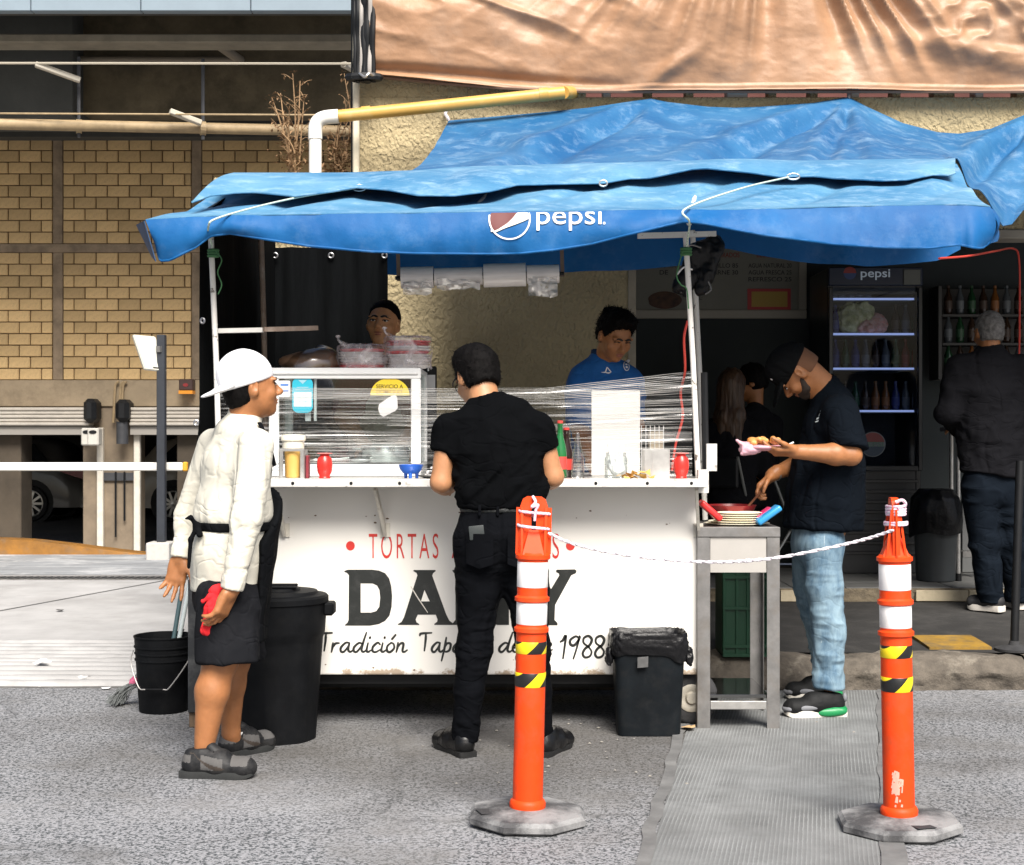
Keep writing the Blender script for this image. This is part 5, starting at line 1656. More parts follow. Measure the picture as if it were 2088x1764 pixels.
# -- food cart
GL = {  # brush alphabet: strokes in x-heights, advance
 'T': ([[(-.05, 1.66), (.1, 1.86), (1.0, 1.93)], [(.50, 1.88), (.47, 1.2), (.36, .15)]], .95),
 'r': ([[(.12, .92), (.08, .5), (.0, .02)], [(.05, .40), (.30, .85), (.62, .92)]], .66),
 'a': ([[(.80, .92), (.5, .95), (.12, .5), (.10, .12), (.32, .04), (.62, .45), (.80, .92)], [(.80, .92), (.70, .25), (.86, .04), (1.08, .22)]], 1.05),
 'd': ([[(.80, .85), (.5, .92), (.12, .5), (.10, .12), (.32, .04), (.62, .45), (.80, .85)], [(1.12, 1.95), (.86, 1.0), (.72, .25), (.88, .04), (1.08, .2)]], 1.05),
 'i': ([[(.20, .92), (.08, .2), (.22, .04), (.42, .2)], [(.34, 1.42), (.37, 1.50)]], .45),
 'c': ([[(.72, .78), (.52, .95), (.15, .55), (.12, .12), (.36, .02), (.72, .25)]], .74),
 'o': ([[(.42, .95), (.12, .6), (.10, .15), (.34, .02), (.66, .40), (.62, .82), (.42, .95)]], .84),
 'ó': ([[(.42, .95), (.12, .6), (.10, .15), (.34, .02), (.66, .40), (.62, .82), (.42, .95)], [(.50, 1.32), (.78, 1.72)]], .84),
 'n': ([[(.14, .95), (.10, .5), (.0, .02)], [(.06, .40), (.34, .86), (.58, .82), (.50, .15), (.66, .04), (.88, .22)]], .95),
 'p': ([[(.30, 1.45), (.16, .5), (-.12, -.85)], [(.16, .5), (.40, .88), (.68, .80), (.60, .25), (.28, .04), (.08, .18)]], .84),
 't': ([[(.40, 1.55), (.18, .3), (.30, .04), (.52, .2)], [(.0, 1.0), (.34, .98), (.64, 1.06)]], .60),
 'í': ([[(.20, .92), (.08, .2), (.22, .04), (.42, .2)], [(.30, 1.30), (.56, 1.70)]], .45),
 'e': ([[(.08, .42), (.45, .52), (.62, .80), (.40, .95), (.12, .6), (.10, .15), (.34, .02), (.70, .25)]], .74),
 's': ([[(.62, .86), (.36, .92), (.22, .70), (.48, .40), (.42, .08), (.14, .02), (.0, .14)]], .66),
 '1': ([[(.0, 1.28), (.20, 1.45), (.42, 1.90), (.34, .9), (.20, -.42)]], .66),
 '9': ([[(.82, 1.62), (.55, 1.82), (.12, 1.45), (.14, 1.0), (.44, .92), (.80, 1.5), (.86, 1.80), (.62, .6), (.36, -.45)]], 1.0),
 '8': ([[(.55, .78), (.18, 1.15), (.20, 1.65), (.56, 1.86), (.82, 1.5), (.66, .95), (.28, .55), (.10, .05), (.28, -.32), (.66, -.20), (.80, .28), (.55, .78)]], .98),
}
def write(mb, word, x0, x1, base, xh, w, Y):
 tot = sum(GL[c][1] for c in word)
 sx = (x1 - x0) / tot
 x = x0
 for c in word:
  for st in GL[c][0]:
   pts = [(x + a * sx, base - b * xh) for a, b in st]
   stroke(mb, pts, [w * .75, w * 1.15, w, w * .7] if len(pts) > 2 else [w, w * .9], Y + random.uniform(-.0002, .0002), 5)
  x += GL[c][1] * sx
CF = 6.50
def cart():
 t = thing('food_cart', 'white painted food cart with red and black hand lettering on its front', 'food cart', (-.25, 6.9, 0))
 xl, xr = -1.33, X(1425, CF)
 zb, zt = Z(1376, CF), 1.062
 m_body = bpy.data.materials.new('cart_enamel'); m_body.use_nodes = True
 N, L = m_body.node_tree.nodes, m_body.node_tree.links
 b = N['Principled BSDF']; b.inputs['Roughness'].default_value = .32
 tc = N.new('ShaderNodeTexCoord'); sp = N.new('ShaderNodeSeparateXYZ'); L.new(tc.outputs['Object'], sp.inputs[0])
 nz = N.new('ShaderNodeTexNoise'); nz.inputs['Scale'].default_value = 9; nz.inputs['Detail'].default_value = 9; nz.inputs['Roughness'].default_value = .75; L.new(tc.outputs['Object'], nz.inputs[0])
 low = N.new('ShaderNodeMapRange'); low.inputs[1].default_value = zb + .012; low.inputs[2].default_value = zb + .075; low.inputs[3].default_value = .20; low.inputs[4].default_value = -.12; L.new(sp.outputs['Z'], low.inputs[0])
 ad = N.new('ShaderNodeMath'); ad.operation = 'ADD'; L.new(nz.outputs['Fac'], ad.inputs[0]); L.new(low.outputs[0], ad.inputs[1])
 rs = N.new('ShaderNodeMapRange'); rs.inputs[1].default_value = .66; rs.inputs[2].default_value = .74; rs.inputs[4].default_value = .8; L.new(ad.outputs[0], rs.inputs[0])
 n2 = N.new('ShaderNodeTexNoise'); n2.inputs['Scale'].default_value = 2.5; n2.inputs['Detail'].default_value = 5; L.new(tc.outputs['Object'], n2.inputs[0])
 bc = N.new('ShaderNodeMix'); bc.data_type = 'RGBA'; bc.inputs[6].default_value = (.82, .80, .755, 1); bc.inputs[7].default_value = (.78, .755, .70, 1); L.new(n2.outputs['Fac'], bc.inputs[0])
 mx = N.new('ShaderNodeMix'); mx.data_type = 'RGBA'; mx.inputs[7].default_value = (.26, .17, .09, 1); L.new(bc.outputs[2], mx.inputs[6]); L.new(rs.outputs[0], mx.inputs[0]); L.new(mx.outputs[2], b.inputs['Base Color'])
 nb = N.new('ShaderNodeTexNoise'); nb.inputs['Scale'].default_value = 3.2; L.new(tc.outputs['Object'], nb.inputs[0])
 bp = N.new('ShaderNodeBump'); bp.inputs['Strength'].default_value = .15; bp.inputs['Distance'].default_value = .03; L.new(nb.outputs['Fac'], bp.inputs['Height']); L.new(bp.outputs[0], b.inputs['Normal'])
 # objects keep world-like heights: body origin at the ground
 bo = MB().box((xl, CF, zb), (xr, 7.38, zt), .008, seg=2).build('body', m_body, t)
 # chassis, wheels
 MB().box((xl + .06, CF + .06, zb - .05), (xr - .05, 7.32, zb - .001)).build('chassis', M_dark, t)
 for x, y in ((X(1408, 6.58), 6.58), (X(1408, 6.58), 7.25), (xl + .16, 6.58), (xl + .16, 7.25)):
  r = .122
  w = MB().lathe([(.06, -.04), (.10, -.045), (.118, -.03), (.122, 0), (.118, .03), (.10, .045), (.06, .04)], (x, y, r), 28, axis=(0, -1, 0)).build('wheel', M_rubber_dk, t, smooth=50)
  MB().lathe([(.062, .030), (.062, .044), (.052, .047), (.030, .040), (.022, .055), (.0, .056)], (x, y, r), 20, axis=(0, -1, 0)).build('rim', mat('wheel_disc', (.42, .39, .33), .5, metal=.3, var=.2, vscale=20), w, smooth=40)
 MB().bar((xl + .16, 6.92, .122), (xr - .05, 6.92, .122), .03).build('axle', M_dark, t)
 # serving shelf with a riveted lip, on brackets
 m_lip = mat('shelf_paint', (.68, .67, .63), .4, var=.1, vscale=10, dirt=(.16, .14, .12), dscale=16, damt=.75, dlo=.57, dhi=.66)
 MB().box((xl - .01, 6.29, 1.072), (xr + .015, 7.40, 1.100), .003).build('counter', M_steel, t)
 lip = MB().box((xl - .012, 6.272, 1.066), (xr + .012, 6.289, 1.103), .004).build('shelf_lip', m_lip, t)
 for px in (597, 716, 815, 925, 1215, 1320, 1410):
  MB().lathe([(.007, 0), (.007, .003), (.004, .005)], P(px, 985 + .2, 6.272), 10, axis=(0, -1, 0)).build('rivet', M_dark, lip)
 for px in (768, 1416, 560):
  x = X(px, 6.40)
  mb = MB(); mb.bar((x, 6.33, 1.064), (x + .030, CF - .004, .855), .042, .012, (1, 0, 0)); mb.box((x + .008, CF - .008, .84), (x + .05, CF - .001, .90))
  mb.build('bracket', mat('bracket_paint', (.62, .59, .52), .5, var=.1, dirt=(.25, .2, .15), dscale=14, damt=.5), t)
 # corner posts
 for a, b_, r, m in (((448, 984, 6.52), (430, 484, 6.50), .0125, M_chip), ((1424, 984, 6.50), (1398, 478, 6.48), .0125, M_chip), ((1438, 1060, 7.30), (1412, 470, 7.30), .0135, M_chip), ((542, 900, 7.32), (532, 480, 7.32), .014, M_rust)):
  MB().tube([P(*a), P(*a).lerp(P(*b_), .5) + Vector((.004, 0, 0)), P(*b_)], r, 10).build('post', m, t, smooth=40)
 MB().box(P(1421, 1004, 6.46), P(1445, 958, 6.40) , .004).build('post_socket', m_lip, t)
 MB().box(P(1438, 960, 6.60), P(1462, 905, 6.55), .004).build('post_socket', m_lip, t)
 MB().tube([P(1440, 1000, 6.58), P(1436, 760, 6.62)], .016, 8).build('post', M_dark, t, smooth=40)
 sh = MB(); sh.bar(P(444, 675, 6.55), P(536, 673, 6.55), .035, .02); sh.build('rail', m_lip, t)
 sh = MB(); sh.bar(P(537, 672, 6.56), P(646, 669, 6.70), .030, .02); sh.build('rail', M_rust, t)
 # -- lettering
 Yt = CF - .0016
 put_text('lettering', 'TORTAS', 752, 1088, 894, 1139, Yt, M_ink_red, t, space=1.35, bold=-.004)
 put_text('lettering', 'AHOGADAS', 921, 1088, 1140, 1139, Yt, M_ink_red, t, space=1.2, bold=-.004)
 for px in (714.5, 1163):
  mb = MB(); mb.mesh([P(px + 9 * math.cos(a), 1113 + 9.5 * math.sin(a), Yt) for a in np.linspace(0, 2 * PI, 25)[:-1]], [tuple(range(24))]); mb.build('dot', M_ink_red, t)
 def cz(px, py): return P(668.2 + px * .36, 1129.2 + py * .36, Yt)
 D_o = [(93, 97), (115, 90), (250, 90), (290, 95), (325, 110), (348, 140), (360, 185), (365, 240), (362, 300), (350, 350), (325, 380), (290, 398), (240, 407), (98, 407), (98, 402), (112, 390), (118, 375), (120, 120), (108, 107), (95, 103)]
 D_h = [(187, 168), (187, 333), (245, 333), (275, 325), (292, 300), (297, 250), (293, 205), (280, 180), (255, 168)]
 A_o = [(487, 92), (610, 92), (612, 98), (597, 110), (592, 124), (672, 345), (690, 380), (716, 399), (716, 403), (605, 403), (603, 398), (620, 385), (622, 372), (612, 345), (510, 345), (498, 372), (503, 388), (518, 398), (518, 403), (398, 403), (398, 398), (418, 386), (432, 360), (508, 122), (503, 108), (485, 98)]
 A_h = [(548, 205), (528, 270), (578, 270)]
 N_o = [(a - 38, b) for a, b in [(745, 92), (850, 92), (985, 270), (985, 120), (965, 98), (965, 92), (1085, 92), (1085, 98), (1065, 120), (1065, 403), (998, 403), (955, 385), (822, 215), (822, 375), (845, 398), (845, 403), (742, 403), (742, 398), (762, 375), (762, 120), (745, 98)]]
 Y_o = [(1120, 92), (1235, 92), (1235, 98), (1222, 118), (1265, 200), (1312, 122), (1310, 112), (1295, 104), (1293, 95), (1300, 90), (1400, 88), (1410, 96), (1406, 110), (1380, 122), (1288, 290), (1285, 375), (1302, 392), (1302, 405), (1180, 405), (1180, 398), (1205, 378), (1205, 290), (1120, 118), (1105, 98)]
 for o_, h_ in ((D_o, [D_h]), (A_o, [A_h]), (N_o, []), (Y_o, [])):
  mb = MB(); flat_poly(mb, o_, h_, cz); mb.build('letter', M_ink_black, t)
 sc_ = MB(); stroke(sc_, [(838, 1196), (850, 1216), (862, 1234), (872, 1249)], [1.5, 2.4, 2, 1.2], Yt - .0008, 5); sc_.build('scratch', mat('scratch', (.55, .52, .47), .6), t)
 mb = MB(); write(mb, 'Tradición', 652, 832, 1330, 20.5, 4.6, Yt); mb.build('lettering', M_ink_black, t)
 mb = MB(); write(mb, 'Tapatía', 857, 995, 1330, 20.5, 4.6, Yt); mb.build('lettering', M_ink_black, t)
 mb = MB(); write(mb, 'desde', 1016, 1127, 1330, 20.5, 4.6, Yt); mb.build('lettering', M_ink_black, t)
 mb = MB(); write(mb, '1988', 1143, 1236, 1334, 20, 5.2, Yt); mb.build('lettering', M_ink_black, t)
 # paint chips
 rr = random.Random(3); mb = MB()
 for _ in range(26):
  px, py = rr.uniform(560, 1420), rr.choice([rr.uniform(1340, 1370), rr.uniform(1040, 1070)]); r = rr.uniform(.6, 2.2)
  n = 7; mb.mesh([P(px + r * rr.uniform(.5, 1.2) * math.cos(2 * PI * k / n) * 1.6, py + r * rr.uniform(.5, 1) * math.sin(2 * PI * k / n), Yt + .0004) for k in range(n)], [tuple(range(n))])
 tag(mb.build('paint_chips', mat('chip_brown', (.16, .10, .06), .8), t), kind='stuff')
cart()

# -- glass display case on the cart
def case():
 t = thing('display_case', 'white framed glass display case standing on the food cart', 'display case', (-.75, 6.9, 1.101))
 Y0, Y1 = 6.70, 7.22
 xl, xr = X(548, Y0), X(858, Y0)
 z0, z1 = 1.102, Z(750, Y0)
 b = .05
 f = MB()
 f.box((xl, Y0, z1 - b), (xr, Y0 + .03, z1), .004); f.box((xl, Y0, z0 + .055), (xl + .045, Y0 + .03, z1 - b - .0005), .004); f.box((xr - .045, Y0, z0 + .055), (xr, Y0 + .03, z1 - b - .0005), .004)
 f.build('front_frame', M_white_alu, t)
 f = MB(); f.box((xl + .003, Y0 - .012, z1 - .030), (xr - .012, Y0 - .0005, z1 - .020), .003); f.build('trim', M_white_alu, t)
 bs = MB()
 for i in range(4): bs.box((xl - .0, Y0 - .006 + .002 * (i % 2), z0 + .0135 * i), (xr, Y1, z0 + .0135 * i + .012), .002)
 bs.build('base', M_white_alu, t)
 MB().box((xl, Y0 + .031, z1 - .02), (xr, Y1, z1 - .001), .003).build('top', M_white_alu, t)
 for x in (xl, xr - .035):
  f = MB(); f.box((x, Y1 - .035, z0 + .055), (x + .035, Y1, z1 - .021), .003); f.build('rear_post', M_white_alu, t)
 f = MB(); f.box((xl + .16, Y0 + .034, z0 + .25), (xl + .185, Y0 + .05, z1 - .03), .002); f.box((xl + .20, Y0 + .034, z0 + .25), (xl + .212, Y0 + .05, z1 - .03), .002); f.build('inner_bar', M_white_alu, t)
 MB().box((xl + .045, Y0 + .012, z0 + .056), (xr - .045, Y0 + .016, z1 - b)).build('front_pane', M_glass, t)
 for x in (xl + .012, xr - .016): MB().box((x, Y0 + .032, z0 + .056), (x + .004, Y1 - .037, z1 - .022)).build('side_pane', M_glass, t)
 MB().box((xl + .03, Y0 + .04, z0 + .30), (xr - .03, Y1 - .06, z0 + .306)).build('shelf', M_glass, t)
 # stickers
 Ys = Y0 + .010
 def rrect(x0, y0, x1, y1, r, Yq, m, name, slant=0):
  pts = []
  for cx_, cy_, a0 in ((x1 - r, y0 + r, -90), (x1 - r, y1 - r, 0), (x0 + r, y1 - r, 90), (x0 + r, y0 + r, 180)):
   for k in range(6):
    a = math.radians(a0 + k * 18); pts.append((cx_ + r * math.cos(a), cy_ + r * math.sin(a)))
  mb = MB(); mb.mesh([P(a, b_ , Yq) for a, b_ in pts], [tuple(range(len(pts)))]); return mb.build(name, m, t)
 m_cy = mat('sticker_cyan', (.03, .50, .66), .4)
 s = rrect(596, 770, 638, 842, 13, Ys, m_cy, 'sticker')
 mb = MB(); mb.mesh([P(a, b_, Ys - .0006) for a, b_ in ((599, 800), (635, 800), (635, 829), (599, 829))], [(0, 1, 2, 3)]); mb.build('panel', M_ink_white, s)
 mb = MB()
 for a in (611, 623): mb.mesh([P(x, y, Ys - .0012) for x, y in ((a, 801), (a + .8, 801), (a + .8, 828), (a, 828))], [(0, 1, 2, 3)])
 for a in (810, 819): mb.mesh([P(x, y, Ys - .0012) for x, y in ((600, a), (634, a), (634, a + .8), (600, a + .8))], [(0, 1, 2, 3)])
 mb.mesh([P(x, y, Ys - .0012) for x, y in ((608, 775), (626, 775), (617, 783))], [(0, 1, 2)])
 for a, w in ((789, 12), (794, 15)): mb.mesh([P(x, y, Ys - .0012) for x, y in ((617 - w, a), (617 + w, a), (617 + w, a + 1.6), (617 - w, a + 1.6))], [(0, 1, 2, 3)])
 mb.build('lines', mat('sticker_line', (.35, .62, .72), .5), s)
 s = rrect(568, 776, 592, 810, 3, Ys, M_ink_white, 'sticker')
 mb = MB()
 for y in (783, 795): mb.mesh([P(x, yy, Ys - .0008) for x, yy in ((572, y), (588, y), (588, y + 4), (572, y + 4))], [(0, 1, 2, 3)])
 mb.build('lines', mat('sticker_blue', (.10, .25, .65), .5), s)
 # yellow half-round sign
 mb = MB(); pts = [(795 + 40 * math.cos(a), 806 - 35 * math.sin(a)) for a in np.linspace(0, PI, 24)]
 mb.mesh([P(a, b_, Ys) for a, b_ in pts], [tuple(range(24))]); s = mb.build('sticker', mat('sticker_yellow', (.80, .58, .03), .4), t)
 put_text('lettering', 'SERVICIO A', 767, 784, 822, 792, Ys - .0008, M_ink_black, s, bold=.01)
 put_text('lettering', 'DOMICILIO', 768, 795, 820, 803, Ys - .0008, mat('print_brown', (.45, .25, .03), .5), s, bold=.01)
 mb = MB(); mb.mesh([P(a, b_, Ys - .001) for a, b_ in ((773, 824), (800, 806), (806, 805), (810, 810), (811, 832), (806, 838), (782, 850), (775, 846), (771, 834))], [tuple(range(9))]); mb.build('sticker', M_ink_white, t)
 # -- things in and on the case
 p = thing('steel_pan', 'round steel pan of food inside the display case', 'pan', P(785, 940, 6.95))
 c = P(786, 942, 6.95)
 MB().lathe([(.105, 0), (.112, .01), (.115, .075), (.122, .080), (.116, .082), (.108, .012), (0, .010)], c, 28).build('bowl', mat('pan_steel', (.62, .62, .60), .2, metal=.95, var=.2, vscale=12), p, smooth=40)
 for s_ in (-1, 1): MB().tube(catmull([c + Vector((s_ * .113, -.03, .06)), c + Vector((s_ * .15, -.02, .062)), c + Vector((s_ * .15, .02, .062)), c + Vector((s_ * .113, .03, .06))], 5), .005, 6).build('handle', M_steel, p)
 q = thing('ladle', 'steel serving spoon resting in the display case', 'spoon', P(700, 942, 6.84))
 MB().tube([P(640, 938, 6.82), P(695, 936, 6.84), P(712, 934, 6.85)], .006, 6).build('handle', M_steel, q)
 S = Sdf(); S.ell(P(735, 938, 6.86), (.045, .03, .012)); sdf_obj('bowl', S, .004, M_steel, q)
 # bagged plates on top
 zt = z1 + .001
 m_pl = mat('pale_plate', (.84, .80, .78), .5, var=.05); m_pr = mat('red_plate', (.72, .12, .13), .45)
 def stack(label, x0, x1, n, Y, top):
  xa, xb = X(x0, Y), X(x1, Y)
  cx_, w = (xa + xb) / 2, (xb - xa) / 2
  s = thing('plate_stack', label, 'plates', (cx_, Y, zt), 'bagged plate stacks')
  rr = random.Random(n); z = zt
  for i in range(n):
   dx = rr.uniform(-.006, .006); th = .012 + rr.uniform(0, .004)
   m = m_pr if i in top else m_pl
   mb = MB(); mb.lathe([(w * .55, 0), (w * .80, .004), (w * .97, th), (w, th + .003), (w * .95, th + .003), (w * .5, .006)], (cx_ + dx, Y, z), 30, sy=.8)
   mb.build('plate', m, s, smooth=40); z += th * .92
  H_ = z - zt + .012
  def bag(u, v):
   a = u * 2 * PI;
   k = 1 + .05 * n1(math.cos(a) * 4 + n, math.sin(a) * 4, v * 7) + .03 * n1(math.cos(a) * 11, math.sin(a) * 11, v * 16)
   r_ = w * k * (1.03 + .05 * math.sin(PI * v)) * (1 if v < .86 else math.cos((v - .86) / .14 * PI / 2) ** .6)
   return (cx_ + r_ * math.cos(a), Y + .82 * r_ * math.sin(a), zt + .002 + H_ * min(1, v * 1.1) + .006 * n1(math.cos(a) * 6, math.sin(a) * 6, 3 + n) + (.012 if v > .86 else 0))
  mb = MB(); mb.grid(bag, 60, 22); mb.build('plastic_wrap', M_wrap, s, smooth=80)
  kn = MB(); kn.tube(catmull([Vector((cx_ - w * .6, Y - .05, zt + H_)), Vector((cx_ - w * .95, Y - .06, zt + H_ + .03)), Vector((cx_ - w * 1.0, Y - .05, zt + H_ + .05))], 4), [.02, .014, .012, .008, .006, .006, .005, .008, .012], 8); kn.build('bag_knot', M_wrap, s, smooth=60)
 stack('low stack of red and white plates in plastic, left of the taller stack', 692, 787, 7, 6.86, (0, 6))
 stack('taller plastic-wrapped stack of red and white plates at the right of the case top', 786, 878, 10, 6.88, (5, 8, 9))
 # a slack bag left
 bg_ = thing('plastic_bag', 'slack clear plastic bag of bread rolls lying on the left of the case top', 'plastic bag', (X(635, 6.9), 6.9, zt))
 S = Sdf()
 for px, r_ in ((600, .035), (630, .05), (662, .058)):
  S.ell(P(px, 738, 6.9) * 1 + Vector((0, 0, 0)), (.075, .08, r_), k=.04)
 S.cut((0, 0, zt + .004), (0, 0, -1))
 sdf_obj('bread', S, .008, mat('bread', (.20, .105, .055), .7, var=.3, vscale=9), bg_)
 def bag(u, v):
  a = u * 2 * PI; r_ = math.cos(v * PI / 2) ** .7
  x = X(632, 6.9) + .145 * r_ * math.cos(a) * (1 + .06 * n1(a * 2, v * 5)) + .03 * v; y = 6.9 + .12 * r_ * math.sin(a)
  return (x, y, zt + .003 + .095 * math.sin(v * PI / 2) * (1 + .15 * math.cos(a)) + .006 * n1(x * 40, y * 40, v * 3))
 mb = MB(); mb.grid(bag, 40, 12); mb.build('wrap', M_clear, bg_, smooth=80)
 # dark price box behind the right post
 bx = thing('menu_box', 'small black stand with a purple and white card behind the case post', 'card stand', (X(874, 7.3), 7.3, 1.102))
 MB().box((X(858, 7.3), 7.28, 1.102), (X(890, 7.3), 7.34, Z(747, 7.3)), .006).build('stand', M_dark, bx)
 MB().box((X(860, 7.3), 7.270, Z(800, 7.3)), (X(888, 7.3), 7.279, Z(765, 7.3))).build('card', mat('card_grey', (.55, .55, .56), .5), bx)
 MB().box((X(862, 7.3), 7.262, Z(796, 7.3)), (X(872, 7.3), 7.269, Z(771, 7.3))).build('picture', mat('card_purple', (.16, .02, .06), .5), bx)
 MB().tube([P(873, 756, 7.27), P(873, 749, 7.26), P(879, 749, 7.26), P(880, 752, 7.26)], .004, 6).build('hook', M_ink_white, bx)
case()

# -- stretch film round the stall front
def film_strand():
 m = mat('film_strand', (.82, .81, .78), .25, spec=.8)
 N, L = m.node_tree.nodes, m.node_tree.links
 tr = N.new('ShaderNodeBsdfTransparent'); mx = N.new('ShaderNodeMixShader'); mx.inputs[0].default_value = .42
 L.new(tr.outputs[0], mx.inputs[1]); L.new(N['Principled BSDF'].outputs[0], mx.inputs[2]); L.new(mx.outputs[0], N['Material Output'].inputs[0])
 return m
def film():
 t = thing('stretch_film', 'streaky clear stretch film stretched across the front of the stall', 'plastic film', (-.2, 6.62, 1.2))
 m = bpy.data.materials.new('streaky_film'); m.use_nodes = True
 N, L = m.node_tree.nodes, m.node_tree.links
 N.remove(N['Principled BSDF'])
 tc = N.new('ShaderNodeTexCoord')
 def nz(sx, sz, seed):
  mp = N.new('ShaderNodeMapping'); mp.inputs['Scale'].default_value = (sx, 1, sz); mp.inputs['Location'].default_value = (seed, 0, seed)
  L.new(tc.outputs['Object'], mp.inputs[0]); n = N.new('ShaderNodeTexNoise'); n.inputs['Scale'].default_value = 1; n.inputs['Detail'].default_value = 2; L.new(mp.outputs[0], n.inputs[0]); return n.outputs['Fac']
 a, b = nz(1.5, 110, 3), nz(2.2, 9, 8)
 ml = N.new('ShaderNodeMath'); ml.operation = 'MULTIPLY_ADD'; ml.inputs[1].default_value = .55; L.new(b, ml.inputs[0]); L.new(a, ml.inputs[2])
 mr = N.new('ShaderNodeMapRange'); mr.inputs[1].default_value = .76; mr.inputs[2].default_value = 1.0; mr.inputs[3].default_value = .02; mr.inputs[4].default_value = .48; L.new(ml.outputs[0], mr.inputs[0])
 tr = N.new('ShaderNodeBsdfTransparent')
 gl = N.new('ShaderNodeBsdfGlossy'); gl.inputs['Roughness'].default_value = .25
 df = N.new('ShaderNodeBsdfDiffuse'); df.inputs[0].default_value = (.8, .8, .78, 1)
 mg = N.new('ShaderNodeMixShader'); mg.inputs[0].default_value = .5; L.new(gl.outputs[0], mg.inputs[1]); L.new(df.outputs[0], mg.inputs[2])
 mx = N.new('ShaderNodeMixShader'); L.new(mr.outputs[0], mx.inputs[0]); L.new(tr.outputs[0], mx.inputs[1]); L.new(mg.outputs[0], mx.inputs[2]); L.new(mx.outputs[0], N['Material Output'].inputs[0])
 Yf = 6.625
 top = smooth_curve([(447, 792), (700, 795), (880, 797), (1000, 798), (1125, 793), (1250, 780), (1410, 757)], 1)
 botm = smooth_curve([(447, 962), (1415, 972)], 0)
 def fn(u, v):
  x = 449 + u * 962
  y = top(x) + (botm(x) - top(x)) * v
  p = P(x, y, Yf); p.y += .006 * n1(u * 3, v * 40) ; return p
 mb = MB(); mb.grid(fn, 60, 60); mb.build('sheet', m, t, smooth=80)
 rr = random.Random(11)
 st = MB()
 def strand(x0, x1, y0, y1, r_, sag=0):
  pts = []
  for k in range(9):
   u = k / 8; x = x0 + (x1 - x0) * u; y = y0 + (y1 - y0) * u + sag * math.sin(PI * u) + rr.uniform(-.5, .5)
   pts.append(P(x, y, Yf - .004 + rr.uniform(-.006, .002)))
  st.tube(pts, [r_ * (.25 + .75 * math.sin(PI * (k + .4) / 8.8)) for k in range(9)], 5, flat=.6)
 for k in range(9):                                                       # bunched top edge
  strand(449, 1130, 789 + k * 2.4, 791 + k * 3.2, rr.uniform(.0016, .003), 3)
  strand(1090, 1411, 794 + k * 2.6, 757 + k * 4.5, rr.uniform(.0018, .0032), 1)
 for _ in range(52):                                                      # right bay
  y = rr.uniform(800, 968); a = rr.uniform(1120, 1300); b_ = rr.choice([1412, 1412, rr.uniform(1330, 1412)])
  strand(a, b_, y, y + rr.uniform(-6, 4) - (968 - y) * .06, rr.uniform(.0008, .0024))
 for _ in range(26):                                                      # between case and customer
  y = rr.uniform(812, 915); strand(rr.uniform(780, 870), rr.uniform(890, 1000), y, y + rr.uniform(-2, 2), rr.uniform(.0008, .0020))
 for _ in range(44):                                                      # over the case
  y = rr.uniform(800, 965); a = rr.uniform(455, 760); strand(a, a + rr.uniform(40, 200), y, y + rr.uniform(-2, 2), rr.uniform(.0006, .0016))
 tag(st.build('strands', film_strand(), t, smooth=60), kind='stuff')
film()
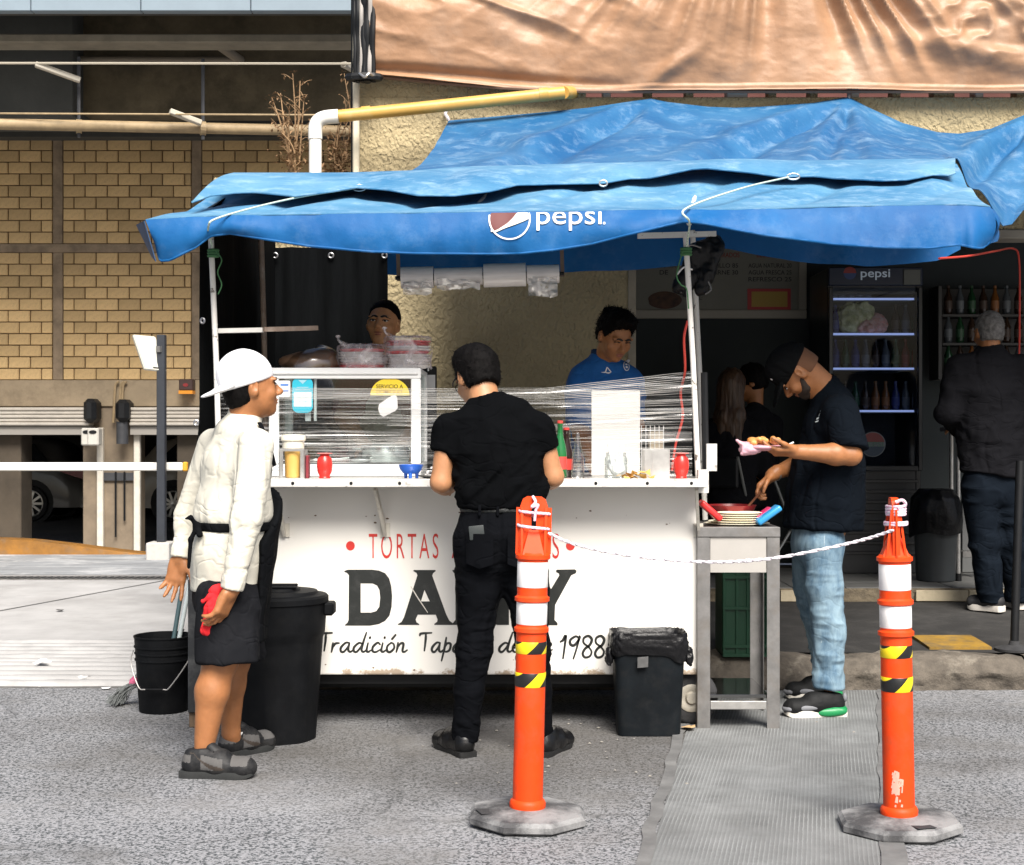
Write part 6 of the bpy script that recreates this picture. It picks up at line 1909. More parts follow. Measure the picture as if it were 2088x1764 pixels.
# -- THINGS ON THE COUNTER
CZ = 1.1005
def counter_things():
 def base(px, Y): return Vector((X(px, Y), Y, CZ))
 # sauce tub in a steel holder
 Y = 6.42; c = base(598, Y)
 t = thing('sauce_tub', 'tall tub of yellow sauce in a steel holder at the left end of the counter', 'sauce tub', c)
 MB().lathe([(.030, .002), (.036, .01), (.038, .12), (.040, .13)], c, 20).build('sauce', mat('yellow_sauce', (.72, .44, .12), .4), t, smooth=40)
 MB().lathe([(.048, .131), (.048, .16), (.054, .165), (.054, .18), (.048, .19), (.02, .192)], c, 24).build('lid', mat('cloudy_plastic', (.72, .68, .56), .3), t, smooth=40)
 h = MB()
 for s in (-1, 1):
  h.box(c + Vector((s * .052 - .004 - (.012 if s > 0 else 0), -.05, 0)), c + Vector((s * .052 + .004 + (.012 if s < 0 else 0), -.046, .125)), .003)
  h.box(c + Vector((s * .054 - .002, -.05, 0)), c + Vector((s * .054 + .002, .05, .125)), .001)
 h.box(c + Vector((-.056, -.0505, .118)), c + Vector((.056, -.0465, .130)), .002)
 h.box(c + Vector((-.056, -.052, 0)), c + Vector((.056, .052, .003)), .001)
 h.build('holder', M_steel, t)
 MB().box(c + Vector((.058, -.03, 0)), c + Vector((.070, .03, .10)), .003).build('napkin_edge', mat('dark_red_card', (.20, .02, .03), .6), t)
 # red jars
 prof = [(.022, 0), (.026, .004), (.022, .010), (.031, .03), (.0345, .055), (.031, .085), (.021, .098), (.020, .106)]
 def jar(px, Y, label):
  c = base(px, Y)
  t = thing('sauce_bottle', label, 'sauce bottle', c, 'red sauce bottles')
  MB().lathe(prof, c, 26).build('bottle', M_red, t, smooth=60)
  MB().lathe([(.021, .1065), (.034, .108), (.034, .111), (.0, .112)], c, 24).build('lid', mat('pink_lid', (.70, .22, .20), .35), t, smooth=40)
 jar(662, 6.39, 'red rounded sauce bottle on the counter in front of the display case')
 jar(1389, 6.42, 'red rounded sauce bottle at the right end of the counter')
 # blue tripod bowl
 c = base(838, 6.40)
 t = thing('salsa_bowl', 'blue plastic three-legged salsa bowl on the counter left of the man in black', 'bowl', c)
 MB().lathe([(.020, .020), (.035, .024), (.048, .040), (.054, .060), (.050, .060), (.044, .042), (.0, .028)], c, 28).build('bowl', M_blue_p, t, smooth=50)
 for k in range(3):
  a = 2 * PI * k / 3 + .5
  MB().lathe([(.006, 0), (.009, .026)], c + Vector((.028 * math.cos(a), .028 * math.sin(a), 0)), 10).build('leg', M_blue_p, t, smooth=40)
 c = base(884, 6.46)
 t = thing('plate_on_counter', 'shallow steel plate with napkins beside the left arm of the man in black', 'plate', c)
 MB().lathe([(.04, 0), (.07, .012), (.072, .014), (.038, .004)], c, 28).build('plate', M_steel, t, smooth=40)
 mb = MB()
 for k in range(5):
  z = .010 + .009 * k
  mb.grid(lambda u, v, z=z, k=k: c + Vector((-.045 + .09 * u + .008 * k, -.03 + .08 * v, z + .01 * n1(u * 4, v * 4, k))), 6, 6)
 tag(mb.build('napkins', mat('paper', (.78, .76, .74), .8), t, smooth=60), kind='stuff')
 # green soda bottle
 def bottle(c, name, label, cat, m, m_l, H=.27, group=None):
  t = thing(name, label, cat, c, group)
  MB().lathe([(.026, 0), (.030, .004), (.030, H * .42), (.027, H * .55), (.013, H * .78), (.0115, H * .93), (.0125, H * .935), (.0125, H)], c, 20).build('glass', m, t, smooth=50)
  MB().lathe([(.0303, H * .15), (.0303, H * .38)], c, 20, cap=False).build('label', m_l, t, smooth=50)
  MB().lathe([(.0135, H * .98), (.0135, H * 1.02), (.010, H * 1.03)], c, 14).build('cap', m_l, t, smooth=40)
  return t
 m_gr = mat('green_glass', (.012, .13, .035), .08, spec=.7)
 bottle(base(1142, 6.52), 'soda_bottle', 'green glass bottle with a red label right of the man in black', 'bottle', m_gr, mat('label_red', (.5, .05, .04), .5), .245)
 bottle(base(1155, 6.62), 'soda_bottle', 'dark cola bottle standing just behind the green bottle', 'bottle', mat('cola', (.02, .008, .006), .08), mat('label_red2', (.5, .04, .03), .5), .215)
 c = base(1178, 6.50)
 t = thing('clear_bottle', 'clear squeeze bottle on the counter left of the white board', 'bottle', c)
 MB().lathe([(.028, 0), (.030, .004), (.026, .09), (.014, .15), (.008, .19), (.005, .20)], c, 18).build('bottle', M_clear, t, smooth=50)
 # white board behind the film
 c = base(1255, 6.78)
 t = tag(MB().box((X(1206, 6.78), 6.775, CZ + .001), (X(1305, 6.78), 6.79, Z(796, 6.78)), .002).build('white_board', mat('board_white', (.74, .73, .70), .5)), 'upright plain white board behind the film in the right half of the cart', 'board')
 # glass jar of straws
 c = base(1256, 6.44)
 t = thing('straw_jar', 'square glass jar with white straws and napkins in front of the white board', 'jar', c)
 MB().lathe([(.045, 0), (.050, .004), (.050, .085), (.042, .10), (.044, .112)], c, 4 * 6, cap=False).build('jar', M_glass, t, smooth=40)
 S = Sdf(); S.ell(c + Vector((.008, -.005, .04)), (.030, .028, .034)); S.ell(c + Vector((-.01, .008, .06)), (.026, .024, .03)); sdf_obj('napkin_wad', S, .004, mat('napkin', (.82, .81, .79), .8), t, folds=wrinkle([((60, 60, 60), .003)]))
 for k in range(7):
  a = rng.uniform(0, 6.28); q = c + Vector((.018 * math.cos(a), .018 * math.sin(a), .02)); e = c + Vector((.05 * math.cos(a) * .8 - .01, .04 * math.sin(a), .135 + rng.uniform(0, .03)))
  MB().tube([q, e], .004, 6).build('straw', mat('straw_white', (.84, .83, .82), .4), t)
 # tortilla chips
 c = base(1296, 6.36)
 rr = random.Random(5); mb = MB()
 for k in range(34):
  p = c + Vector((rr.gauss(0, .034), rr.gauss(0, .016), .004 + rr.random() ** 2 * .026)); R = Matrix.Rotation(rr.uniform(0, 6.28), 3, 'Z') @ Matrix.Rotation(rr.gauss(0, .5), 3, 'X')
  s = rr.uniform(.014, .022)
  mb.mesh([p + R @ Vector((s * math.cos(a), s * math.sin(a), .004 * (i == 0))) for i, a in enumerate((0, 2.1, 4.2))], [(0, 1, 2)])
 o = mb.build('tortilla_chips', mat('chip_yellow', (.62, .36, .09), .7, var=.3, vscale=40)); tag(o, 'small heap of golden tortilla chips on the counter by the napkin holder', 'food')
 # napkin holder
 c = base(1338, 6.46)
 t = thing('napkin_holder', 'steel napkin holder between the jar of straws and the right red bottle', 'napkin holder', c)
 h = MB()
 for y in (-.045, .045): h.box(c + Vector((-.056, y - .002, 0)), c + Vector((.056, y + .002, .125)), .002)
 h.box(c + Vector((-.056, -.047, 0)), c + Vector((.056, .047, .003)), .001)
 h.box(c + Vector((-.058, -.047, 0)), c + Vector((-.0545, .047, .122)), .001); h.box(c + Vector((-.024, -.0475, 0)), c + Vector((-.020, .047, .118)), .001)
 h.build('holder', M_steel, t)
 for k in range(6): MB().box(c + Vector((-.05 + .012 * (k % 2), -.038 + .012 * k, .004)), c + Vector((.05, -.030 + .012 * k, .11)), .002).build('napkin', mat('napkin2', (.80, .78, .73), .85), t)
 # wire rack
 t = thing('wire_rack', 'small white wire rack behind the film at the right of the white board', 'rack', base(1330, 6.95))
 mb = MB()
 for k in range(6): x = X(1308 + k * 9, 6.95); mb.tube([(x, 6.95, CZ), (x, 6.95, Z(868, 6.95))], .0022, 5)
 for k in range(5): z = CZ + .03 + k * .045; mb.tube([(X(1308, 6.95), 6.95, z), (X(1353, 6.95), 6.95, z)], .0022, 5)
 mb.build('wires', M_white_alu, t)
 MB().box((X(1322, 7.0), 6.97, CZ), (X(1352, 7.0), 7.03, Z(880, 7.0)), .004).build('tray', mat('tray_cream', (.62, .52, .38), .6), t)
 # red cable by the right post
 tag(MB().tube(catmull([P(1402, 655, 6.6), P(1395, 690, 6.58), P(1397, 755, 6.60), P(1388, 800, 6.72), P(1392, 850, 6.72), P(1378, 905, 6.74), P(1370, 960, 6.76)], 6), .006, 6).build('red_cable', M_cable_r, smooth=40), 'red cable running down beside the right stall post', 'cable')
counter_things()

# -- rolls of bags on a rod under the awning
def rolls():
 Y = 6.95
 t = thing('roll_holder', 'rod on two straps under the awning that carries the bag rolls', 'roll holder', P(980, 563, Y))
 MB().tube([P(806, 567, Y), P(1150, 558, Y)], .009, 8).build('rod', M_dark, t)
 for px, y in ((811, 567), (1145, 558)): MB().bar(P(px, 498, Y + .02), P(px + 2, y + 6, Y), .018, .006, (0, 1, 0)).build('strap', mat('strap_brown', (.16, .11, .08), .7), t)
 m = mat('roll_plastic', (.74, .70, .67), .30, var=.08, vscale=30, stretch=(.3, 4, 4), spec=.6)
 for i, (a, b, r, lab, hang) in enumerate(((818, 884, 22, 'leftmost roll of clear bags with a short flap hanging', 10), (886, 984, 18, 'long thin roll of clear bags second from the left', 5), (986, 1072, 24, 'fattest roll of clear bags third from the left', 0), (1074, 1140, 19, 'right-hand roll of clear bags with a long bag hanging down', 24))):
  ya = 567 - (a - 806) * .026 ; ybb = 567 - (b - 806) * .026
  rr_ = r * Y / F
  t2 = thing('bag_roll', lab, 'bag roll', P((a + b) / 2, 563, Y), 'rolls of plastic bags under the awning')
  A, B = P(a, ya, Y), P(b, ybb, Y)
  d_ = (B - A); L = d_.length
  MB().lathe([(rr_ * .4, 0), (rr_, .0), (rr_ * 1.0, L * .3), (rr_ * .98, L * .7), (rr_, L), (rr_ * .4, L), (rr_ * .35, L - .02)], A, 26, axis=d_).build('roll', m, t2, smooth=40)
  MB().lathe([(rr_ * .36, -.004), (rr_ * .30, -.004), (rr_ * .30, L + .004), (rr_ * .36, L + .004)], A, 16, axis=d_, cap=False).build('core', M_dark, t2)
  if hang:
   def fl(u, v, a=a, b=b, ya=ya, hang=hang, i=i):
    x = a + (b - a) * (.05 + .9 * u); y = ya + 6 + (hang + r - 4) * v + 3 * n1(u * 5, v * 3, i)
    p = P(x, y, Y - rr_ * (1 - .5 * v)); p.y += .012 * n1(u * 6, v * 5, i + 7) - .004; return p
   mb = MB(); mb.grid(fl, 14, 10); mb.build('loose_bag', M_bagclear, t2, smooth=80)
rolls()
def bundle():
 t = thing('black_bundle', 'dark bundle of cloth and cords tied to the top of the right stall post', 'bundle', P(1425, 545, 6.75))
 S = Sdf()
 for a, b, r in (((1385, 585), (1420, 520), .035), ((1415, 515), (1455, 500), .04), ((1430, 590), (1455, 510), .035), ((1400, 600), (1412, 560), .02), ((1440, 560), (1452, 520), .03)):
  S.cap(P(*a, 6.78), P(*b, 6.78), r * .7, r, .03)
 sdf_obj('cloth', S, .007, M_bag, t, folds=wrinkle([((30, 30, 12), .010), ((60, 60, 30), .004)]))
 for k, pts in enumerate((((1380, 560), (1395, 545), (1412, 550)), ((1392, 515), (1408, 500), (1430, 505)), ((1445, 575), (1450, 590), (1438, 600)))):
  MB().tube(catmull([P(*p, 6.70) for p in pts], 5), .004, 5).build('cord', M_steel_d if k else M_ink_white, t)
bundle()

# -- BINS, BUCKET, BROOMS
def bins():
 c = Vector((X(566, 6.28), 6.28, 0))
 t = thing('garbage_can', 'large round black garbage can with a lid beside the cook', 'garbage can', c)
 mb = MB()
 def can(u, v):
  a = u * 2 * PI
  z = .585 * v
  r = .158 + .042 * v
  rib = .5 + .5 * math.copysign(abs(math.cos(a * 8)) ** .4, math.cos(a * 8))
  if v < .74: r += .004 * rib
  else: r += .010
  return c + Vector((r * math.cos(a), r * math.sin(a), z))
 mb.grid(can, 128, 30)
 mb.lathe([(.0, .004), (.157, .004)], c, 64, cap=False)
 mb.build('body', M_black, t, smooth=35)
 l = MB().lathe([(.205, .578), (.216, .582), (.216, .604), (.208, .612), (.175, .616), (.168, .628), (.10, .630), (.095, .640), (.0, .644)], c, 48).build('lid', M_black, t, smooth=35)
 MB().box(c + Vector((-.09, -.07, .6405)), c + Vector((.09, -.045, .652)), .004).build('ridge', M_black, l)
 MB().box(c + Vector((-.10, .03, .6405)), c + Vector((.08, .055, .652)), .004).build('ridge', M_black, l)
 for s in (-1, 1):
  MB().box(c + Vector((s * .222 - .022, -.05, .525)), c + Vector((s * .222 + .022, .05, .580)), .008).build('handle', M_black, t)
 # dark board with a wooden foot behind the cook
 t = thing('dark_board', 'dark grey board on a wooden foot standing behind the legs of the cook', 'board', (X(430, 6.52), 6.52, 0))
 MB().box((X(386, 6.5), 6.47, .07), (X(500, 6.5), 6.49, Z(1180, 6.5)), .004).build('panel', mat('board_dark', (.018, .02, .023), .5, var=.3, vscale=5, dirt=(.16, .16, .16), dscale=7, damt=.6), t)
 MB().box((X(386, 6.5), 6.492, .0), (X(400, 6.5), 6.53, .40), .004).build('wooden_foot', mat('old_wood', (.14, .095, .06), .85, var=.3, vscale=12, stretch=(1, 1, .2)), t)
 # bucket
 c = Vector((X(334, 6.90), 6.90, 0))
 t = thing('bucket', 'black plastic bucket with a wire handle at the edge of the driveway', 'bucket', c)
 prof = [(.110, 0), (.112, .004), (.128, .235), (.130, .240), (.1335, .241), (.1335, .247), (.129, .248), (.130, .270), (.1345, .271), (.1345, .277), (.1305, .278), (.132, .300), (.137, .301), (.137, .307), (.133, .308), (.135, .345), (.139, .347), (.139, .353), (.131, .353), (.128, .30), (.108, .012), (0, .010)]
 MB().lathe(prof, c, 48).build('body', M_black, t, smooth=35)
 a, b = c + Vector((-.137, -.02, .285)), c + Vector((.137, -.02, .285))
 pts = [a, a + Vector((.004, -.06, -.05)), c + Vector((-.085, -.135, .135)), c + Vector((-.05, -.145, .122)), c + Vector((.03, -.145, .122)), c + Vector((.06, -.14, .132)), b + Vector((-.01, -.06, -.05)), b]
 h = MB().tube(catmull(pts, 6), .003, 6).build('handle', mat('wire_grey', (.30, .29, .28), .4, metal=.5), t, smooth=40)
 MB().tube([pts[3] + Vector((0, -.001, 0)), pts[4] + Vector((0, -.001, 0))], .006, 8).build('grip', M_black, h)
 for i, (x0, x1, lab) in enumerate(((352, 388, 'pale grey broom handle standing in the bucket'), (341, 372, 'dark teal mop handle leaning in the bucket behind the pale one'))):
  p0 = Vector((X(x0 - 6, 6.92), 6.93 + .03 * i, .012)); p1 = P(x1 + 12, 1120, 7.02 + .06 * i)
  s = thing('broom', lab, 'broom', p0, 'handles standing in the bucket')
  MB().tube([p0 + Vector((0, 0, .10)), p1], .011, 10).build('stick', mat('stick_%d' % i, (.42, .47, .48) if i == 0 else (.05, .09, .10), .4), s, smooth=40)
  S = Sdf(); S.cap(p0 + Vector((0, 0, .035)), p0 + Vector((0, 0, .11)), .05, .02); sdf_obj('mop_head', S, .008, mat('mop_grey_%d' % i, (.16, .16, .16), .9), s, folds=wrinkle([((40, 40, 40), .006)]))
 # old broom head on the ground, left of the bucket
 c = Vector((X(268, 7.02), 7.02, .10))
 t = thing('broom', 'worn grey broom brush with a pink collar on the ground left of the bucket', 'broom', (c.x, c.y, 0))
 br = MB(); rr = random.Random(9)
 for k in range(230):
  a = rr.uniform(-.55, .55); p = c + Vector((rr.uniform(-.01, .03), rr.uniform(-.03, .03), rr.uniform(-.01, .01)))
  e = Vector((c.x - .07 + a * .05 + rr.gauss(0, .012), c.y + rr.gauss(0, .03), .008 + abs(rr.gauss(0, .012))))
  br.tube([p, p.lerp(e, .5) + Vector((rr.gauss(-.01, .006), 0, .008)), e], .0018, 3, cap=False)
 tag(br.build('bristles', mat('bristle_grey', (.13, .14, .14), .9, var=.4, vscale=40), t), kind='stuff')
 MB().lathe([(.014, 0), (.022, .02), (.016, .045)], c + Vector((.0, 0, -.005)), 14, axis=(.35, 0, .6)).build('collar', mat('pink_collar', (.55, .12, .22), .5), t, smooth=40)
 MB().tube([c + Vector((.02, 0, .035)), c + Vector((.22, .12, .25))], .010, 8).build('stick', M_steel_d, t)
 # small bin with a liner
 c = Vector((X(1321, 6.385), 6.385, 0))
 t = thing('small_bin', 'small black wastebasket with a bag liner in front of the cart', 'wastebasket', c)
 def se(a, w, d_, e=.32): return Vector((w * math.copysign(abs(math.cos(a)) ** e, math.cos(a)), d_ * math.copysign(abs(math.sin(a)) ** e, math.sin(a)), 0))
 mb = MB()
 mb.grid(lambda u, v: c + se(u * 2 * PI, .135 + .022 * v, .085 + .018 * v) + Vector((0, 0, .003 + .435 * v)), 72, 10)
 mb.grid(lambda u, v: c + se(u * 2 * PI, .135 * v, .085 * v) + Vector((0, 0, .004)), 72, 2)
 mb.build('body', mat('bin_plastic', (.006, .008, .010), .55, spec=.12, var=.3, vscale=8, dirt=(.02, .02, .02), dscale=14, damt=.4), t, smooth=40)
 def lin(u, v):
  a = u * 2 * PI
  if v < .35:
   q = v / .35; return c + se(a, .150 - .02 * (1 - q), .097 - .02 * (1 - q)) + Vector((0, 0, .30 + .142 * q + .004 * n1(a * 5, q * 5)))
  q = (v - .35) / .65
  low = .115 + .03 * n1(a * 1.2, 2.2) - .035 * math.exp(-((math.cos(a)) ** 2) / .12) * (math.sin(a) < 0)
  return c + se(a, .162 + .006 * math.sin(PI * q), .107 + .006 * math.sin(PI * q)) * (1 + .03 * n1(a * 9, q * 8, 1)) + Vector((0, 0, .445 - low * q + .003 * n1(a * 14, q * 3)))
 mb = MB(); mb.grid(lin, 110, 22); mb.build('bag_liner', M_bag, t, smooth=60)
 for s in (-1, 1):
  S = Sdf(); p = c + Vector((s * .168, -.06, .335)); S.cap(p + Vector((0, 0, .03)), p + Vector((s * .006, -.01, -.03)), .016, .008); S.cap(p, p + Vector((s * .01, .05, -.02)), .014, .008)
  sdf_obj('bag_knot', S, .005, M_bag, t, folds=wrinkle([((70, 70, 70), .005)]))
 mb = MB(); mb.grid(lambda u, v: c + Vector((-.055 + .045 * u, -.120 - .003 * n1(u * 4, v * 4), .345 - .045 * v + .004 * u)), 5, 5, .002); mb.build('bag_tail', mat('bag_grey', (.09, .09, .09), .3), t, smooth=60)
bins()

# -- STEEL SIDE TABLE WITH PLATES
def side_table():
 Y0, Y1 = 6.46, 6.92
 xl, xr = X(1422, Y0), X(1590, Y0)
 zt = Z(1075, Y0)
 t = thing('steel_table', 'narrow stainless steel side table right of the food cart', 'table', ((xl + xr) / 2, 6.7, 0))
 w = .056
 for i, (x0, y0) in enumerate(((xl, Y0), (xr - w, Y0), (xl, Y1 - w), (xr - w, Y1 - w))):
  sx = 1 if x0 == xl else -1; sy = 1 if y0 == Y0 else -1
  mb = MB()
  ya = Y0 if y0 == Y0 else Y1 - .003
  mb.box((x0, ya, 0), (x0 + w, ya + .003, zt - .045), .0008)
  xa = x0 if sx > 0 else x0 + w - .003
  mb.box((xa, y0 + (.0035 if sy > 0 else 0), 0), (xa + .003, y0 + w - (.0035 if sy < 0 else 0), zt - .045), .0008)
  mb.build('leg', M_steel_d, t)
 mb = MB(); mb.box((xl - .002, Y0 - .004, zt - .044), (xr + .002, Y1 + .004, zt), .003); mb.build('top', M_steel_d, t)
 MB().box((xl + w + .001, Y0 + .006, Z(1168, Y0)), (xr - w - .001, Y0 + .009, zt - .0445), .001).build('apron_panel', mat('apron_steel', (.46, .44, .41), .42, metal=.35, var=.05), t)
 MB().box((xl + w * .8, Y0 + .01, .135), (xr - w * .8, Y1 - .01, .150), .002).build('lower_shelf', mat('polished_steel', (.20, .20, .20), .12, metal=.95), t)
 MB().box((xl + w + .001, Y0 + .002, Z(1447, Y0)), (xr - w - .001, Y0 + .02, Z(1430, Y0)), .002).build('crossbar', M_steel, t)
 # stack of foam plates
 c = Vector((X(1505, 6.62), 6.62, zt + .001))
 for i in range(6):
  z = zt + .001 + .0095 * i
  dx = [-.006, .0, .008, .014, .004, .010][i]; w_ = [.148, .135, .118, .112, .108, .104][i]
  mb = MB(); mb.lathe([(w_ * .6, 0), (w_ * .9, .004), (w_, .008), (w_ * .985, .0095), (w_ * .6, .005)], c + Vector((dx, 0, z - c.z)), 32, sy=.8)
  o = mb.build('foam_plate', mat('foam_white', (.74, .70, .55), .7) if i == 0 else bpy.data.materials['foam_white'], smooth=40, origin=c + Vector((dx, 0, z - c.z)))
  tag(o, ['widest pale foam plate at the bottom of the stack on the steel table', 'pale foam plate second from the bottom of the stack on the steel table', 'pale foam plate third from the bottom of the stack on the steel table', 'pale foam plate third from the top of the stack on the steel table', 'pale foam plate just under the top one on the steel table', 'topmost pale foam plate of the stack on the steel table'][i], 'plate', 'foam plates on the steel table')
 zt2 = zt + .001
 # red bowl behind, red and blue lids leaning at the ends
 c = Vector((X(1490, 6.80), 6.80, zt2))
 tag(MB().lathe([(.06, 0), (.09, .02), (.115, .075), (.118, .08), (.112, .08), (.085, .024), (0, .012)], c, 32).build('red_bowl', mat('dark_red_plastic', (.22, .014, .016), .35), smooth=50, origin=c), 'dark red plastic bowl at the back of the steel table', 'bowl')
 def lid(px, py, Y, ang, col, nm, lab, L=.13):
  p = P(px, py, Y)
  mb = MB(); R = Matrix.Rotation(ang, 3, 'Y')
  mb.box(p + Vector((-L / 2, -.05, -.014)), p + Vector((L / 2, .05, .014)), .012, R, 3)
  o = mb.build(nm, mat(nm + '_plastic', col, .3), smooth=40, origin=p); tag(o, lab, 'saucer')
 lid(1448, 1041, 6.52, .72, (.68, .03, .03), 'red_saucer', 'red plastic saucer leaning at the left end of the foam plates', .12)
 lid(1566, 1050, 6.53, -.62, (.03, .26, .55), 'blue_saucer', 'blue plastic saucer leaning at the right end of the foam plates', .125)
 lid(1553, 1052, 6.60, -.62, (.62, .04, .14), 'pink_saucer', 'pink plastic saucer behind the blue one on the steel table', .11)
 # green crate behind
 Y = 7.46; xa, xb = X(1474, Y), X(1566, Y); z0, z1 = .165, Z(1168, Y)
 c = Vector(((xa + xb) / 2, Y + .15, z0))
 t = thing('green_crate', 'tall dark green plastic crate standing on the kerb behind the steel table', 'crate', c)
 m = mat('crate_green', (.004, .045, .02), .45, var=.1)
 mb = MB(); mb.box((xa + .004, Y + .006, z0), (xb - .004, Y + .02, z1 - .006), .002); mb.box((xa + .004, Y + .28, z0), (xb - .004, Y + .294, z1), .002); mb.box((xa, Y + .0205, z0), (xa + .012, Y + .2795, z1), .002); mb.box((xb - .012, Y + .0205, z0), (xb, Y + .2795, z1), .002); mb.box((xa, Y + .02, z0), (xb, Y + .28, z0 + .01))
 mb.build('walls', m, t)
 for px in (0, .30, .55, .80, 1.0): MB().box((xa + (xb - xa - .012) * px, Y - .004, z0), (xa + (xb - xa - .012) * px + .012, Y + .0055, z1), .002).build('rib', m, t)
 for z in (z0, z0 + .045, z0 + (z1 - z0) * .56, z1 - .03): MB().box((xa, Y - .007, z), (xb, Y - .0045, z + .016), .001).build('rail', m, t)
side_table()

# -- CHANNELIZER POSTS AND ROPE
def bollards():
 def make(label, x, Y, rz):
  t = thing('channelizer_post', label, 'bollard', (x, Y, 0), 'orange channelizer posts')
  o = Vector((x, Y, 0)); R = Matrix.Rotation(rz, 4, 'Z')
  xf = lambda mb: [setattr(v, 'co', o + R.to_3x3() @ (v.co - o)) for v in mb.bm.verts]
  # octagonal rubber base
  b = MB()
  def oct_(r, z): return [o + Vector((r * math.cos(PI / 8 + k * PI / 4), r * math.sin(PI / 8 + k * PI / 4), z)) for k in range(8)]
  rings = [oct_(.192, .004), oct_(.205, .012), oct_(.205, .030), oct_(.192, .042), oct_(.085, .052), oct_(.06, .052)]
  vs = [p for r_ in rings for p in r_]; fs = [tuple(range(7, -1, -1)), tuple(range(40, 48))]
  for a in range(5):
   for k in range(8): fs.append((a * 8 + k, a * 8 + (k + 1) % 8, a * 8 + 8 + (k + 1) % 8, a * 8 + 8 + k))
  b.mesh(vs, fs); xf(b)
  bo = b.build('base', M_rubber, t, smooth=30)
  b = MB(); b.box(o + Vector((-.165, -.085, .0455)), o + Vector((-.105, -.02, .0475)), .002, Matrix.Rotation(.06, 3, 'Y') @ Matrix.Rotation(.35, 3, 'Z')); xf(b); b.build('moulded_mark', M_rubber_dk, bo)
  rd = .0505
  def lath(prof, nm, m, n=40):
   mb = MB(); mb.lathe(prof, o, n); xf(mb); return mb.build(nm, m, t, smooth=35)
  lath([(.052, .050), (.060, .052), (.061, .066), (.056, .076), (rd, .080), (rd, .876), (.0, .878)], 'tube', M_orange)
  for z in (.642, .744, .885): lath([(rd - .001, z - .012), (.0535, z - .006), (.058, z - .004), (.058, z + .008), (.0535, z + .010), (rd - .001, z + .016)], 'collar', M_orange)
  for z0, z1 in ((.663, .738), (.786, .870)):
   lath([(rd + .0008, z0), (rd + .0012, z0 + .001), (rd + .0012, z1 - .001), (rd + .0008, z1)], 'reflective_band', M_reflect)
  for k, (z0, z1) in enumerate(((.566, .606), (.456, .503))):
   mt = stripes('hazard_tape_%d' % k, (.80, .62, .01), (.012, .012, .012), (1, .35, -1.0 if rz < .5 else -1.0), 9.5, .015, .35, .18 + .5 * k)
   lath([(rd + .0006, z0), (rd + .0012, z0 + .001), (rd + .0012, z1 - .001), (rd + .0006, z1)], 'hazard_tape', mt)
  # flat handle with slot and sloping shoulders
  h = MB()
  outer = [(-.048, .895), (-.048, 1.00), (-.046, 1.055), (-.038, 1.078), (-.024, 1.087), (.024, 1.087), (.038, 1.078), (.046, 1.055), (.048, 1.00), (.048, .895)]
  hole = [(-.008, .962), (.008, .962), (.008, 1.045), (.004, 1.052), (-.004, 1.052), (-.008, 1.045)]
  for yy in (-.0115, .0115):
   flat_poly(h, outer, [hole], lambda a, c_, yy=yy: o + Vector((a, yy, c_)))
  for loop in (outer, hole):
   n = len(loop)
   for k in range(n):
    a, c_ = loop[k], loop[(k + 1) % n]
    h.mesh([o + Vector((a[0], -.0115, a[1])), o + Vector((c_[0], -.0115, c_[1])), o + Vector((c_[0], .0115, c_[1])), o + Vector((a[0], .0115, a[1]))], [(0, 1, 2, 3)])
  bmesh.ops.remove_doubles(h.bm, verts=h.bm.verts[:], dist=1e-5)
  xf(h); h.build('handle', M_orange, t)
  s = MB()
  for sg in (-1, 1):
   s.mesh([o + Vector(p) for p in ((-.036, sg * .044, .895), (.036, sg * .044, .895), (.016, sg * .012, .975), (-.016, sg * .012, .975), (-.046, sg * .010, .895), (.046, sg * .010, .895))], [(0, 1, 2, 3), (4, 0, 3), (1, 5, 2)])
   for q in (-1, 1): s.bar(o + Vector((q * .038, sg * .030, .895)), o + Vector((q * .040, sg * .012, 1.05)), .007, .008)
  xf(s); s.build('shoulder', M_orange, t)
  s = MB(); s.bar(o + Vector((-.045, 0, .895)), o + Vector((-.045, 0, 1.05)), .006, .028); s.bar(o + Vector((.045, 0, .895)), o + Vector((.045, 0, 1.05)), .006, .028); xf(s); s.build('rim', M_orange, t)
  return t
 YL, YR = 4.92, 4.83
 L = make('orange channelizer post with its flat handle facing the street, at the centre', X(1075, YL), YL, 0)
 R_ = make('scuffed orange channelizer post seen edge-on, at the right', X(1834, YR), YR, PI / 2 - .1)
 # lean like in the photo
 L.rotation_euler = (0, .022, 0); R_.rotation_euler = (0, -.018, 0)
 # scuff on the right post
 c = Vector((X(1834, YR), YR, 0)); mb = MB(); rr = random.Random(2)
 for k in range(30):
  a = -1.95 + rr.gauss(0, .13); z = .085 + rr.random() ** 1.2 * .11; s = rr.uniform(.003, .010)
  q = [(a - s / .05, z - s * .6), (a + s / .05 * .8, z - s), (a + s / .05, z + s * 1.4), (a - s / .05 * .4, z + s * 1.8)]
  mb.mesh([c + Vector((.0510 * math.cos(t_), .0510 * math.sin(t_), z_)) for t_, z_ in q], [(0, 1, 2, 3)])
 tag(mb.build('scuff', mat('scuff_pale', (.62, .36, .28), .6), R_), kind='stuff')
 # rope
 t = thing('rope', 'pink and white twisted rope slung between the two orange posts', 'rope', P(1480, 1143, 4.85))
 a, b = P(1118, 1087, YL - .02), P(1822, 1081, YR - .05)
 pts = []
 ctrl = [a, P(1163, 1107, 4.90), P(1240, 1126, 4.885), P(1340, 1140, 4.87), P(1440, 1146, 4.86), P(1520, 1144, 4.85), P(1600, 1135, 4.845), P(1700, 1115, 4.84), P(1770, 1098, 4.835), b]
 cen = catmull(ctrl, 14)
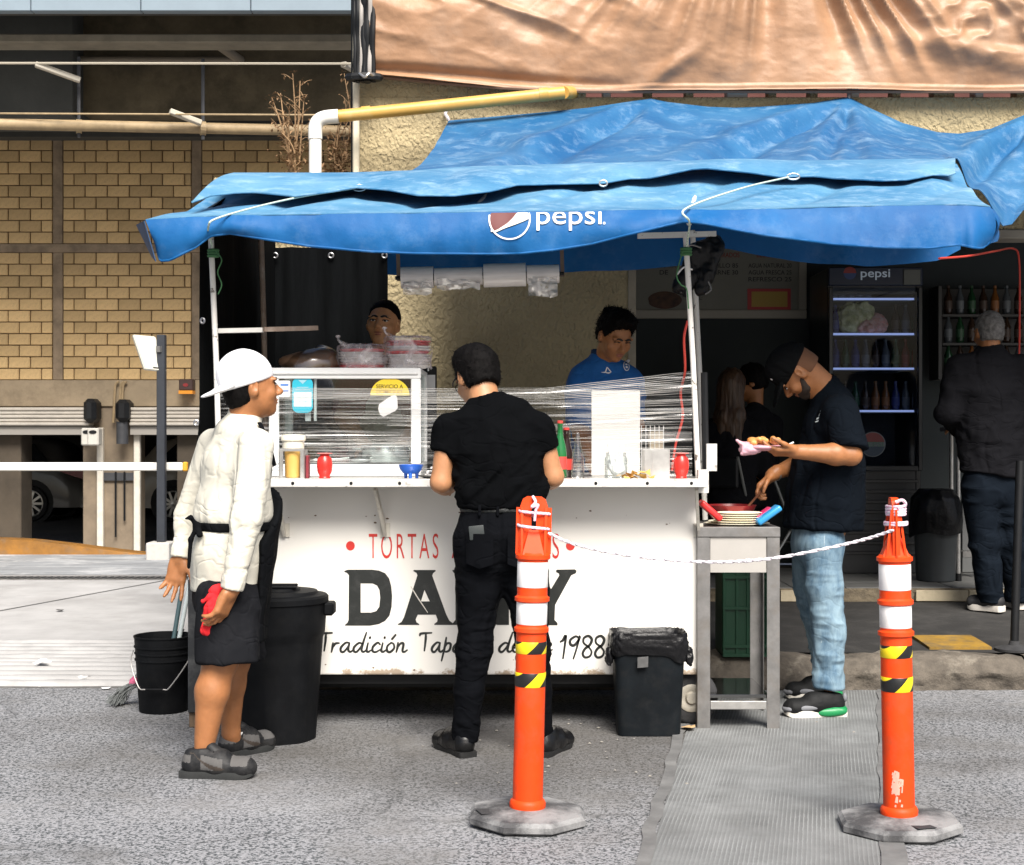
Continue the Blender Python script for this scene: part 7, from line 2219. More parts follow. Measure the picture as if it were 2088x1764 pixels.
 for st in range(2):
  mb = MB(); P_ = []
  for i, p in enumerate(cen):
   ph = i * .9 + st * PI; P_.append(p + Vector((0, math.cos(ph) * .0028, math.sin(ph) * .0028)))
  mb.tube(P_, .0036, 6); mb.build('strand', M_rope_w if st == 0 else mat('rope_strand', (.70, .66, .72), .85), t, smooth=60)
 MB().lathe([(.004, -.008), (.008, 0), (.004, .01)], P(1522, 1144, 4.85), 10, axis=(1, 0, .4)).build('splice', M_rope_w, t)
 mL = (X(1090, YL), YL)
 def coil(cx_, cy_, z0, z1, rx_, ry_, turns, ph, name):
  n = int(26 * turns); ps = []
  for i in range(n + 1):
   u = i / n; a_ = ph + 2 * PI * turns * u
   ps.append(Vector((cx_ + rx_ * math.cos(a_), cy_ + ry_ * math.sin(a_), z0 + (z1 - z0) * u)))
  MB().tube(ps, .0048, 6).build(name, M_rope_p, t, smooth=60)
 coil(mL[0], mL[1], Z(1040, YL), Z(1055, YL), .051, .026, 1.0, 2.6, 'turn')
 coil(mL[0] - .004, mL[1], Z(1068, YL), Z(1088, YL), .052, .034, 1.0, 2.6, 'turn')
 MB().tube(catmull([P(1086, 1012, YL - .02), P(1092, 1024, YL - .03), P(1084, 1034, YL - .035), P(1097, 1030, YL - .035), P(1092, 1042, YL - .03), P(1090, 1062, YL - .025)], 6), .0052, 6).build('knot', M_rope_p, t, smooth=60)
 mR = (X(1834, YR) - .012, YR)
 for k in range(4): coil(mR[0], mR[1], Z(1034 + 5 * k, YR), Z(1031 + 5 * k, YR), .028, .052, 1.0, k, 'turn')
 coil(mR[0], mR[1], Z(1070, YR), Z(1064, YR), .034, .054, 1.6, 2, 'turn')
 MB().tube(catmull([P(1826, 1024, YR - .05), P(1840, 1020, YR - .055), P(1846, 1030, YR - .05), P(1830, 1036, YR - .055)], 5), .0055, 6).build('knot', M_rope_p, t, smooth=60)
bollards()

# -- INSIDE THE SHOP
ZF = .322
ORD = ['leftmost'] + [w + ' from the left' for w in ('second', 'third', 'fourth', 'fifth', 'sixth', 'seventh', 'eighth', 'ninth')]
def interior():
 Y = 10.98
 t = thing('menu_board', 'framed cream menu board with black prices and a red panel on the shop wall', 'menu board', P(1465, 575, Y))
 m_c = mat('board_cream', (.20, .20, .17), .6, var=.05)
 MB().box((X(1294, Y), Y, Z(648, Y)), (X(1642, Y), Y + .05, Z(480, Y)), .008).build('panel', m_c, t)
 fr = MB(); fr.box((X(1290, Y), Y - .02, Z(650, Y)), (X(1644, Y), Y - .001, Z(632, Y)), .005); fr.box((X(1628, Y), Y - .02, Z(632, Y) + .001), (X(1644, Y), Y - .001, Z(478, Y)), .005)
 fr.build('frame', mat('board_frame', (.34, .32, .27), .5), t)
 Yt = Y - .003
 put_text('lettering', 'TACOS DORADOS', 1418, 515, 1508, 525, Yt, mat('menu_red', (.25, .03, .02), .6), t, bold=.01)
 put_text('lettering', 'BEBIDAS', 1543, 515, 1586, 525, Yt, mat('menu_red2', (.25, .03, .02), .6), t, bold=.01)
 for s_, a, b_, y in (('SENCILLO 85', 1432, 1505, 537), ('C/CARNE 30', 1432, 1505, 551), ('AGUA NATURAL 20', 1526, 1614, 537), ('AGUA FRESCA 25', 1526, 1614, 551), ('REFRESCO 25', 1526, 1614, 565), ('TORTA', 1345, 1378, 537), ('DE', 1345, 1362, 551)):
  put_text('lettering', s_, a, y, b_, y + 9, Yt, M_ink_black, t, bold=.012)
 put_text('lettering', 'TEL:', 1416, 604, 1432, 611, Yt, M_ink_black, t, bold=.012)
 MB().box((X(1524, Y), Y - .008, Z(632, Y)), (X(1612, Y), Y - .001, Z(589, Y))).build('notice', mat('notice_red', (.42, .03, .03), .5), t)
 MB().box((X(1532, Y), Y - .012, Z(626, Y)), (X(1605, Y), Y - .0085, Z(595, Y))).build('notice_panel', mat('notice_ochre', (.42, .27, .04), .5), t)
 mb = MB(); mb.mesh([P(1355 + 34 * math.cos(a) * (1 + .05 * n1(a * 2)), 612 + 18 * math.sin(a), Yt - .002) for a in np.linspace(0, 2 * PI, 33)[:-1]], [tuple(range(32))]); mb.build('picture', mat('sandwich_print', (.07, .03, .015), .6, var=.5, vscale=20), t)
 # -- fridge
 Y = 10.2; xl, xr = X(1690, Y), X(1882, Y); zt = Z(545, Y); yb = 10.86
 t = thing('drinks_fridge', 'tall glass door drinks fridge with a lettered header at the back of the shop', 'fridge', ((xl + xr) / 2, Y, ZF))
 m_b = mat('fridge_black', (.018, .02, .024), .35)
 mb = MB(); mb.box((xl, Y + .05, ZF), (xl + .035, yb, zt), .004); mb.box((xr - .035, Y + .05, ZF), (xr, yb, zt), .004); mb.box((xl + .0355, yb - .03, ZF), (xr - .0355, yb, zt), .002)
 mb.box((xl + .0355, Y + .05, zt - .18), (xr - .0355, yb - .031, zt - .001), .004); mb.box((xl + .0355, Y + .05, ZF), (xr - .0355, yb - .031, Z(960, Y)), .004)
 mb.build('cabinet', m_b, t)
 hd = MB().box((xl, Y, Z(582, Y)), (xr, Y + .049, zt), .006).build('header', mat('header_navy', (.012, .022, .05), .3), t)
 put_text('lettering', 'pepsi', 1755, 549, 1815, 571, Y - .001, emitter('header_letters', (.50, .60, .72), .035), hd, bold=.01)
 def disc(cx_, cy_, r, a0, a1, m, nm, par, yq):
  mb = MB(); mb.mesh([P(cx_ + r * math.cos(a), cy_ + r * math.sin(a), yq) for a in np.linspace(a0, a1, 20)], [tuple(range(20))]); mb.build(nm, m, par)
 disc(1733, 557, 13, PI, 2 * PI, mat('disc_red', (.25, .03, .03), .5), 'print', hd, Y - .001); disc(1733, 557, 13, 0, PI, mat('disc_blue', (.03, .06, .18), .5), 'print', hd, Y - .001)
 MB().box((X(1842, Y), Y - .012, Z(581, Y)), (X(1876, Y), Y - .001, Z(550, Y)), .002).build('thermostat', mat('thermo_grey', (.12, .13, .12), .5), hd)
 for k in range(8): MB().box((xl + .02, Y + .03, Z(985 + k * 21, Y)), (xr - .02, Y + .049, Z(985 + k * 21, Y) + .022), .003).build('grille_slat', mat('grille', (.03, .03, .032), .4), t)
 m_bk = mat('fridge_liner', (.05, .06, .085), .5)
 MB().box((xl + .036, yb - .05, Z(958, Y)), (xr - .036, yb - .032, zt - .185)).build('liner', m_bk, t)
 m_em = emitter('shelf_light', (.36, .44, .75), .38)
 shelves = [607, 679, 750, 837]
 for k, y in enumerate(shelves):
  MB().box((xl + .037, Y + .07, Z(y + 4, Y)), (xr - .037, yb - .055, Z(y + 2, Y)), .0).build('shelf', mat('shelf_white', (.35, .38, .42), .4), t)
  MB().box((xl + .045, Y + .058, Z(y + 3, Y)), (xr - .045, Y + .069, Z(y - 1, Y)), .001).build('shelf_light', m_em, t)
 d_ = MB(); d_.box((xl + .002, Y + .002, Z(960, Y)), (xl + .030, Y + .045, Z(586, Y)), .004); d_.box((xr - .030, Y + .002, Z(960, Y)), (xr - .002, Y + .045, Z(586, Y)), .004)
 d_.box((xl + .0305, Y + .002, Z(960, Y)), (xr - .0305, Y + .045, Z(950, Y)), .003)
 dr = d_.build('door', m_b, t)
 MB().box((xl + .0305, Y + .02, Z(949.5, Y)), (xr - .0305, Y + .026, Z(586, Y))).build('door_pane', M_glass_b, dr)
 disc(1780, 906, 26, 0, 2 * PI, mat('roundel_rim', (.10, .12, .14), .5), 'print', dr, Y + .018); disc(1780, 906, 24, PI * 1.06, 2 * PI - PI * .06, mat('roundel_red', (.16, .03, .03), .5), 'print', dr, Y + .0165); disc(1780, 906, 24, PI * .06, PI * .94, mat('roundel_blue', (.02, .04, .07), .5), 'print', dr, Y + .0165)
 put_text('lettering', 'PEPSI', 1760, 901, 1801, 911, Y + .015, mat('roundel_green', (.06, .12, .09), .5), dr, bold=.02)
 # bottles in rows on the fridge shelves
 cols = [('green', (.010, .045, .018)), ('brown', (.03, .016, .010)), ('blue', (.015, .025, .12)), ('red', (.16, .018, .018)), ('clear', (.07, .08, .09)), ('orange', (.16, .06, .015))]
 proto = {}
 def bottle(px, y, Yq, ci, H=.20, lab=None):
  nm, col = cols[ci]
  c = Vector((X(px, Yq), Yq, Z(y, Y) if lab is None else y))
  if ci not in proto:
   r = thing('drink_bottle', '', 'bottle', c, 'bottles in the drinks fridge')
   MB().lathe([(.026, 0), (.029, .004), (.029, H * .6), (.012, H * .84), (.011, H)], c, 14).build('bottle', mat('drink_' + nm, col, .15), r, smooth=50)
   MB().lathe([(.0293, H * .2), (.0293, H * .5)], c, 14, cap=False).build('label', mat('drink_label_' + nm, [min(.5, v * 1.5 + .012) for v in col], .5), r, smooth=50)
   MB().lathe([(.0125, H * .97), (.0125, H * 1.05), (.0, H * 1.05)], c, 10).build('cap', mat('drink_cap_' + nm, [min(.5, v * 1.4 + .01) for v in col], .4), r, smooth=40)
   proto[ci] = r
  else:
   r = copy_tree(proto[ci]); r.location = c
  return r
 rows = {679: 'second', 750: 'third', 837: 'bottom'}
 for y, nm in rows.items():
  for k in range(9):
   if y == 679 and 1 <= k <= 5: continue
   ci = [2, 0, 2, 4, 1, 4, 0, 3, 3][k] if y == 750 else ([4, 1, 0, 1, 5, 5, 2, 4, 4][k] if y == 837 else [2, 0, 0, 0, 0, 0, 1, 4, 0][k])
   r = bottle(1703 + k * 20.5, y + 1, Y + .14, ci)
   r['label'] = '%s bottle, %s in the %s row of the drinks fridge' % (cols[ci][0], ORD[k], nm)
 for k in range(5):
  r = bottle(1700 + k * 17, 608, Y + .15, 4)
  r['label'] = 'short clear bottle, %s in the top row of the drinks fridge' % ORD[k]
  r.scale = (1, 1, .5)
 # pale and red packs of food on the second shelf
 S = Sdf(); S.ell(P(1735, 650, Y + .16), (.09, .07, .11)); S.ell(P(1760, 640, Y + .15), (.07, .06, .09))
 o = sdf_obj('food_bag', S, .008, mat('pale_food', (.80, .74, .42), .5, var=.5, vscale=30, col2=(.30, .32, .10)), None, folds=wrinkle([((30, 30, 30), .015)])); tag(o, 'pale green and yellow bag of greens on the second fridge shelf', 'food bag')
 S = Sdf(); S.ell(P(1783, 662, Y + .14), (.085, .06, .075)); S.ell(P(1765, 668, Y + .11), (.05, .04, .04))
 o = sdf_obj('food_bag', S, .008, mat('pink_food', (.60, .18, .14), .4, var=.6, vscale=30, col2=(.75, .50, .42)), None, folds=wrinkle([((36, 36, 36), .014)])); tag(o, 'pinkish bag of meat beside the greens in the fridge', 'food bag')
 # -- bottle rack on the right
 Y = 10.75
 t = thing('bottle_rack', 'dark wall rack of bottles behind the man in the grey jacket', 'rack', P(1990, 700, Y))
 x0, x1 = X(1915, Y), X(2120, Y)
 shz = [Z(642, Y), Z(700, Y), Z(758, Y)]
 mb = MB()
 for z in shz: mb.box((x0, Y - .08, z - .02), (x1, Y + .15, z), .003)
 mb.box((x0 - .03, Y - .08, Z(775, Y)), (x0 - .001, Y + .15, Z(585, Y)), .003); mb.box((x0, Y + .151, Z(775, Y)), (x1, Y + .17, Z(585, Y)), .003)
 mb.build('shelves', mat('rack_dark', (.03, .03, .03), .5), t)
 for j, z in enumerate(shz):
  for k in range(7):
   r = copy_tree(proto[[1, 4, 0, 1, 5, 4, 1][(k + j) % 7]]); r.location = Vector((x0 + .06 + k * .085, Y - .02, z)); r['group'] = 'bottles on the wall rack'
   r['label'] = '%s bottle, %s on the %s shelf of the wall rack' % (['brown', 'clear', 'green', 'brown', 'orange', 'clear', 'brown'][(k + j) % 7], ORD[k], ['top', 'middle', 'bottom'][j])
 # -- bin with a bag
 c = Vector((X(1908, 9.75), 9.75, ZF))
 t = thing('shop_bin', 'grey round bin overhung with a black bag beside the table post', 'bin', c)
 MB().lathe([(.12, 0), (.125, .005), (.145, .42), (.15, .44)], c, 36).build('body', mat('bin_grey', (.035, .040, .043), .5, var=.15), t, smooth=40)
 def bagf(u, v):
  a = u * 2 * PI; k = 1 + .07 * n1(math.cos(a) * 4, math.sin(a) * 4, v * 5)
  r_ = np.interp(v, [0, .35, .6, .8, 1], [.165, .168, .155, .11, .0]) * k; z = np.interp(v, [0, .35, .6, .8, 1], [.30, .44, .54, .60, .61])
  return c + Vector((r_ * math.cos(a), r_ * math.sin(a), z + .03 * (1 - v) * n1(a * 2.2, 1)))
 mb = MB(); mb.grid(bagf, 60, 20); mb.build('bag', M_bag, t, smooth=60)
 # -- standing table at the right with steel posts, low shelf
 t = thing('standing_table', 'steel standing table with a bright round post in front of the grey-haired man', 'table', (X(2010, 9.85), 9.85, ZF))
 MB().box((X(1938, 9.85), 9.6, Z(880, 9.85)), (X(2120, 9.85), 10.1, Z(871, 9.85)), .004).build('top', M_steel_d, t)
 for px, yy, y1 in ((1954, 9.72, 1176), (1940, 10.05, 1130), (2110, 9.72, 1176)):
  l = MB().tube([(X(px, yy), yy, ZF + .05), (X(px, yy), yy, Z(881, 9.85))], .0155, 12).build('leg', M_steel, t, smooth=40)
  MB().lathe([(.022, 0), (.020, .05)], (X(px, yy), yy, ZF), 12).build('foot', M_dark, l, smooth=40)
 MB().box((X(1960, 9.95), 9.92, Z(1136, 9.95)), (X(2064, 9.95), 10.02, Z(1124, 9.95)), .003).build('foot_rail', M_steel_d, t)
 MB().box((X(1962, 10.3), 10.3, ZF), (X(2000, 10.3), 10.6, Z(1020, 10.3)), .004).build('panel', mat('grey_panel', (.16, .165, .165), .6), t)
 # -- folding chairs with thin steel legs
 m_ch = mat('chair_tube', (.30, .31, .30), .35, metal=.6)
 def chair(label, x, Y, rz, proto_=None):
  if proto_ is None:
   o = Vector((x, Y, ZF))
   t = thing('folding_chair', label, 'chair', o, 'folding chairs inside the shop')
   q = lambda a, b, c_: o + Vector((a, b, c_))
   for s in (-1, 1):
    MB().tube([q(s * .21, -.22, 0), q(s * .20, .20, .82)], .010, 8).build('leg', m_ch, t, smooth=40)
    MB().tube([q(s * .18, .22, 0), q(s * .18, -.18, .45)], .010, 8).build('leg', m_ch, t, smooth=40)
   MB().tube([q(-.205, -.1, .23), q(.205, -.1, .23)], .008, 6).build('stretcher', m_ch, t)
   MB().box(q(-.20, -.20, .435), q(.20, .18, .46), .01).build('seat', M_dark, t)
   MB().box(q(-.20, .17, .62), q(.20, .205, .82), .01).build('backrest', M_dark, t)
   return t
  r = copy_tree(proto_); r.location = (x, Y, ZF); r.rotation_euler = (0, 0, rz); r['label'] = label
  return r
 c1 = chair('folding chair with thin steel legs under the long-haired woman', X(1470, 9.75), 9.75, 0)
 c1.rotation_euler = (0, 0, 2.6)
 chair('folding chair with thin steel legs under the dark-haired diner', X(1560, 10.1), 10.1, 2.2, c1)
 # far right stand on the pavement
 b = P(2068, 1322, 7.72); b.z = .16
 t = thing('black_stand', 'slim black pole stand on the pavement at the far right edge', 'stand', b)
 MB().tube([b + Vector((0, 0, .02)), P(2080, 940, 7.78)], .022, 12).build('pole', M_dark, t, smooth=40)
 MB().lathe([(.10, 0), (.10, .012), (.03, .03), (.024, .05)], b, 24).build('base', M_rubber_dk, t, smooth=40)
interior()

# -- litter
def litter():
 rr = random.Random(21)
 m_p = mat('paper_scrap', (.80, .80, .79), .8)
 def scrap(px, Y, s, lab, zg=.006, m=m_p, n=9, nm='paper_scrap'):
  c = Vector((X(px, Y), Y, zg)); mb = MB()
  pts = [(s * (1 + .45 * n1(k * 2.1, px)) * math.cos(2 * PI * k / n), s * (1 + .45 * n1(k * 2.1, px)) * math.sin(2 * PI * k / n)) for k in range(n)]
  vs = [c + Vector((a, b, abs(n1(a * 30, b * 30, px)) * s * .6)) for a, b in pts] + [c + Vector((0, 0, s * .25))]
  mb.mesh(vs, [(k, (k + 1) % n, n) for k in range(n)]); o = mb.build(nm, m, smooth=70, origin=c); tag(o, lab, 'litter')
 scrap(88, 8.05, .055, 'large white paper scrap on the ribbed apron at left', .034)
 scrap(172, 7.62, .028, 'small white paper scrap near the edge of the ribbed apron', .034)
 scrap(215, 7.46, .022, 'tiny white scrap at the front edge of the ribbed apron')
 scrap(1404, 6.42, .040, 'crumpled tan paper beside the small black bin', .01, mat('tan_paper', (.55, .36, .18), .8))
 scrap(122, 10.6, .03, 'small black plug on the pale driveway', .02, M_dark, 7, 'black_plug')
 mb = MB()
 for _ in range(40):
  px = rr.uniform(900, 1420) if rr.random() < .7 else rr.uniform(400, 1900); Y = rr.uniform(5.4, 6.7)
  c = Vector((X(px, Y), Y, .004)); s = rr.uniform(.003, .009)
  mb.mesh([c + Vector((s * rr.uniform(.6, 1.3) * math.cos(2 * PI * k / 5), s * rr.uniform(.6, 1.3) * math.sin(2 * PI * k / 5), 0)) for k in range(5)] + [c + Vector((0, 0, s * .6))], [(k, (k + 1) % 5, 5) for k in range(5)])
 tag(mb.build('pebbles', mat('pebble', (.24, .225, .20), .8)), 'pale crumbs and pebbles scattered on the street', 'pebbles', kind='stuff')
litter()
# -- PEOPLE
def A(x, y, Y): return np.array(P(x, y, Y))
def cloth(name, col, rough=.85, bump=.25, sc=240, var=.12, sheen=.0, crease=1.0, **kw):
 m = mat(name, col, rough, var=var, vscale=7, bump=bump, bscale=sc, bdist=.002, sheen=sheen, spec=.2 if max(col) > .02 else .05, **kw)
 return crease_bump(m, crease)

def crease_bump(m, crease=1.0):
 N, L = m.node_tree.nodes, m.node_tree.links
 b = N['Principled BSDF']; tc = N['Texture Coordinate']
 last = b.inputs['Normal'].links[0].from_socket
 for scl, st, dist, vec in ((4.2, .55 * crease, .010, (1, 1, .55)), (10, .40 * crease, .005, (.8, .8, 1.2))):
  mp = N.new('ShaderNodeMapping'); mp.inputs['Scale'].default_value = vec; mp.inputs['Rotation'].default_value = (.3, .35, .2); L.new(tc.outputs['Object'], mp.inputs[0])
  nz = N.new('ShaderNodeTexNoise'); nz.inputs['Scale'].default_value = scl; nz.inputs['Detail'].default_value = 1.5; nz.inputs['Distortion'].default_value = .7; L.new(mp.outputs[0], nz.inputs[0])
  sb = N.new('ShaderNodeMath'); sb.operation = 'SUBTRACT'; sb.inputs[1].default_value = .5; L.new(nz.outputs['Fac'], sb.inputs[0])
  ab = N.new('ShaderNodeMath'); ab.operation = 'ABSOLUTE'; L.new(sb.outputs[0], ab.inputs[0])
  mr = N.new('ShaderNodeMapRange'); mr.interpolation_type = 'SMOOTHSTEP'; mr.inputs[2].default_value = .075; L.new(ab.outputs[0], mr.inputs[0])
  bp = N.new('ShaderNodeBump'); bp.inputs['Strength'].default_value = min(1, st); bp.inputs['Distance'].default_value = dist
  L.new(mr.outputs[0], bp.inputs['Height']); L.new(last, bp.inputs['Normal']); last = bp.outputs[0]
 L.new(last, b.inputs['Normal'])
 return m

def strands(hair, m, n, length, lift=.35, down=.5, seed=1, keep=None):
 """short loose hair strands that break up the outline of a hair shell"""
 me = hair.data; k = len(me.vertices)
 co = np.zeros(k * 3, np.float32); no = np.zeros(k * 3, np.float32)
 me.vertices.foreach_get('co', co); me.vertex_normals.foreach_get('vector', no)
 co, no = co.reshape(-1, 3), no.reshape(-1, 3)
 g = np.random.default_rng(seed); ids = g.integers(0, k, n)
 V, Q = [], []
 for i in ids:
  p, nn = co[i], no[i]
  t = g.normal(size=3); t -= nn * (t @ nn); t /= max(np.linalg.norm(t), 1e-6); t = t * .5 + np.array([0, 0, -down])
  d_ = t + nn * lift * g.uniform(.3, 1.6); d_ /= np.linalg.norm(d_)
  L_ = length * g.uniform(.5, 1.3); w = np.cross(d_, nn); w = w / max(np.linalg.norm(w), 1e-6) * .0014
  b_ = len(V); V += [p - nn * .002 - w, p - nn * .002 + w, p + d_ * L_ * .6 + w * .6, p + d_ * L_ * .6 - w * .6, p + d_ * L_ + nn * -.002]
  Q += [(b_, b_ + 1, b_ + 2, b_ + 3), (b_ + 3, b_ + 2, b_ + 4)]
 mm = bpy.data.meshes.new('strands'); mm.from_pydata([tuple(v) for v in V], [], Q)
 o = link_mesh('strands', mm, m, hair); tag(o, kind='stuff')
 return o

def creases(dirs, seed=0.0, width=.16):
 def fn(V, N):
  dsp = np.zeros(len(V))
  for i, (sc, amp) in enumerate(dirs):
   n = vnoise(V * np.array(sc)[None] + seed + 23.1 * i)
   dsp += amp * (.25 - np.exp(-(n / width) ** 2))
  return dsp
 return fn

def face_bits(c, face, up, parent, sc=1.0, brow=1.0, eyes=True, mouth=True):
 f, u, s = head_frame(face, up)
 R = np.array([s, f, u])
 q = lambda a, b, d: np.array(c) + sc * (s * a + f * b + u * d)
 for e in (-1, 1):
  S = Sdf()
  for k in range(5):
   t_ = k / 4
   S.ell(q(e * (.014 + .036 * t_), .0975 - .016 * t_ ** 2, .0215 + .007 * math.sin(PI * min(1, t_ * 1.25)) - .004 * t_), np.array([.009, .0065, .0042 * (1.15 - .5 * t_)]) * sc, R, .004)
  sdf_obj('eyebrow', S, .0028, M_brow, parent)
  if eyes is True:
   S = Sdf(); S.ell(q(e * .032, .0885, .002), np.array([.0125, .006, .0048]) * sc, R); ey = sdf_obj('eye', S, .0024, M_eye_w, parent)
   S = Sdf(); S.ell(q(e * .031, .0925, .0022), np.array([.0062, .0042, .0055]) * sc, R); sdf_obj('iris', S, .0018, M_eye_d, ey)
  if eyes:
   ey = parent if eyes is not True else ey; S = Sdf()
   for k in range(5): S.ell(q(e * (.019 + .0065 * k), .0915 - .0012 * k, .0052 + .0030 * math.sin(PI * k / 4)), np.array([.006, .005, .0023]) * sc, R, .002)
   sdf_obj('eyelashes', S, .002, M_brow, ey)
 if mouth:
  S = Sdf(); S.ell(q(0, .0945, -.0580), np.array([.0215, .0085, .0046]) * sc, R, .004); S.ell(q(0, .0925, -.0685), np.array([.018, .0085, .0052]) * sc, R, .004); S.ell(q(0, .104, -.0633), np.array([.022, .006, .0009]) * sc, R, .002, 's')
  sdf_obj('lips', S, .0026, M_lip, parent)

# -- 1. cook in a backwards white cap
def cook():
 t = thing('person', 'cook in a backwards white cap, cream jacket and black apron, seen from behind', 'person', (X(450, 5.7), 5.7, 0))
 f = nrm((.9, .44, 0)); s = np.array([f[1], -f[0], 0]); u = np.array([0, 0, 1.0])
 hc = A(511, 790, 5.72); face = (.9, .43, .10); hup = (-.06, 0, 1)
 Sh = (A(522, 908, 5.56), A(503, 1060, 5.505), A(473, 1200, 5.49))           # right arm, near
 Sl = (A(438, 908, 5.90), A(386, 1052, 5.94), A(369, 1136, 5.90))           # left arm, far
 B = Sdf()
 add_head(B, hc, face, hup, k=.012, fat=.006)
 add_neck(B, hc, A(496, 868, 5.74), face, hup, .058)
 torso(B, [(A(484, 890, 5.73), .15, .07), (A(482, 950, 5.73), .15, .10), (A(478, 1045, 5.73), .14, .11), (A(466, 1140, 5.73), .15, .115)], s)
 add_arm(B, *Sh, (.045, .036, .038, .027)); add_arm(B, *Sl, (.045, .036, .038, .027))
 add_leg(B, A(472, 1180, 5.62), A(450, 1345, 5.60), A(413, 1545, 5.585), (.070, .066, .062, .033), back=-f * .8 + np.array([0, -.2, 0]), calf=.012)
 add_leg(B, A(474, 1180, 5.84), A(478, 1345, 5.88), A(471, 1496, 5.90), (.070, .062, .058, .034), back=-f, calf=.012)
 B.cap(A(413, 1545, 5.585), A(428, 1575, 5.575), .034, .03, .02); B.cap(A(471, 1496, 5.90), A(480, 1528, 5.93), .034, .03, .02)
 add_hand(B, Sh[2] + np.array([-.004, 0, -.012]), (-.42, -.10, -.90), (-.9, .38, .10), 1, curl=(.42, .40, .42, .46), tcurl=.4, sc=1.0, spread=.16)
 add_hand(B, Sl[2] + np.array([0, 0, -.006]), (-.22, -.12, -.95), (-.12, -1, .12), -1, curl=(.10, .16, .22, .30), tcurl=.2, sc=1.0, spread=.20)
 body = sdf_obj('body', B, .0055, M_skin, t, folds=wrinkle([((90, 90, 90), .0004)]))
 face_bits(hc, face, hup, t)
 # hair under the cap
 hair_cap('hair', hc, face, hup, M_hair, t, lambda S, q, fr: (S.cut(q(0, 0, .03), fr[1]), S.cut(q(0, .030, 0), fr[0]), S.cut(q(0, -.03, -.062), -fr[1] + fr[0] * .35)), grow=.007, noise_amp=.002, extra=None)
 # cap
 ff, uu, ss = head_frame(face, hup); R = np.array([ss, ff, uu]); q = lambda a, b, d: hc + ss * a + ff * b + uu * d
 m_cap = mat('cap_white', (.80, .80, .82), .85, var=.03, bump=.2, bscale=180, bdist=.002)
 S = Sdf(); S.ell(q(0, -.016, .046), (.092, .108, .100), R); S.ell(q(0, -.03, .05), (.088, .095, .096), R, .02)
 S.cut(q(0, 0, .014), -uu + ff * .22)
 cap = sdf_obj('cap', S, .005, m_cap, t, folds=lambda V, N: .0016 * fbm(V * 22, 2))
 S = Sdf()
 bc = q(0, -.128, -.002)
 Rb = np.array([ss, nrm(-ff - uu * .28), nrm(uu - ff * .28)])
 S.ell(bc, (.078, .072, .009), Rb, .01); S.ell(q(0, -.095, .012), (.08, .04, .012), Rb, .02)
 S.ell(bc - uu * .020 + ff * .01, (.072, .075, .012), Rb, .006, 's')
 sdf_obj('brim', S, .0045, m_cap, cap)
 mb = MB(); mb.lathe([(.008, 0), (.007, .004), (.0, .006)], q(0, -.02, .146), 12, axis=uu); mb.build('button', m_cap, cap)
 for a in (0, PI / 3, -PI / 3):
  pts = []
  for k in range(12):
   th = PI * k / 11
   dd = (math.cos(a) * ff + math.sin(a) * ss) * math.cos(th) * .1075 + uu * math.sin(th) * .1005
   pp = q(0, -.016, .046) + dd * np.array([1, 1, 1])
   if (pp - q(0, 0, .018)) @ (uu - ff * .22) > 0: pts.append(Vector(pp))
  if len(pts) > 3: MB().tube(catmull(pts, 3), .0014, 5).build('seam', m_cap, cap)
 # jacket
 m_j = cloth('cream_jacket', (.60, .575, .49), .8, .2, crease=.75)
 J = Sdf()
 torso(J, [(A(484, 892, 5.73), .165, .088), (A(482, 952, 5.73), .180, .124), (A(476, 1045, 5.73), .176, .142), (A(466, 1120, 5.73), .186, .142), (A(459, 1196, 5.73), .185, .132)], s)
 J.ecap(A(492, 880, 5.73), A(500, 852, 5.735), (.10, .075), (.066, .064), s, .03)
 for (a, b_, c_), rr in ((Sh, (.068, .060, .054, .042)), (Sl, (.068, .058, .052, .041))):
  J.cap(a, b_, rr[0], rr[1], .05); J.cap(b_, c_, rr[2], rr[3], .03, clip=(c_ + nrm(c_ - b_) * .002, c_ - b_))
 J.cut(A(459, 1200, 5.73), (0.05, 0, -1), lo=A(459, 1330, 5.5) * np.array([1, 0, 1]) + np.array([-.30, 5.58, 0]), hi=(9, 6.1, 9))
 J.cut(A(500, 838, 5.735), nrm((.25, 0, 1)), lo=(-1.3, 5, 1.2), hi=(0, 6.2, 2))
 J.ell(A(503, 830, 5.735), (.054, .056, .06), None, .006, 's')
 big = creases([((6, 6, 2.2), .0040), ((13, 13, 5), .0020)], 3.0, .20)
 armw = creases([((9, 9, 17), .0050), ((19, 19, 30), .0026)], 8.0, .17)
 def jf(V, N):
  def near(a, b_):
   ba = b_ - a; tt = np.clip(((V - a) @ ba) / (ba @ ba), 0, 1); return np.exp(-(np.linalg.norm(V - a - tt[:, None] * ba, axis=1) / .085) ** 4)
  w1 = near(Sh[0] * .35 + Sh[1] * .65, Sh[2]); w2 = near(Sl[0] * .5 + Sl[1] * .5, Sl[2])
  w = np.maximum(w1, w2)
  waist = np.exp(-((V[:, 2] - Z(1062, 5.7)) / .05) ** 2)
  hemw = np.exp(-((V[:, 2] - Z(1195, 5.7)) / .03) ** 2)
  low = np.clip((Z(960, 5.6) - V[:, 2]) / .22, .15, 1)
  return big(V, N) * (1 - .55 * w) + armw(V, N) * w * low + waist * .005 * fbm(V * np.array([[30, 30, 12]]), 2) - .010 * np.exp(-((V[:, 2] - Z(1072, 5.7)) / .018) ** 2) * (1 - w)
 jk = sdf_obj('jacket', J, .0058, m_j, t, folds=jf)
 # standing collar
 S = Sdf(); S.ecap(A(497, 858, 5.735), A(503, 836, 5.74), (.071, .070), (.066, .066), s, .01); S.ecap(A(494, 880, 5.735), A(508, 815, 5.745), (.058, .060), (.058, .058), s, .004, 's'); S.cut(A(503, 832, 5.74), nrm((.35, 0, 1)))
 sdf_obj('collar', S, .0045, m_j, jk)
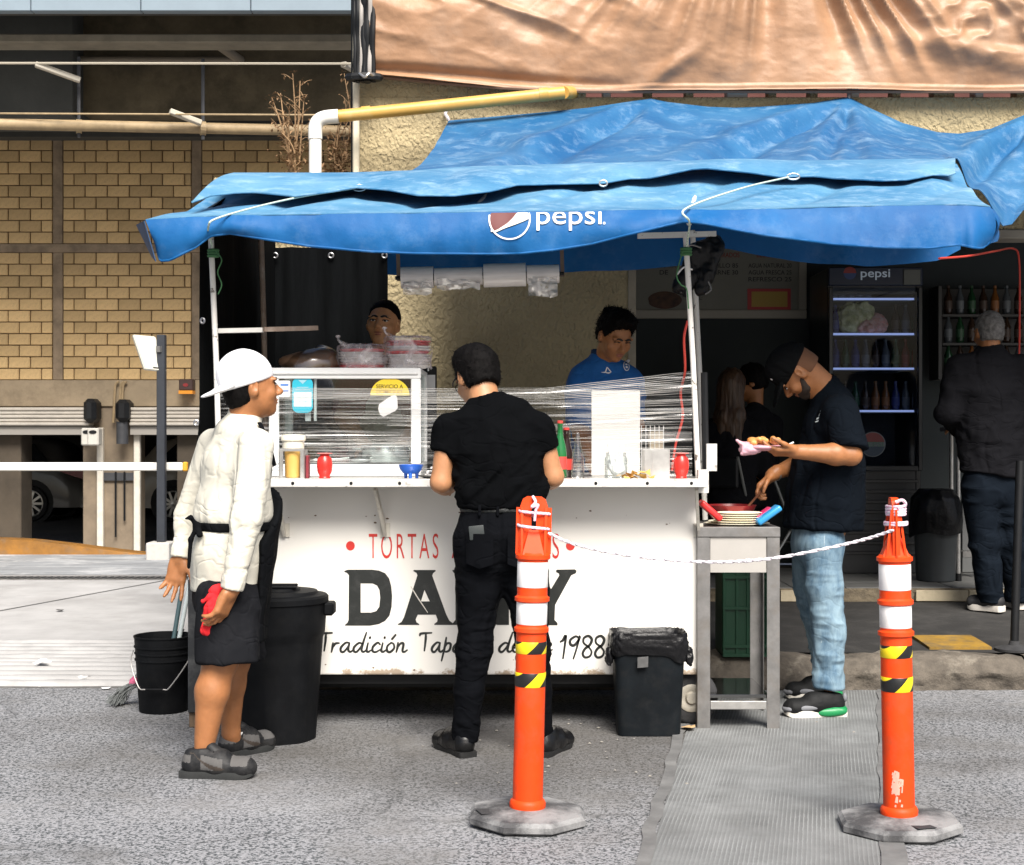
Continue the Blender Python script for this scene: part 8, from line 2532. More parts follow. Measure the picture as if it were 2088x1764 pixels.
 for c_, p_ in ((Sh[2], Sh[1]), (Sl[2], Sl[1])):
  d_ = nrm(c_ - p_); S = Sdf(); S.cap(c_ - d_ * .030, c_ - d_ * .004, .046, .043); S.cut(c_ + d_ * .004, d_); sdf_obj('cuff', S, .005, m_j, jk, folds=wrinkle([((40, 40, 12), .0015)]))
 # back yoke seam
 # apron: bib and skirt on the front, straps
 m_a = cloth('black_apron', (.0045, .005, .006), .9)
 S = Sdf()
 torso(S, [(A(486, 930, 5.73), .15, .140), (A(482, 1000, 5.73), .19, .160), (A(478, 1050, 5.73), .198, .165), (A(470, 1120, 5.73), .198, .162), (A(462, 1200, 5.73), .195, .155), (A(462, 1290, 5.73), .19, .150)], s)
 S.cut(A(478, 1050, 5.73) + f * .055 + s * .0, -f + s * .0)
 S.cut(A(462, 1305, 5.73), (0, 0, -1)); S.cut(A(486, 915, 5.73), (0, 0, 1))
 cbib = A(478, 1062, 5.73); S.cut(cbib + f * .07, nrm(-f + u * .95 + s * .35))
 ap = sdf_obj('apron', S, .0075, m_a, t, folds=wrinkle([((10, 10, 5), .006)]))
 S = Sdf(); torso(S, [(A(477, 1064, 5.73), .196, .153), (A(476, 1079, 5.73), .196, .153)], s, .01)
 S.cut(A(477, 1062, 5.73), (0, 0, 1)); S.cut(A(477, 1080, 5.73), (0, 0, -1)); S.cut(A(477, 1062, 5.73) + f * .10, f)
 sdf_obj('waist_strap', S, .006, m_a, ap)
 kn = A(402, 1073, 5.60)
 S = Sdf(); S.ell(kn, (.016, .014, .016)); S.cap(kn, kn + np.array([-.02, -.02, .035]), .010, .008, .01); S.cap(kn + np.array([-.02, -.02, .035]), kn + np.array([-.038, -.02, .030]), .007, .005, .01)
 S.cap(kn, kn + np.array([.014, -.02, -.03]), .011, .013, .01); S.cap(kn, kn + np.array([-.022, -.01, -.05]), .009, .009, .01); S.cap(kn + np.array([-.022, -.01, -.05]), kn + np.array([-.030, -.01, -.155]), .009, .007, .01)
 sdf_obj('bow', S, .004, m_a, ap)
 MB().tube(catmull([Vector(A(529, 862, 5.66)), Vector(A(540, 885, 5.63)), Vector(A(551, 915, 5.64)), Vector(A(560, 950, 5.66))], 5), .010, 8, flat=.4).build('neck_strap', m_a, ap)
 # shorts
 m_s = cloth('charcoal_shorts', (.010, .0105, .0125), .85, dirt=(.026, .026, .03), dscale=3, damt=.6)
 S = Sdf()
 torso(S, [(A(462, 1150, 5.73), .165, .125), (A(462, 1215, 5.73), .172, .130)], s)
 S.ecap(A(466, 1215, 5.64), A(466, 1348, 5.60), (.105, .125), (.105, .118), s, .03)
 S.ecap(A(470, 1215, 5.83), A(482, 1335, 5.87), (.10, .115), (.10, .110), s, .02)
 S.cut(A(470, 1347, 5.6), (0, 0, -1), hi=(9, 5.735, 9), lo=(-9, 0, -9)); S.cut(A(470, 1340, 5.9), (0, 0, -1))
 so = sdf_obj('shorts', S, .0065, m_s, t, folds=wrinkle([((8, 8, 4), .008), ((22, 22, 14), .0022)], 5))
 # shoes, socks
 m_u = mat('worn_black_leather', (.009, .0095, .011), .6, spec=.3, var=.3, vscale=30, dirt=(.05, .048, .046), dscale=16, damt=.6, dlo=.45); m_so = mat('dark_sole', (.020, .0215, .0215), .8, var=.2)
 m_g = mat('grey_suede', (.085, .082, .08), .85); m_sw = mat('dark_stripe', (.035, .026, .020), .7)
 def panels(a, b, c):
  mi = np.zeros(len(a), int)
  sw = np.abs(c - (.036 + .055 * np.clip((.62 - a) / .42, 0, 1) ** 2.2 + .004)) < .0085 * np.clip((a - .16) / .30, .2, 1) * np.clip((.64 - a) / .1, 0, 1)
  mi[(a > .30) & (a < .60) & (c > .034) & (c < .090 - .05 * (a - .3)) & (np.abs(b) > .015)] = 1
  mi[(a > .70) & (a < .93) & (c > .052)] = 1
  mi[(a < .16) & (c > .062) & (c < .088)] = 1
  mi[sw & (a > .14) & (a < .64) & (np.abs(b) > .015)] = 2
  return mi
 for heel, toe, an in (((-1.248, 5.575), (-.968, 5.555), A(413, 1545, 5.585)), ((-1.160, 5.875), (-.995, 6.085), A(471, 1496, 5.90))):
  sh, q2 = shoe(t, heel, toe, [m_u, m_g, m_sw], m_so, .096, .050, .027, mi=panels)
  S = Sdf(); S.cap(an + np.array([0, 0, .01]), np.array(q2(.24, 0, .10)), .039, .042, .01); S.cut(an + np.array([0, 0, .004]), (0, 0, 1)); sdf_obj('sock', S, .005, M_sock, t)
  S = Sdf(); S.cap(q2(.50, 0, .080), q2(.40, 0, .108), .030, .024, .01); sdf_obj('tongue', S, .0045, m_u, sh)
  for k in range(4):
   a_, b_ = Vector(q2(.46 + .055 * k, -.030, .098 - .011 * k)), Vector(q2(.46 + .055 * k, .030, .098 - .011 * k)); MB().tube([a_, (a_ + b_) / 2 + Vector((0, 0, .012)), b_], .0032, 5).build('lace', M_dark, sh)
 # red cloth in the near hand
 m_r = cloth('red_cloth_fabric', (.62, .022, .028), .9, .4, 160)
 S = Sdf()
 S.cap(A(444, 1204, 5.545), A(434, 1240, 5.535), .020, .026, .02); S.cap(A(434, 1240, 5.535), A(422, 1286, 5.53), .026, .019, .02); S.cap(A(438, 1240, 5.54), A(440, 1276, 5.55), .022, .013, .02)
 S.cap(A(446, 1203, 5.53), A(426, 1205, 5.53), .011, .006, .01); S.cap(A(428, 1216, 5.52), A(414, 1226, 5.52), .008, .005, .01)
 o = sdf_obj('red_cloth', S, .0045, m_r, None, folds=wrinkle([((34, 34, 12), .006), ((70, 70, 40), .002)])); tag(o, 'crumpled red cloth held in the near hand of the cook', 'cloth')
cook()

# -- 2. customer in black, back to the street
def customer():
 t = thing('person', 'man in black t-shirt and trousers seen from behind, leaning over the counter', 'person', (X(1020, 5.95), 5.95, 0))
 f = nrm((-.08, 1, 0)); s = np.array([f[1], -f[0], 0])
 hc = A(973, 770, 6.03); face = nrm((-.40, .82, -.42)); hup = nrm((-.20, .34, .92))
 Lr = (A(1100, 868, 5.96), A(1128, 972, 5.98), A(1104, 976, 6.24)); Ll = (A(914, 872, 5.96), A(899, 984, 5.95), A(928, 984, 6.22))
 m_sk = M_skin_l
 B = Sdf()
 add_head(B, hc, face, hup, k=.012, fat=.004)
 add_neck(B, hc, A(990, 830, 5.97), face, hup, .060)
 torso(B, [(A(1003, 858, 5.97), .15, .07), (A(1010, 900, 5.97), .16, .09), (A(1020, 1000, 5.96), .14, .09), (A(1022, 1090, 5.95), .15, .09)], s)
 add_arm(B, *Lr, (.046, .041, .048, .030)); add_arm(B, *Ll, (.046, .041, .049, .030))
 add_leg(B, A(975, 1110, 5.95), A(968, 1330, 5.96), A(948, 1500, 5.95), (.072, .046, .044, .030), back=(0, -1, 0), calf=.002); add_leg(B, A(1066, 1110, 5.95), A(1086, 1330, 5.96), A(1104, 1500, 5.95), (.072, .046, .044, .030), back=(0, -1, 0), calf=.002)
 add_hand(B, Ll[2], (.35, .9, .05), (.3, 0, -1), 1, (.5, .5, .5, .5)); add_hand(B, Lr[2], (-.35, .9, .05), (-.3, 0, -1), -1, (.5, .5, .5, .5))
 sdf_obj('body', B, .0055, m_sk, t, folds=wrinkle([((90, 90, 90), .0004)]))
 face_bits(hc, face, hup, t)
 def keep(S, q, fr):
  S.cut(q(0, .055, .0), fr[0] * .8 - fr[1] * .25)
  S.cut(q(0, -.06, -.062), -fr[1] - fr[0] * .12)
  for e in (-1, 1): S.ell(q(e * .088, .012, -.016), (.030, .030, .040), None, .01, 's')
 def ex(S, q, R):
  S.ell(q(.0, .01, .112), (.06, .06, .024), R, .03); S.ell(q(-.045, .0, .085), (.038, .06, .04), R, .03)
 hair_cap('hair', hc, face, hup, M_hair, t, keep, grow=.014, noise_amp=.0028, nsc=55, extra=ex, streak=(1, 1, .6)); strands([c for c in t.children if c.name.startswith('hair')][0], M_hair, 1500, .014, .3, .3, 4)
 ff, uu, ss = head_frame(face, hup); q = lambda a, b, d: Vector(hc + ss * a + ff * b + uu * d)
 g = MB()
 for e in (-1, 1): g.tube(catmull([q(e * .082, -.03, -.005), q(e * .082, -.01, .012), q(e * .080, .06, .012), q(e * .068, .098, .008)], 4), .0028, 6); g.tube([q(e * .032 + .022 * math.cos(a), .106, .002 + .019 * math.sin(a)) for a in np.linspace(0, 2 * PI, 16)], .002, 5)
 g.build('glasses', M_dark, t, smooth=40)
 # t-shirt
 m_t = cloth('black_cotton', (.0022, .0025, .0031), .95, .2)
 J = Sdf()
 torso(J, [(A(1003, 852, 5.97), .165, .085), (A(1010, 900, 5.97), .184, .122), (A(1018, 960, 5.965), .174, .118), (A(1023, 1000, 5.96), .170, .112), (A(1025, 1040, 5.955), .172, .112)], s)
 J.ecap(A(1000, 850, 5.97), A(992, 822, 5.975), (.12, .075), (.074, .070), s, .04)
 for a, b_, k_ in ((Ll[0], Ll[1], .36), (Lr[0], Lr[1], .40)):
  d_ = nrm(b_ - a); e = a + (b_ - a) * (k_ + .3)
  J.cap(a, e, .059, .051, .04, clip=(a + (b_ - a) * (k_ + .06), d_))
 J.cut(A(1025, 1034, 5.955), (0, 0, -1))
 J.ell(A(987, 800, 5.985), (.066, .068, .054), None, .01, 's')
 fo = wrinkle([((6, 6, 7), .007), ((15, 15, 18), .0036)], 2)
 diag = np.array([[1, 0, .55]])
 def sf(V, N):
  w = np.exp(-((V[:, 2] - Z(985, 5.95)) / .10) ** 2)
  dg = 1 - 2 * np.abs(vnoise(np.stack([(V[:, 0] - V[:, 2] * .9) * 28, (V[:, 0] + V[:, 2]) * 4, V[:, 1] * 6], 1)))
  return fo(V, N) + w * .010 * dg
 sdf_obj('t_shirt', J, .0062, m_t, t, folds=sf)
 # trousers
 m_p = cloth('black_denim', (.0030, .0034, .0046), .9, .3, 300)
 S = Sdf()
 torso(S, [(A(1022, 1045, 5.955), .162, .105), (A(1020, 1095, 5.95), .176, .118), (A(1020, 1125, 5.95), .170, .110)], s)
 S.cap(A(976, 1120, 5.95), A(976, 1200, 5.955), .098, .088, .04); S.cap(A(976, 1200, 5.955), A(967, 1330, 5.955), .088, .066, .03); S.cap(A(967, 1330, 5.955), A(956, 1410, 5.945), .066, .058, .02); S.cap(A(956, 1410, 5.945), A(949, 1506, 5.945), .058, .050, .02)
 S.cap(A(1066, 1120, 5.95), A(1074, 1200, 5.955), .096, .086, .04); S.cap(A(1074, 1200, 5.955), A(1087, 1330, 5.955), .084, .064, .03); S.cap(A(1087, 1330, 5.955), A(1095, 1410, 5.945), .062, .056, .02); S.cap(A(1095, 1410, 5.945), A(1101, 1506, 5.945), .056, .050, .02)
 S.cut(A(1000, 1512, 5.94), (0, 0, -1)); S.cut(A(1020, 1033, 5.955), (0, 0, 1))
 fo2 = wrinkle([((9, 9, 26), .0055), ((26, 26, 60), .0022)], 4)
 def pf(V, N):
  k = np.exp(-((V[:, 2] - Z(1330, 5.95)) / .10) ** 2) + .7 * np.exp(-((V[:, 2] - Z(1160, 5.95)) / .05) ** 2) + .8 * np.exp(-((V[:, 2] - Z(1490, 5.95)) / .05) ** 2)
  return fo2(V, N) * (.3 + k) - .010 * np.exp(-((V[:, 0] - X(1020, 5.95)) / .012) ** 2) * (V[:, 2] > Z(1150, 5.95)) * (V[:, 1] < 5.9)
 tr = sdf_obj('trousers', S, .0062, m_p, t, folds=pf)
 S = Sdf(); torso(S, [(A(1022, 1034, 5.955), .168, .111), (A(1022, 1046, 5.955), .169, .112)], s, .01); S.cut(A(1022, 1031, 5.955), (0, 0, 1)); S.cut(A(1022, 1043, 5.955), (0, 0, -1))
 sdf_obj('belt', S, .005, mat('belt_leather', (.010, .012, .012), .6, bump=.6, bscale=90), t)
 for px in (1012, 1060, 975): MB().box(P(px, 1052, 5.835), P(px + 6, 1030, 5.846), .002).build('belt_loop', m_p, tr)
 def yb(px, y): return 5.955 - .118 * math.sqrt(max(.05, 1 - ((X(px, 5.95) - X(1020, 5.95)) / .185) ** 2))
 for x0 in (952, 1035):
  mb = MB(); mb.grid(lambda a, b_: Vector(P(x0 + 55 * a, 1086 + (60 + 10 * (1 - abs(2 * a - 1))) * b_, 5.9)) * Vector((1, 0, 1)) + Vector((0, yb(x0 + 55 * a, 0) - .033, 0)), 12, 8, .003); mb.build('pocket', m_p, tr, smooth=60)
 # phone in the pocket
 ph = P(972, 1085, 5.83); ph.y = yb(972, 0) - .027
 o = MB().box(ph + Vector((-.030, -.004, -.03)), ph + Vector((.030, .004, .026)), .008, Matrix.Rotation(-.10, 3, 'Y'), 2).build('phone', mat('phone_case', (.03, .036, .036), .4), smooth=40, origin=ph); tag(o, 'dark phone sticking out of the back pocket of the man in black', 'phone')
 m_u = mat('black_leather', (.005, .005, .0055), .35, spec=.4, var=.2); m_so = mat('black_sole', (.008, .008, .008), .6)
 for heel, toe, an in (((-.172, 5.895), (-.300, 6.135), A(948, 1500, 5.95)), ((.116, 5.900), (.222, 6.14), A(1102, 1500, 5.95))):
  sh, q2 = shoe(t, heel, toe, m_u, m_so, .092, .050, .022)
  for k in range(3):
   a_, b_ = Vector(q2(.46 + .06 * k, -.022, .092 - .010 * k)), Vector(q2(.46 + .06 * k, .022, .092 - .010 * k)); MB().tube([a_, (a_ + b_) / 2 + Vector((0, 0, .010)), b_], .003, 5).build('lace', M_dark, sh)
customer()

# -- 3. man with a dark cap, serving himself at the steel table
def diner():
 t = thing('person', 'bearded man in a dark cap, navy t-shirt and light jeans bending over his plate', 'person', (X(1685, 6.9), 6.9, 0))
 f = nrm((-1, .12, 0)); s = np.array([f[1], -f[0], 0])
 hc = A(1625, 757, 6.84); face = nrm((-.50, .22, -.83)); hup = nrm((-.83, 0, .52))
 Ln = (A(1714, 842, 6.68), A(1736, 928, 6.63), A(1622, 921, 6.60)); Lf = (A(1704, 842, 7.06), A(1652, 935, 7.08), A(1575, 968, 6.94))
 B = Sdf()
 add_head(B, hc, face, hup)
 add_neck(B, hc, A(1686, 802, 6.87), face, hup, .060)
 B.cap(A(1652, 765, 6.86), A(1690, 800, 6.87), .058, .062, .03)
 torso(B, [(A(1698, 830, 6.87), .15, .08), (A(1694, 880, 6.87), .16, .10), (A(1686, 960, 6.88), .15, .11), (A(1678, 1070, 6.9), .15, .11)], s)
 add_arm(B, *Ln, (.054, .045, .049, .029)); add_arm(B, *Lf, (.052, .044, .047, .028))
 add_hand(B, Ln[2], (-1, 0, .02), (-.05, .35, 1), -1, (.30, .34, .40, .55), .25, 1.0, .06, topen=.95)
 add_hand(B, Lf[2], (-.72, -.05, -.65), (.45, -.25, -.75), 1, (.55, .75, .8, .85), .5, .98, .05)
 add_leg(B, A(1676, 1090, 6.80), A(1684, 1260, 6.78), A(1690, 1400, 6.78), (.072, .046, .044, .030), back=(1, 0, 0), calf=.003); add_leg(B, A(1662, 1090, 7.0), A(1664, 1250, 7.06), A(1686, 1370, 7.17), (.072, .046, .044, .030), back=(1, 0, 0), calf=.003)
 sdf_obj('body', B, .0055, M_skin, t, folds=wrinkle([((90, 90, 90), .0004)]))
 face_bits(hc, face, hup, t)
 ff, uu, ss = head_frame(face, hup); R = np.array([ss, ff, uu]); q = lambda a, b, d: hc + ss * a + ff * b + uu * d
 S = Sdf(); S.ell(q(0, .046, -.068), (.056, .050, .046), R); S.ell(q(0, .066, -.098), (.030, .026, .022), R, .02); S.ell(q(0, .093, -.046), (.028, .012, .006), R, .01)
 for e in (-1, 1): S.cap(q(e * .060, .015, -.030), q(e * .050, .040, -.070), .012, .016, .02)
 S.ell(q(0, .100, -.060), (.022, .020, .013), R, .006, 's'); S.ell(q(0, .05, .0), (.075, .075, .038), R, .01, 's'); S.cut(q(0, -.012, 0), -ff)
 sdf_obj('beard', S, .0042, mat('beard_hair', (.028, .018, .012), .8, bump=.5, bscale=260, bdist=.002), t, folds=lambda V, N: .0016 * fbm(V * 120, 2))
 S = Sdf(); S.ell(q(0, -.018, .032), (.0765, .0945, .0895), R); S.ell(q(0, -.05, -.03), (.066, .058, .06), R, .03); S.cut(q(0, .01, 0), ff); S.cut(q(0, -.06, -.050), -uu)
 for e in (-1, 1): S.ell(q(e * .085, -.002, -.006), (.024, .026, .036), R, .008, 's')
 sdf_obj('hair', S, .005, mat('cropped_hair', (.15, .066, .030), .8, bump=.3, bscale=300, bdist=.001), t)
 m_c = cloth('dark_cap', (.006, .0065, .007), .95)
 S = Sdf(); S.ell(q(0, -.012, .044), (.089, .108, .098), R); S.ell(q(0, .02, .06), (.08, .085, .085), R, .02); S.cut(q(0, 0, .022), -uu * 1.0 + ff * -.10)
 cap = sdf_obj('cap', S, .0052, m_c, t, folds=lambda V, N: .0015 * fbm(V * 22, 2))
 S = Sdf(); Rb = np.array([ss, nrm(ff - uu * .30), nrm(uu + ff * .30)]); S.ell(q(0, .135, .020), (.076, .070, .008), Rb); S.ell(q(0, .10, .03), (.08, .045, .012), Rb, .02); S.ell(q(0, .125, -.002), (.07, .075, .011), Rb, .006, 's')
 sdf_obj('brim', S, .0045, m_c, cap)
 MB().lathe([(.007, 0), (.0, .004)], q(-.05, .088, .085), 10, axis=ff - ss * .4).build('badge', M_ink_white, cap)
 # t-shirt
 m_t = cloth('navy_cotton', (.0042, .0062, .0095), .95, .2)
 J = Sdf()
 torso(J, [(A(1700, 828, 6.87), .160, .098), (A(1697, 872, 6.87), .190, .128), (A(1689, 950, 6.88), .188, .152), (A(1682, 1010, 6.89), .188, .166), (A(1678, 1080, 6.9), .195, .180)], s)
 J.ecap(A(1698, 830, 6.87), A(1684, 790, 6.87), (.12, .085), (.074, .070), s, .04)
 for a, b_ in ((Ln[0], Ln[1]), (Lf[0], Lf[1])):
  d_ = nrm(b_ - a); e = a + (b_ - a) * 1.0
  J.cap(a, e, .082, .078, .05, clip=(a + (b_ - a) * .84, nrm(d_ + np.array([-.25, 0, 0]))))
 J.cut(A(1680, 1076, 6.9), (-.04, 0, -1));
 J.cap(A(1640, 745, 6.86), A(1690, 800, 6.87), .064, .066, .006, 's')
 fo = wrinkle([((7, 7, 4), .009), ((16, 16, 9), .004)], 6)
 sdf_obj('t_shirt', J, .0065, m_t, t, folds=lambda V, N: fo(V, N) * np.clip((Z(840, 6.88) - V[:, 2]) / .3, .25, 1))
 # chest print and sleeve marks, laid on the cloth
 mb = MB(); yq = 6.705
 for quad in (((1650, 832), (1666, 834), (1662, 838), (1649, 836)), ((1651, 838), (1662, 840), (1659, 847), (1650, 845)), ((1643, 846), (1661, 849), (1660, 853), (1642, 850)), ((1640, 852), (1663, 856), (1662, 859), (1639, 855))):
  mb.mesh([P(a, b_, yq + .0012 * (a - 1650) * .1) for a, b_ in quad], [(0, 1, 2, 3)])
 # flat prints need the shirt surface: project along the view onto the navy cloth
 o = mb.build('chest_print', mat('print_teal_white', (.62, .70, .70), .6), t)
 sw = o.modifiers.new('wrap', 'SHRINKWRAP')
 sw.target = [c for c in t.children if c.name.startswith('t_shirt')][0]; sw.wrap_method = 'NEAREST_SURFACEPOINT'; sw.offset = .002
 mb = MB()
 for y in (856, 868): mb.mesh([P(a, b_, 6.86) for a, b_ in ((1752, y), (1758, y), (1758, y + 7), (1752, y + 7))], [(0, 1, 2, 3)])
 # jeans
 m_d = bpy.data.materials.new('light_denim'); m_d.use_nodes = True
 N, L = m_d.node_tree.nodes, m_d.node_tree.links; b = N['Principled BSDF']; b.inputs['Roughness'].default_value = .85
 tc = N.new('ShaderNodeTexCoord'); nz = N.new('ShaderNodeTexNoise'); nz.inputs['Scale'].default_value = 9; nz.inputs['Detail'].default_value = 8; nz.inputs['Roughness'].default_value = .7; L.new(tc.outputs['Object'], nz.inputs[0])
 mp = N.new('ShaderNodeMapping'); mp.inputs['Scale'].default_value = (1, 1, .35); L.new(tc.outputs['Object'], mp.inputs[0]); L.new(mp.outputs[0], nz.inputs[0])
 cr = N.new('ShaderNodeValToRGB'); cr.color_ramp.elements[0].position = .33; cr.color_ramp.elements[0].color = (.030, .085, .15, 1); cr.color_ramp.elements[1].position = .66; cr.color_ramp.elements[1].color = (.23, .33, .39, 1); L.new(nz.outputs['Fac'], cr.inputs[0]); L.new(cr.outputs[0], b.inputs['Base Color'])
 n2 = N.new('ShaderNodeTexNoise'); n2.inputs['Scale'].default_value = 320; L.new(tc.outputs['Object'], n2.inputs[0]); bp = N.new('ShaderNodeBump'); bp.inputs['Strength'].default_value = .3; bp.inputs['Distance'].default_value = .002; L.new(n2.outputs['Fac'], bp.inputs['Height']); L.new(bp.outputs[0], b.inputs['Normal']); crease_bump(m_d, .55)
 S = Sdf()
 torso(S, [(A(1668, 1070, 6.9), .155, .115), (A(1668, 1105, 6.9), .165, .125)], s)
 S.cap(A(1678, 1110, 6.80), A(1681, 1200, 6.79), .090, .076, .04); S.cap(A(1681, 1200, 6.79), A(1691, 1290, 6.78), .075, .065, .03); S.cap(A(1691, 1290, 6.78), A(1689, 1402, 6.775), .064, .068, .03)
 S.cap(A(1652, 1110, 7.0), A(1652, 1200, 7.04), .088, .074, .04); S.cap(A(1652, 1200, 7.04), A(1674, 1290, 7.10), .072, .062, .03); S.cap(A(1674, 1290, 7.10), A(1688, 1372, 7.17), .062, .062, .03)
 S.cut(A(1690, 1402, 6.775), (-.1, 0, -1), lo=(-9, 0, -9), hi=(9, 6.92, 9)); S.cut(A(1655, 1376, 7.17), (0, 0, -1), lo=(-9, 6.93, -9), hi=(9, 9, 9))
 fo2 = wrinkle([((7, 7, 13), .0085), ((17, 17, 30), .0045)], 12)
 jn = sdf_obj('jeans', S, .0062, m_d, t, folds=lambda V, N: fo2(V, N) * np.clip((Z(1120, 6.85) - V[:, 2]) / .25, .15, 1))
 st = MB(); pts = [Vector(A(1680 + 2 * n1(k * .7), 1090 + k * 17.4, 6.702 + .0045 * k * (1 if k < 12 else .9))) for k in range(19)]
 o = None
 st.tube(pts, .0022, 5); o = st.build('seam', mat('seam_thread', (.26, .34, .39), .8), jn); sw = o.modifiers.new('wrap', 'SHRINKWRAP'); sw.target = jn; sw.wrap_method = 'NEAREST_SURFACEPOINT'; sw.offset = .0015
 # trainers
 m_u = mat('trainer_black', (.005, .0055, .006), .7, spec=.3, bump=.4, bscale=160, bdist=.002); m_so = mat('trainer_sole', (.74, .70, .62), .6)
 m_gy = mat('trainer_grey', (.16, .165, .18), .7); m_gn = mat('trainer_green', (.010, .21, .065), .4)
 for heel, toe, nr in (((1.525, 6.765), (1.245, 6.735), True), ((1.600, 7.20), (1.335, 7.18), False)):
  sh, q2 = shoe(t, heel, toe, m_u, m_so, .098, .050, .034)
  sd = -1 if False else 1
  for nm, spots, m_ in (('toe_guard', ((.92, 0, .040, .035, .046, .016), (.80, .034, .046, .05, .016, .014), (.66, .045, .048, .05, .009, .012)), m_gy), ('heel_pad', ((.06, .0, .030, .030, .050, .022), (.20, .036, .028, .050, .018, .022), (.34, .042, .024, .045, .012, .018)), m_gn), ('heel_tab', ((.0, 0, .085, .012, .018, .022),), m_gy)):
   S = Sdf()
   for a_, b_, c_, r1, r2, r3 in spots:
    for sg in ((1, -1) if b_ else (1,)): S.ell(q2(a_, sg * b_, c_), (r1, r2, r3), None, .012)
   sdf_obj(nm, S, .004, m_, sh)
  mb = MB(); mb.mesh([Vector(q2(a_, (-1) * -.0520, c_)) for a_, c_ in ((.30, .060), (.52, .056), (.40, .088))], [(0, 1, 2)])
  o = mb.build('side_mark', M_ink_white, sh); sw = o.modifiers.new('wrap', 'SHRINKWRAP'); sw.target = sh; sw.offset = .002
 # what he holds: food on a wrapped plate, fork; spoon in the far hand
 c = Vector(A(1556, 912, 6.60))
 p = thing('food_plate', 'plate of orange food in pink plastic wrap held in the hand of the bearded man', 'plate of food', c)
 S = Sdf(); S.ell(c + Vector((0, .03, .0)), (.088, .07, .016)); S.ell(c + Vector((0, .03, .022)), (.082, .064, .022), None, .003, 's')
 sdf_obj('plate', S, .0045, mat('wrap_pink', (.60, .30, .36), .3), p, folds=wrinkle([((40, 40, 40), .002)]))
 S = Sdf(); S.cap(c + Vector((-.075, .01, .006)), c + Vector((-.118, -.005, .030)), .016, .005); S.cap(c + Vector((-.06, .0, -.008)), c + Vector((-.098, -.01, -.030)), .02, .006, .02); S.ell(c + Vector((-.055, .02, -.012)), (.05, .05, .018), None, .02)
 sdf_obj('plastic_wrap', S, .0045, mat('wrap_pale', (.62, .36, .42), .25), p, folds=wrinkle([((50, 50, 50), .004)]))
 S = Sdf()
 rr = random.Random(8)
 for k in range(22): S.ell(c + Vector((rr.uniform(-.055, .065), .03 + rr.uniform(-.045, .045), .016 + rr.uniform(0, .024))), (rr.uniform(.010, .02), rr.uniform(.010, .02), rr.uniform(.008, .014)), None, .006)
 sdf_obj('food', S, .0042, mat('orange_food', (.62, .20, .035), .5, var=.5, vscale=45, col2=(.66, .42, .16)), p, folds=wrinkle([((60, 60, 60), .003)]))
 MB().tube([Vector(A(1590, 916, 6.585)), Vector(A(1618, 902, 6.60))], .0042, 6).build('fork', M_ink_white, p)
 sp = thing('serving_spoon', 'brown spoon in the far hand of the bearded man, reaching to the plates', 'spoon', Vector(A(1525, 1040, 6.75)))
 MB().tube([Vector(A(1551, 1003, 6.88)), Vector(A(1528, 1030, 6.78)), Vector(A(1518, 1044, 6.74))], .0055, 6).build('handle', mat('spoon_brown', (.16, .06, .03), .5), sp)
 S = Sdf(); S.ell(A(1514, 1046, 6.725), (.022, .016, .008)); sdf_obj('bowl', S, .004, mat('spoon_dark', (.10, .06, .03), .5), sp)
 d_ = nrm(Lf[1] - Lf[2]); w = Lf[2] + d_ * .022
 MB().lathe([(.0335, -.006), (.036, 0), (.0335, .006)], w, 20, axis=d_, cap=False).build('bracelet', M_steel, t)
diner()

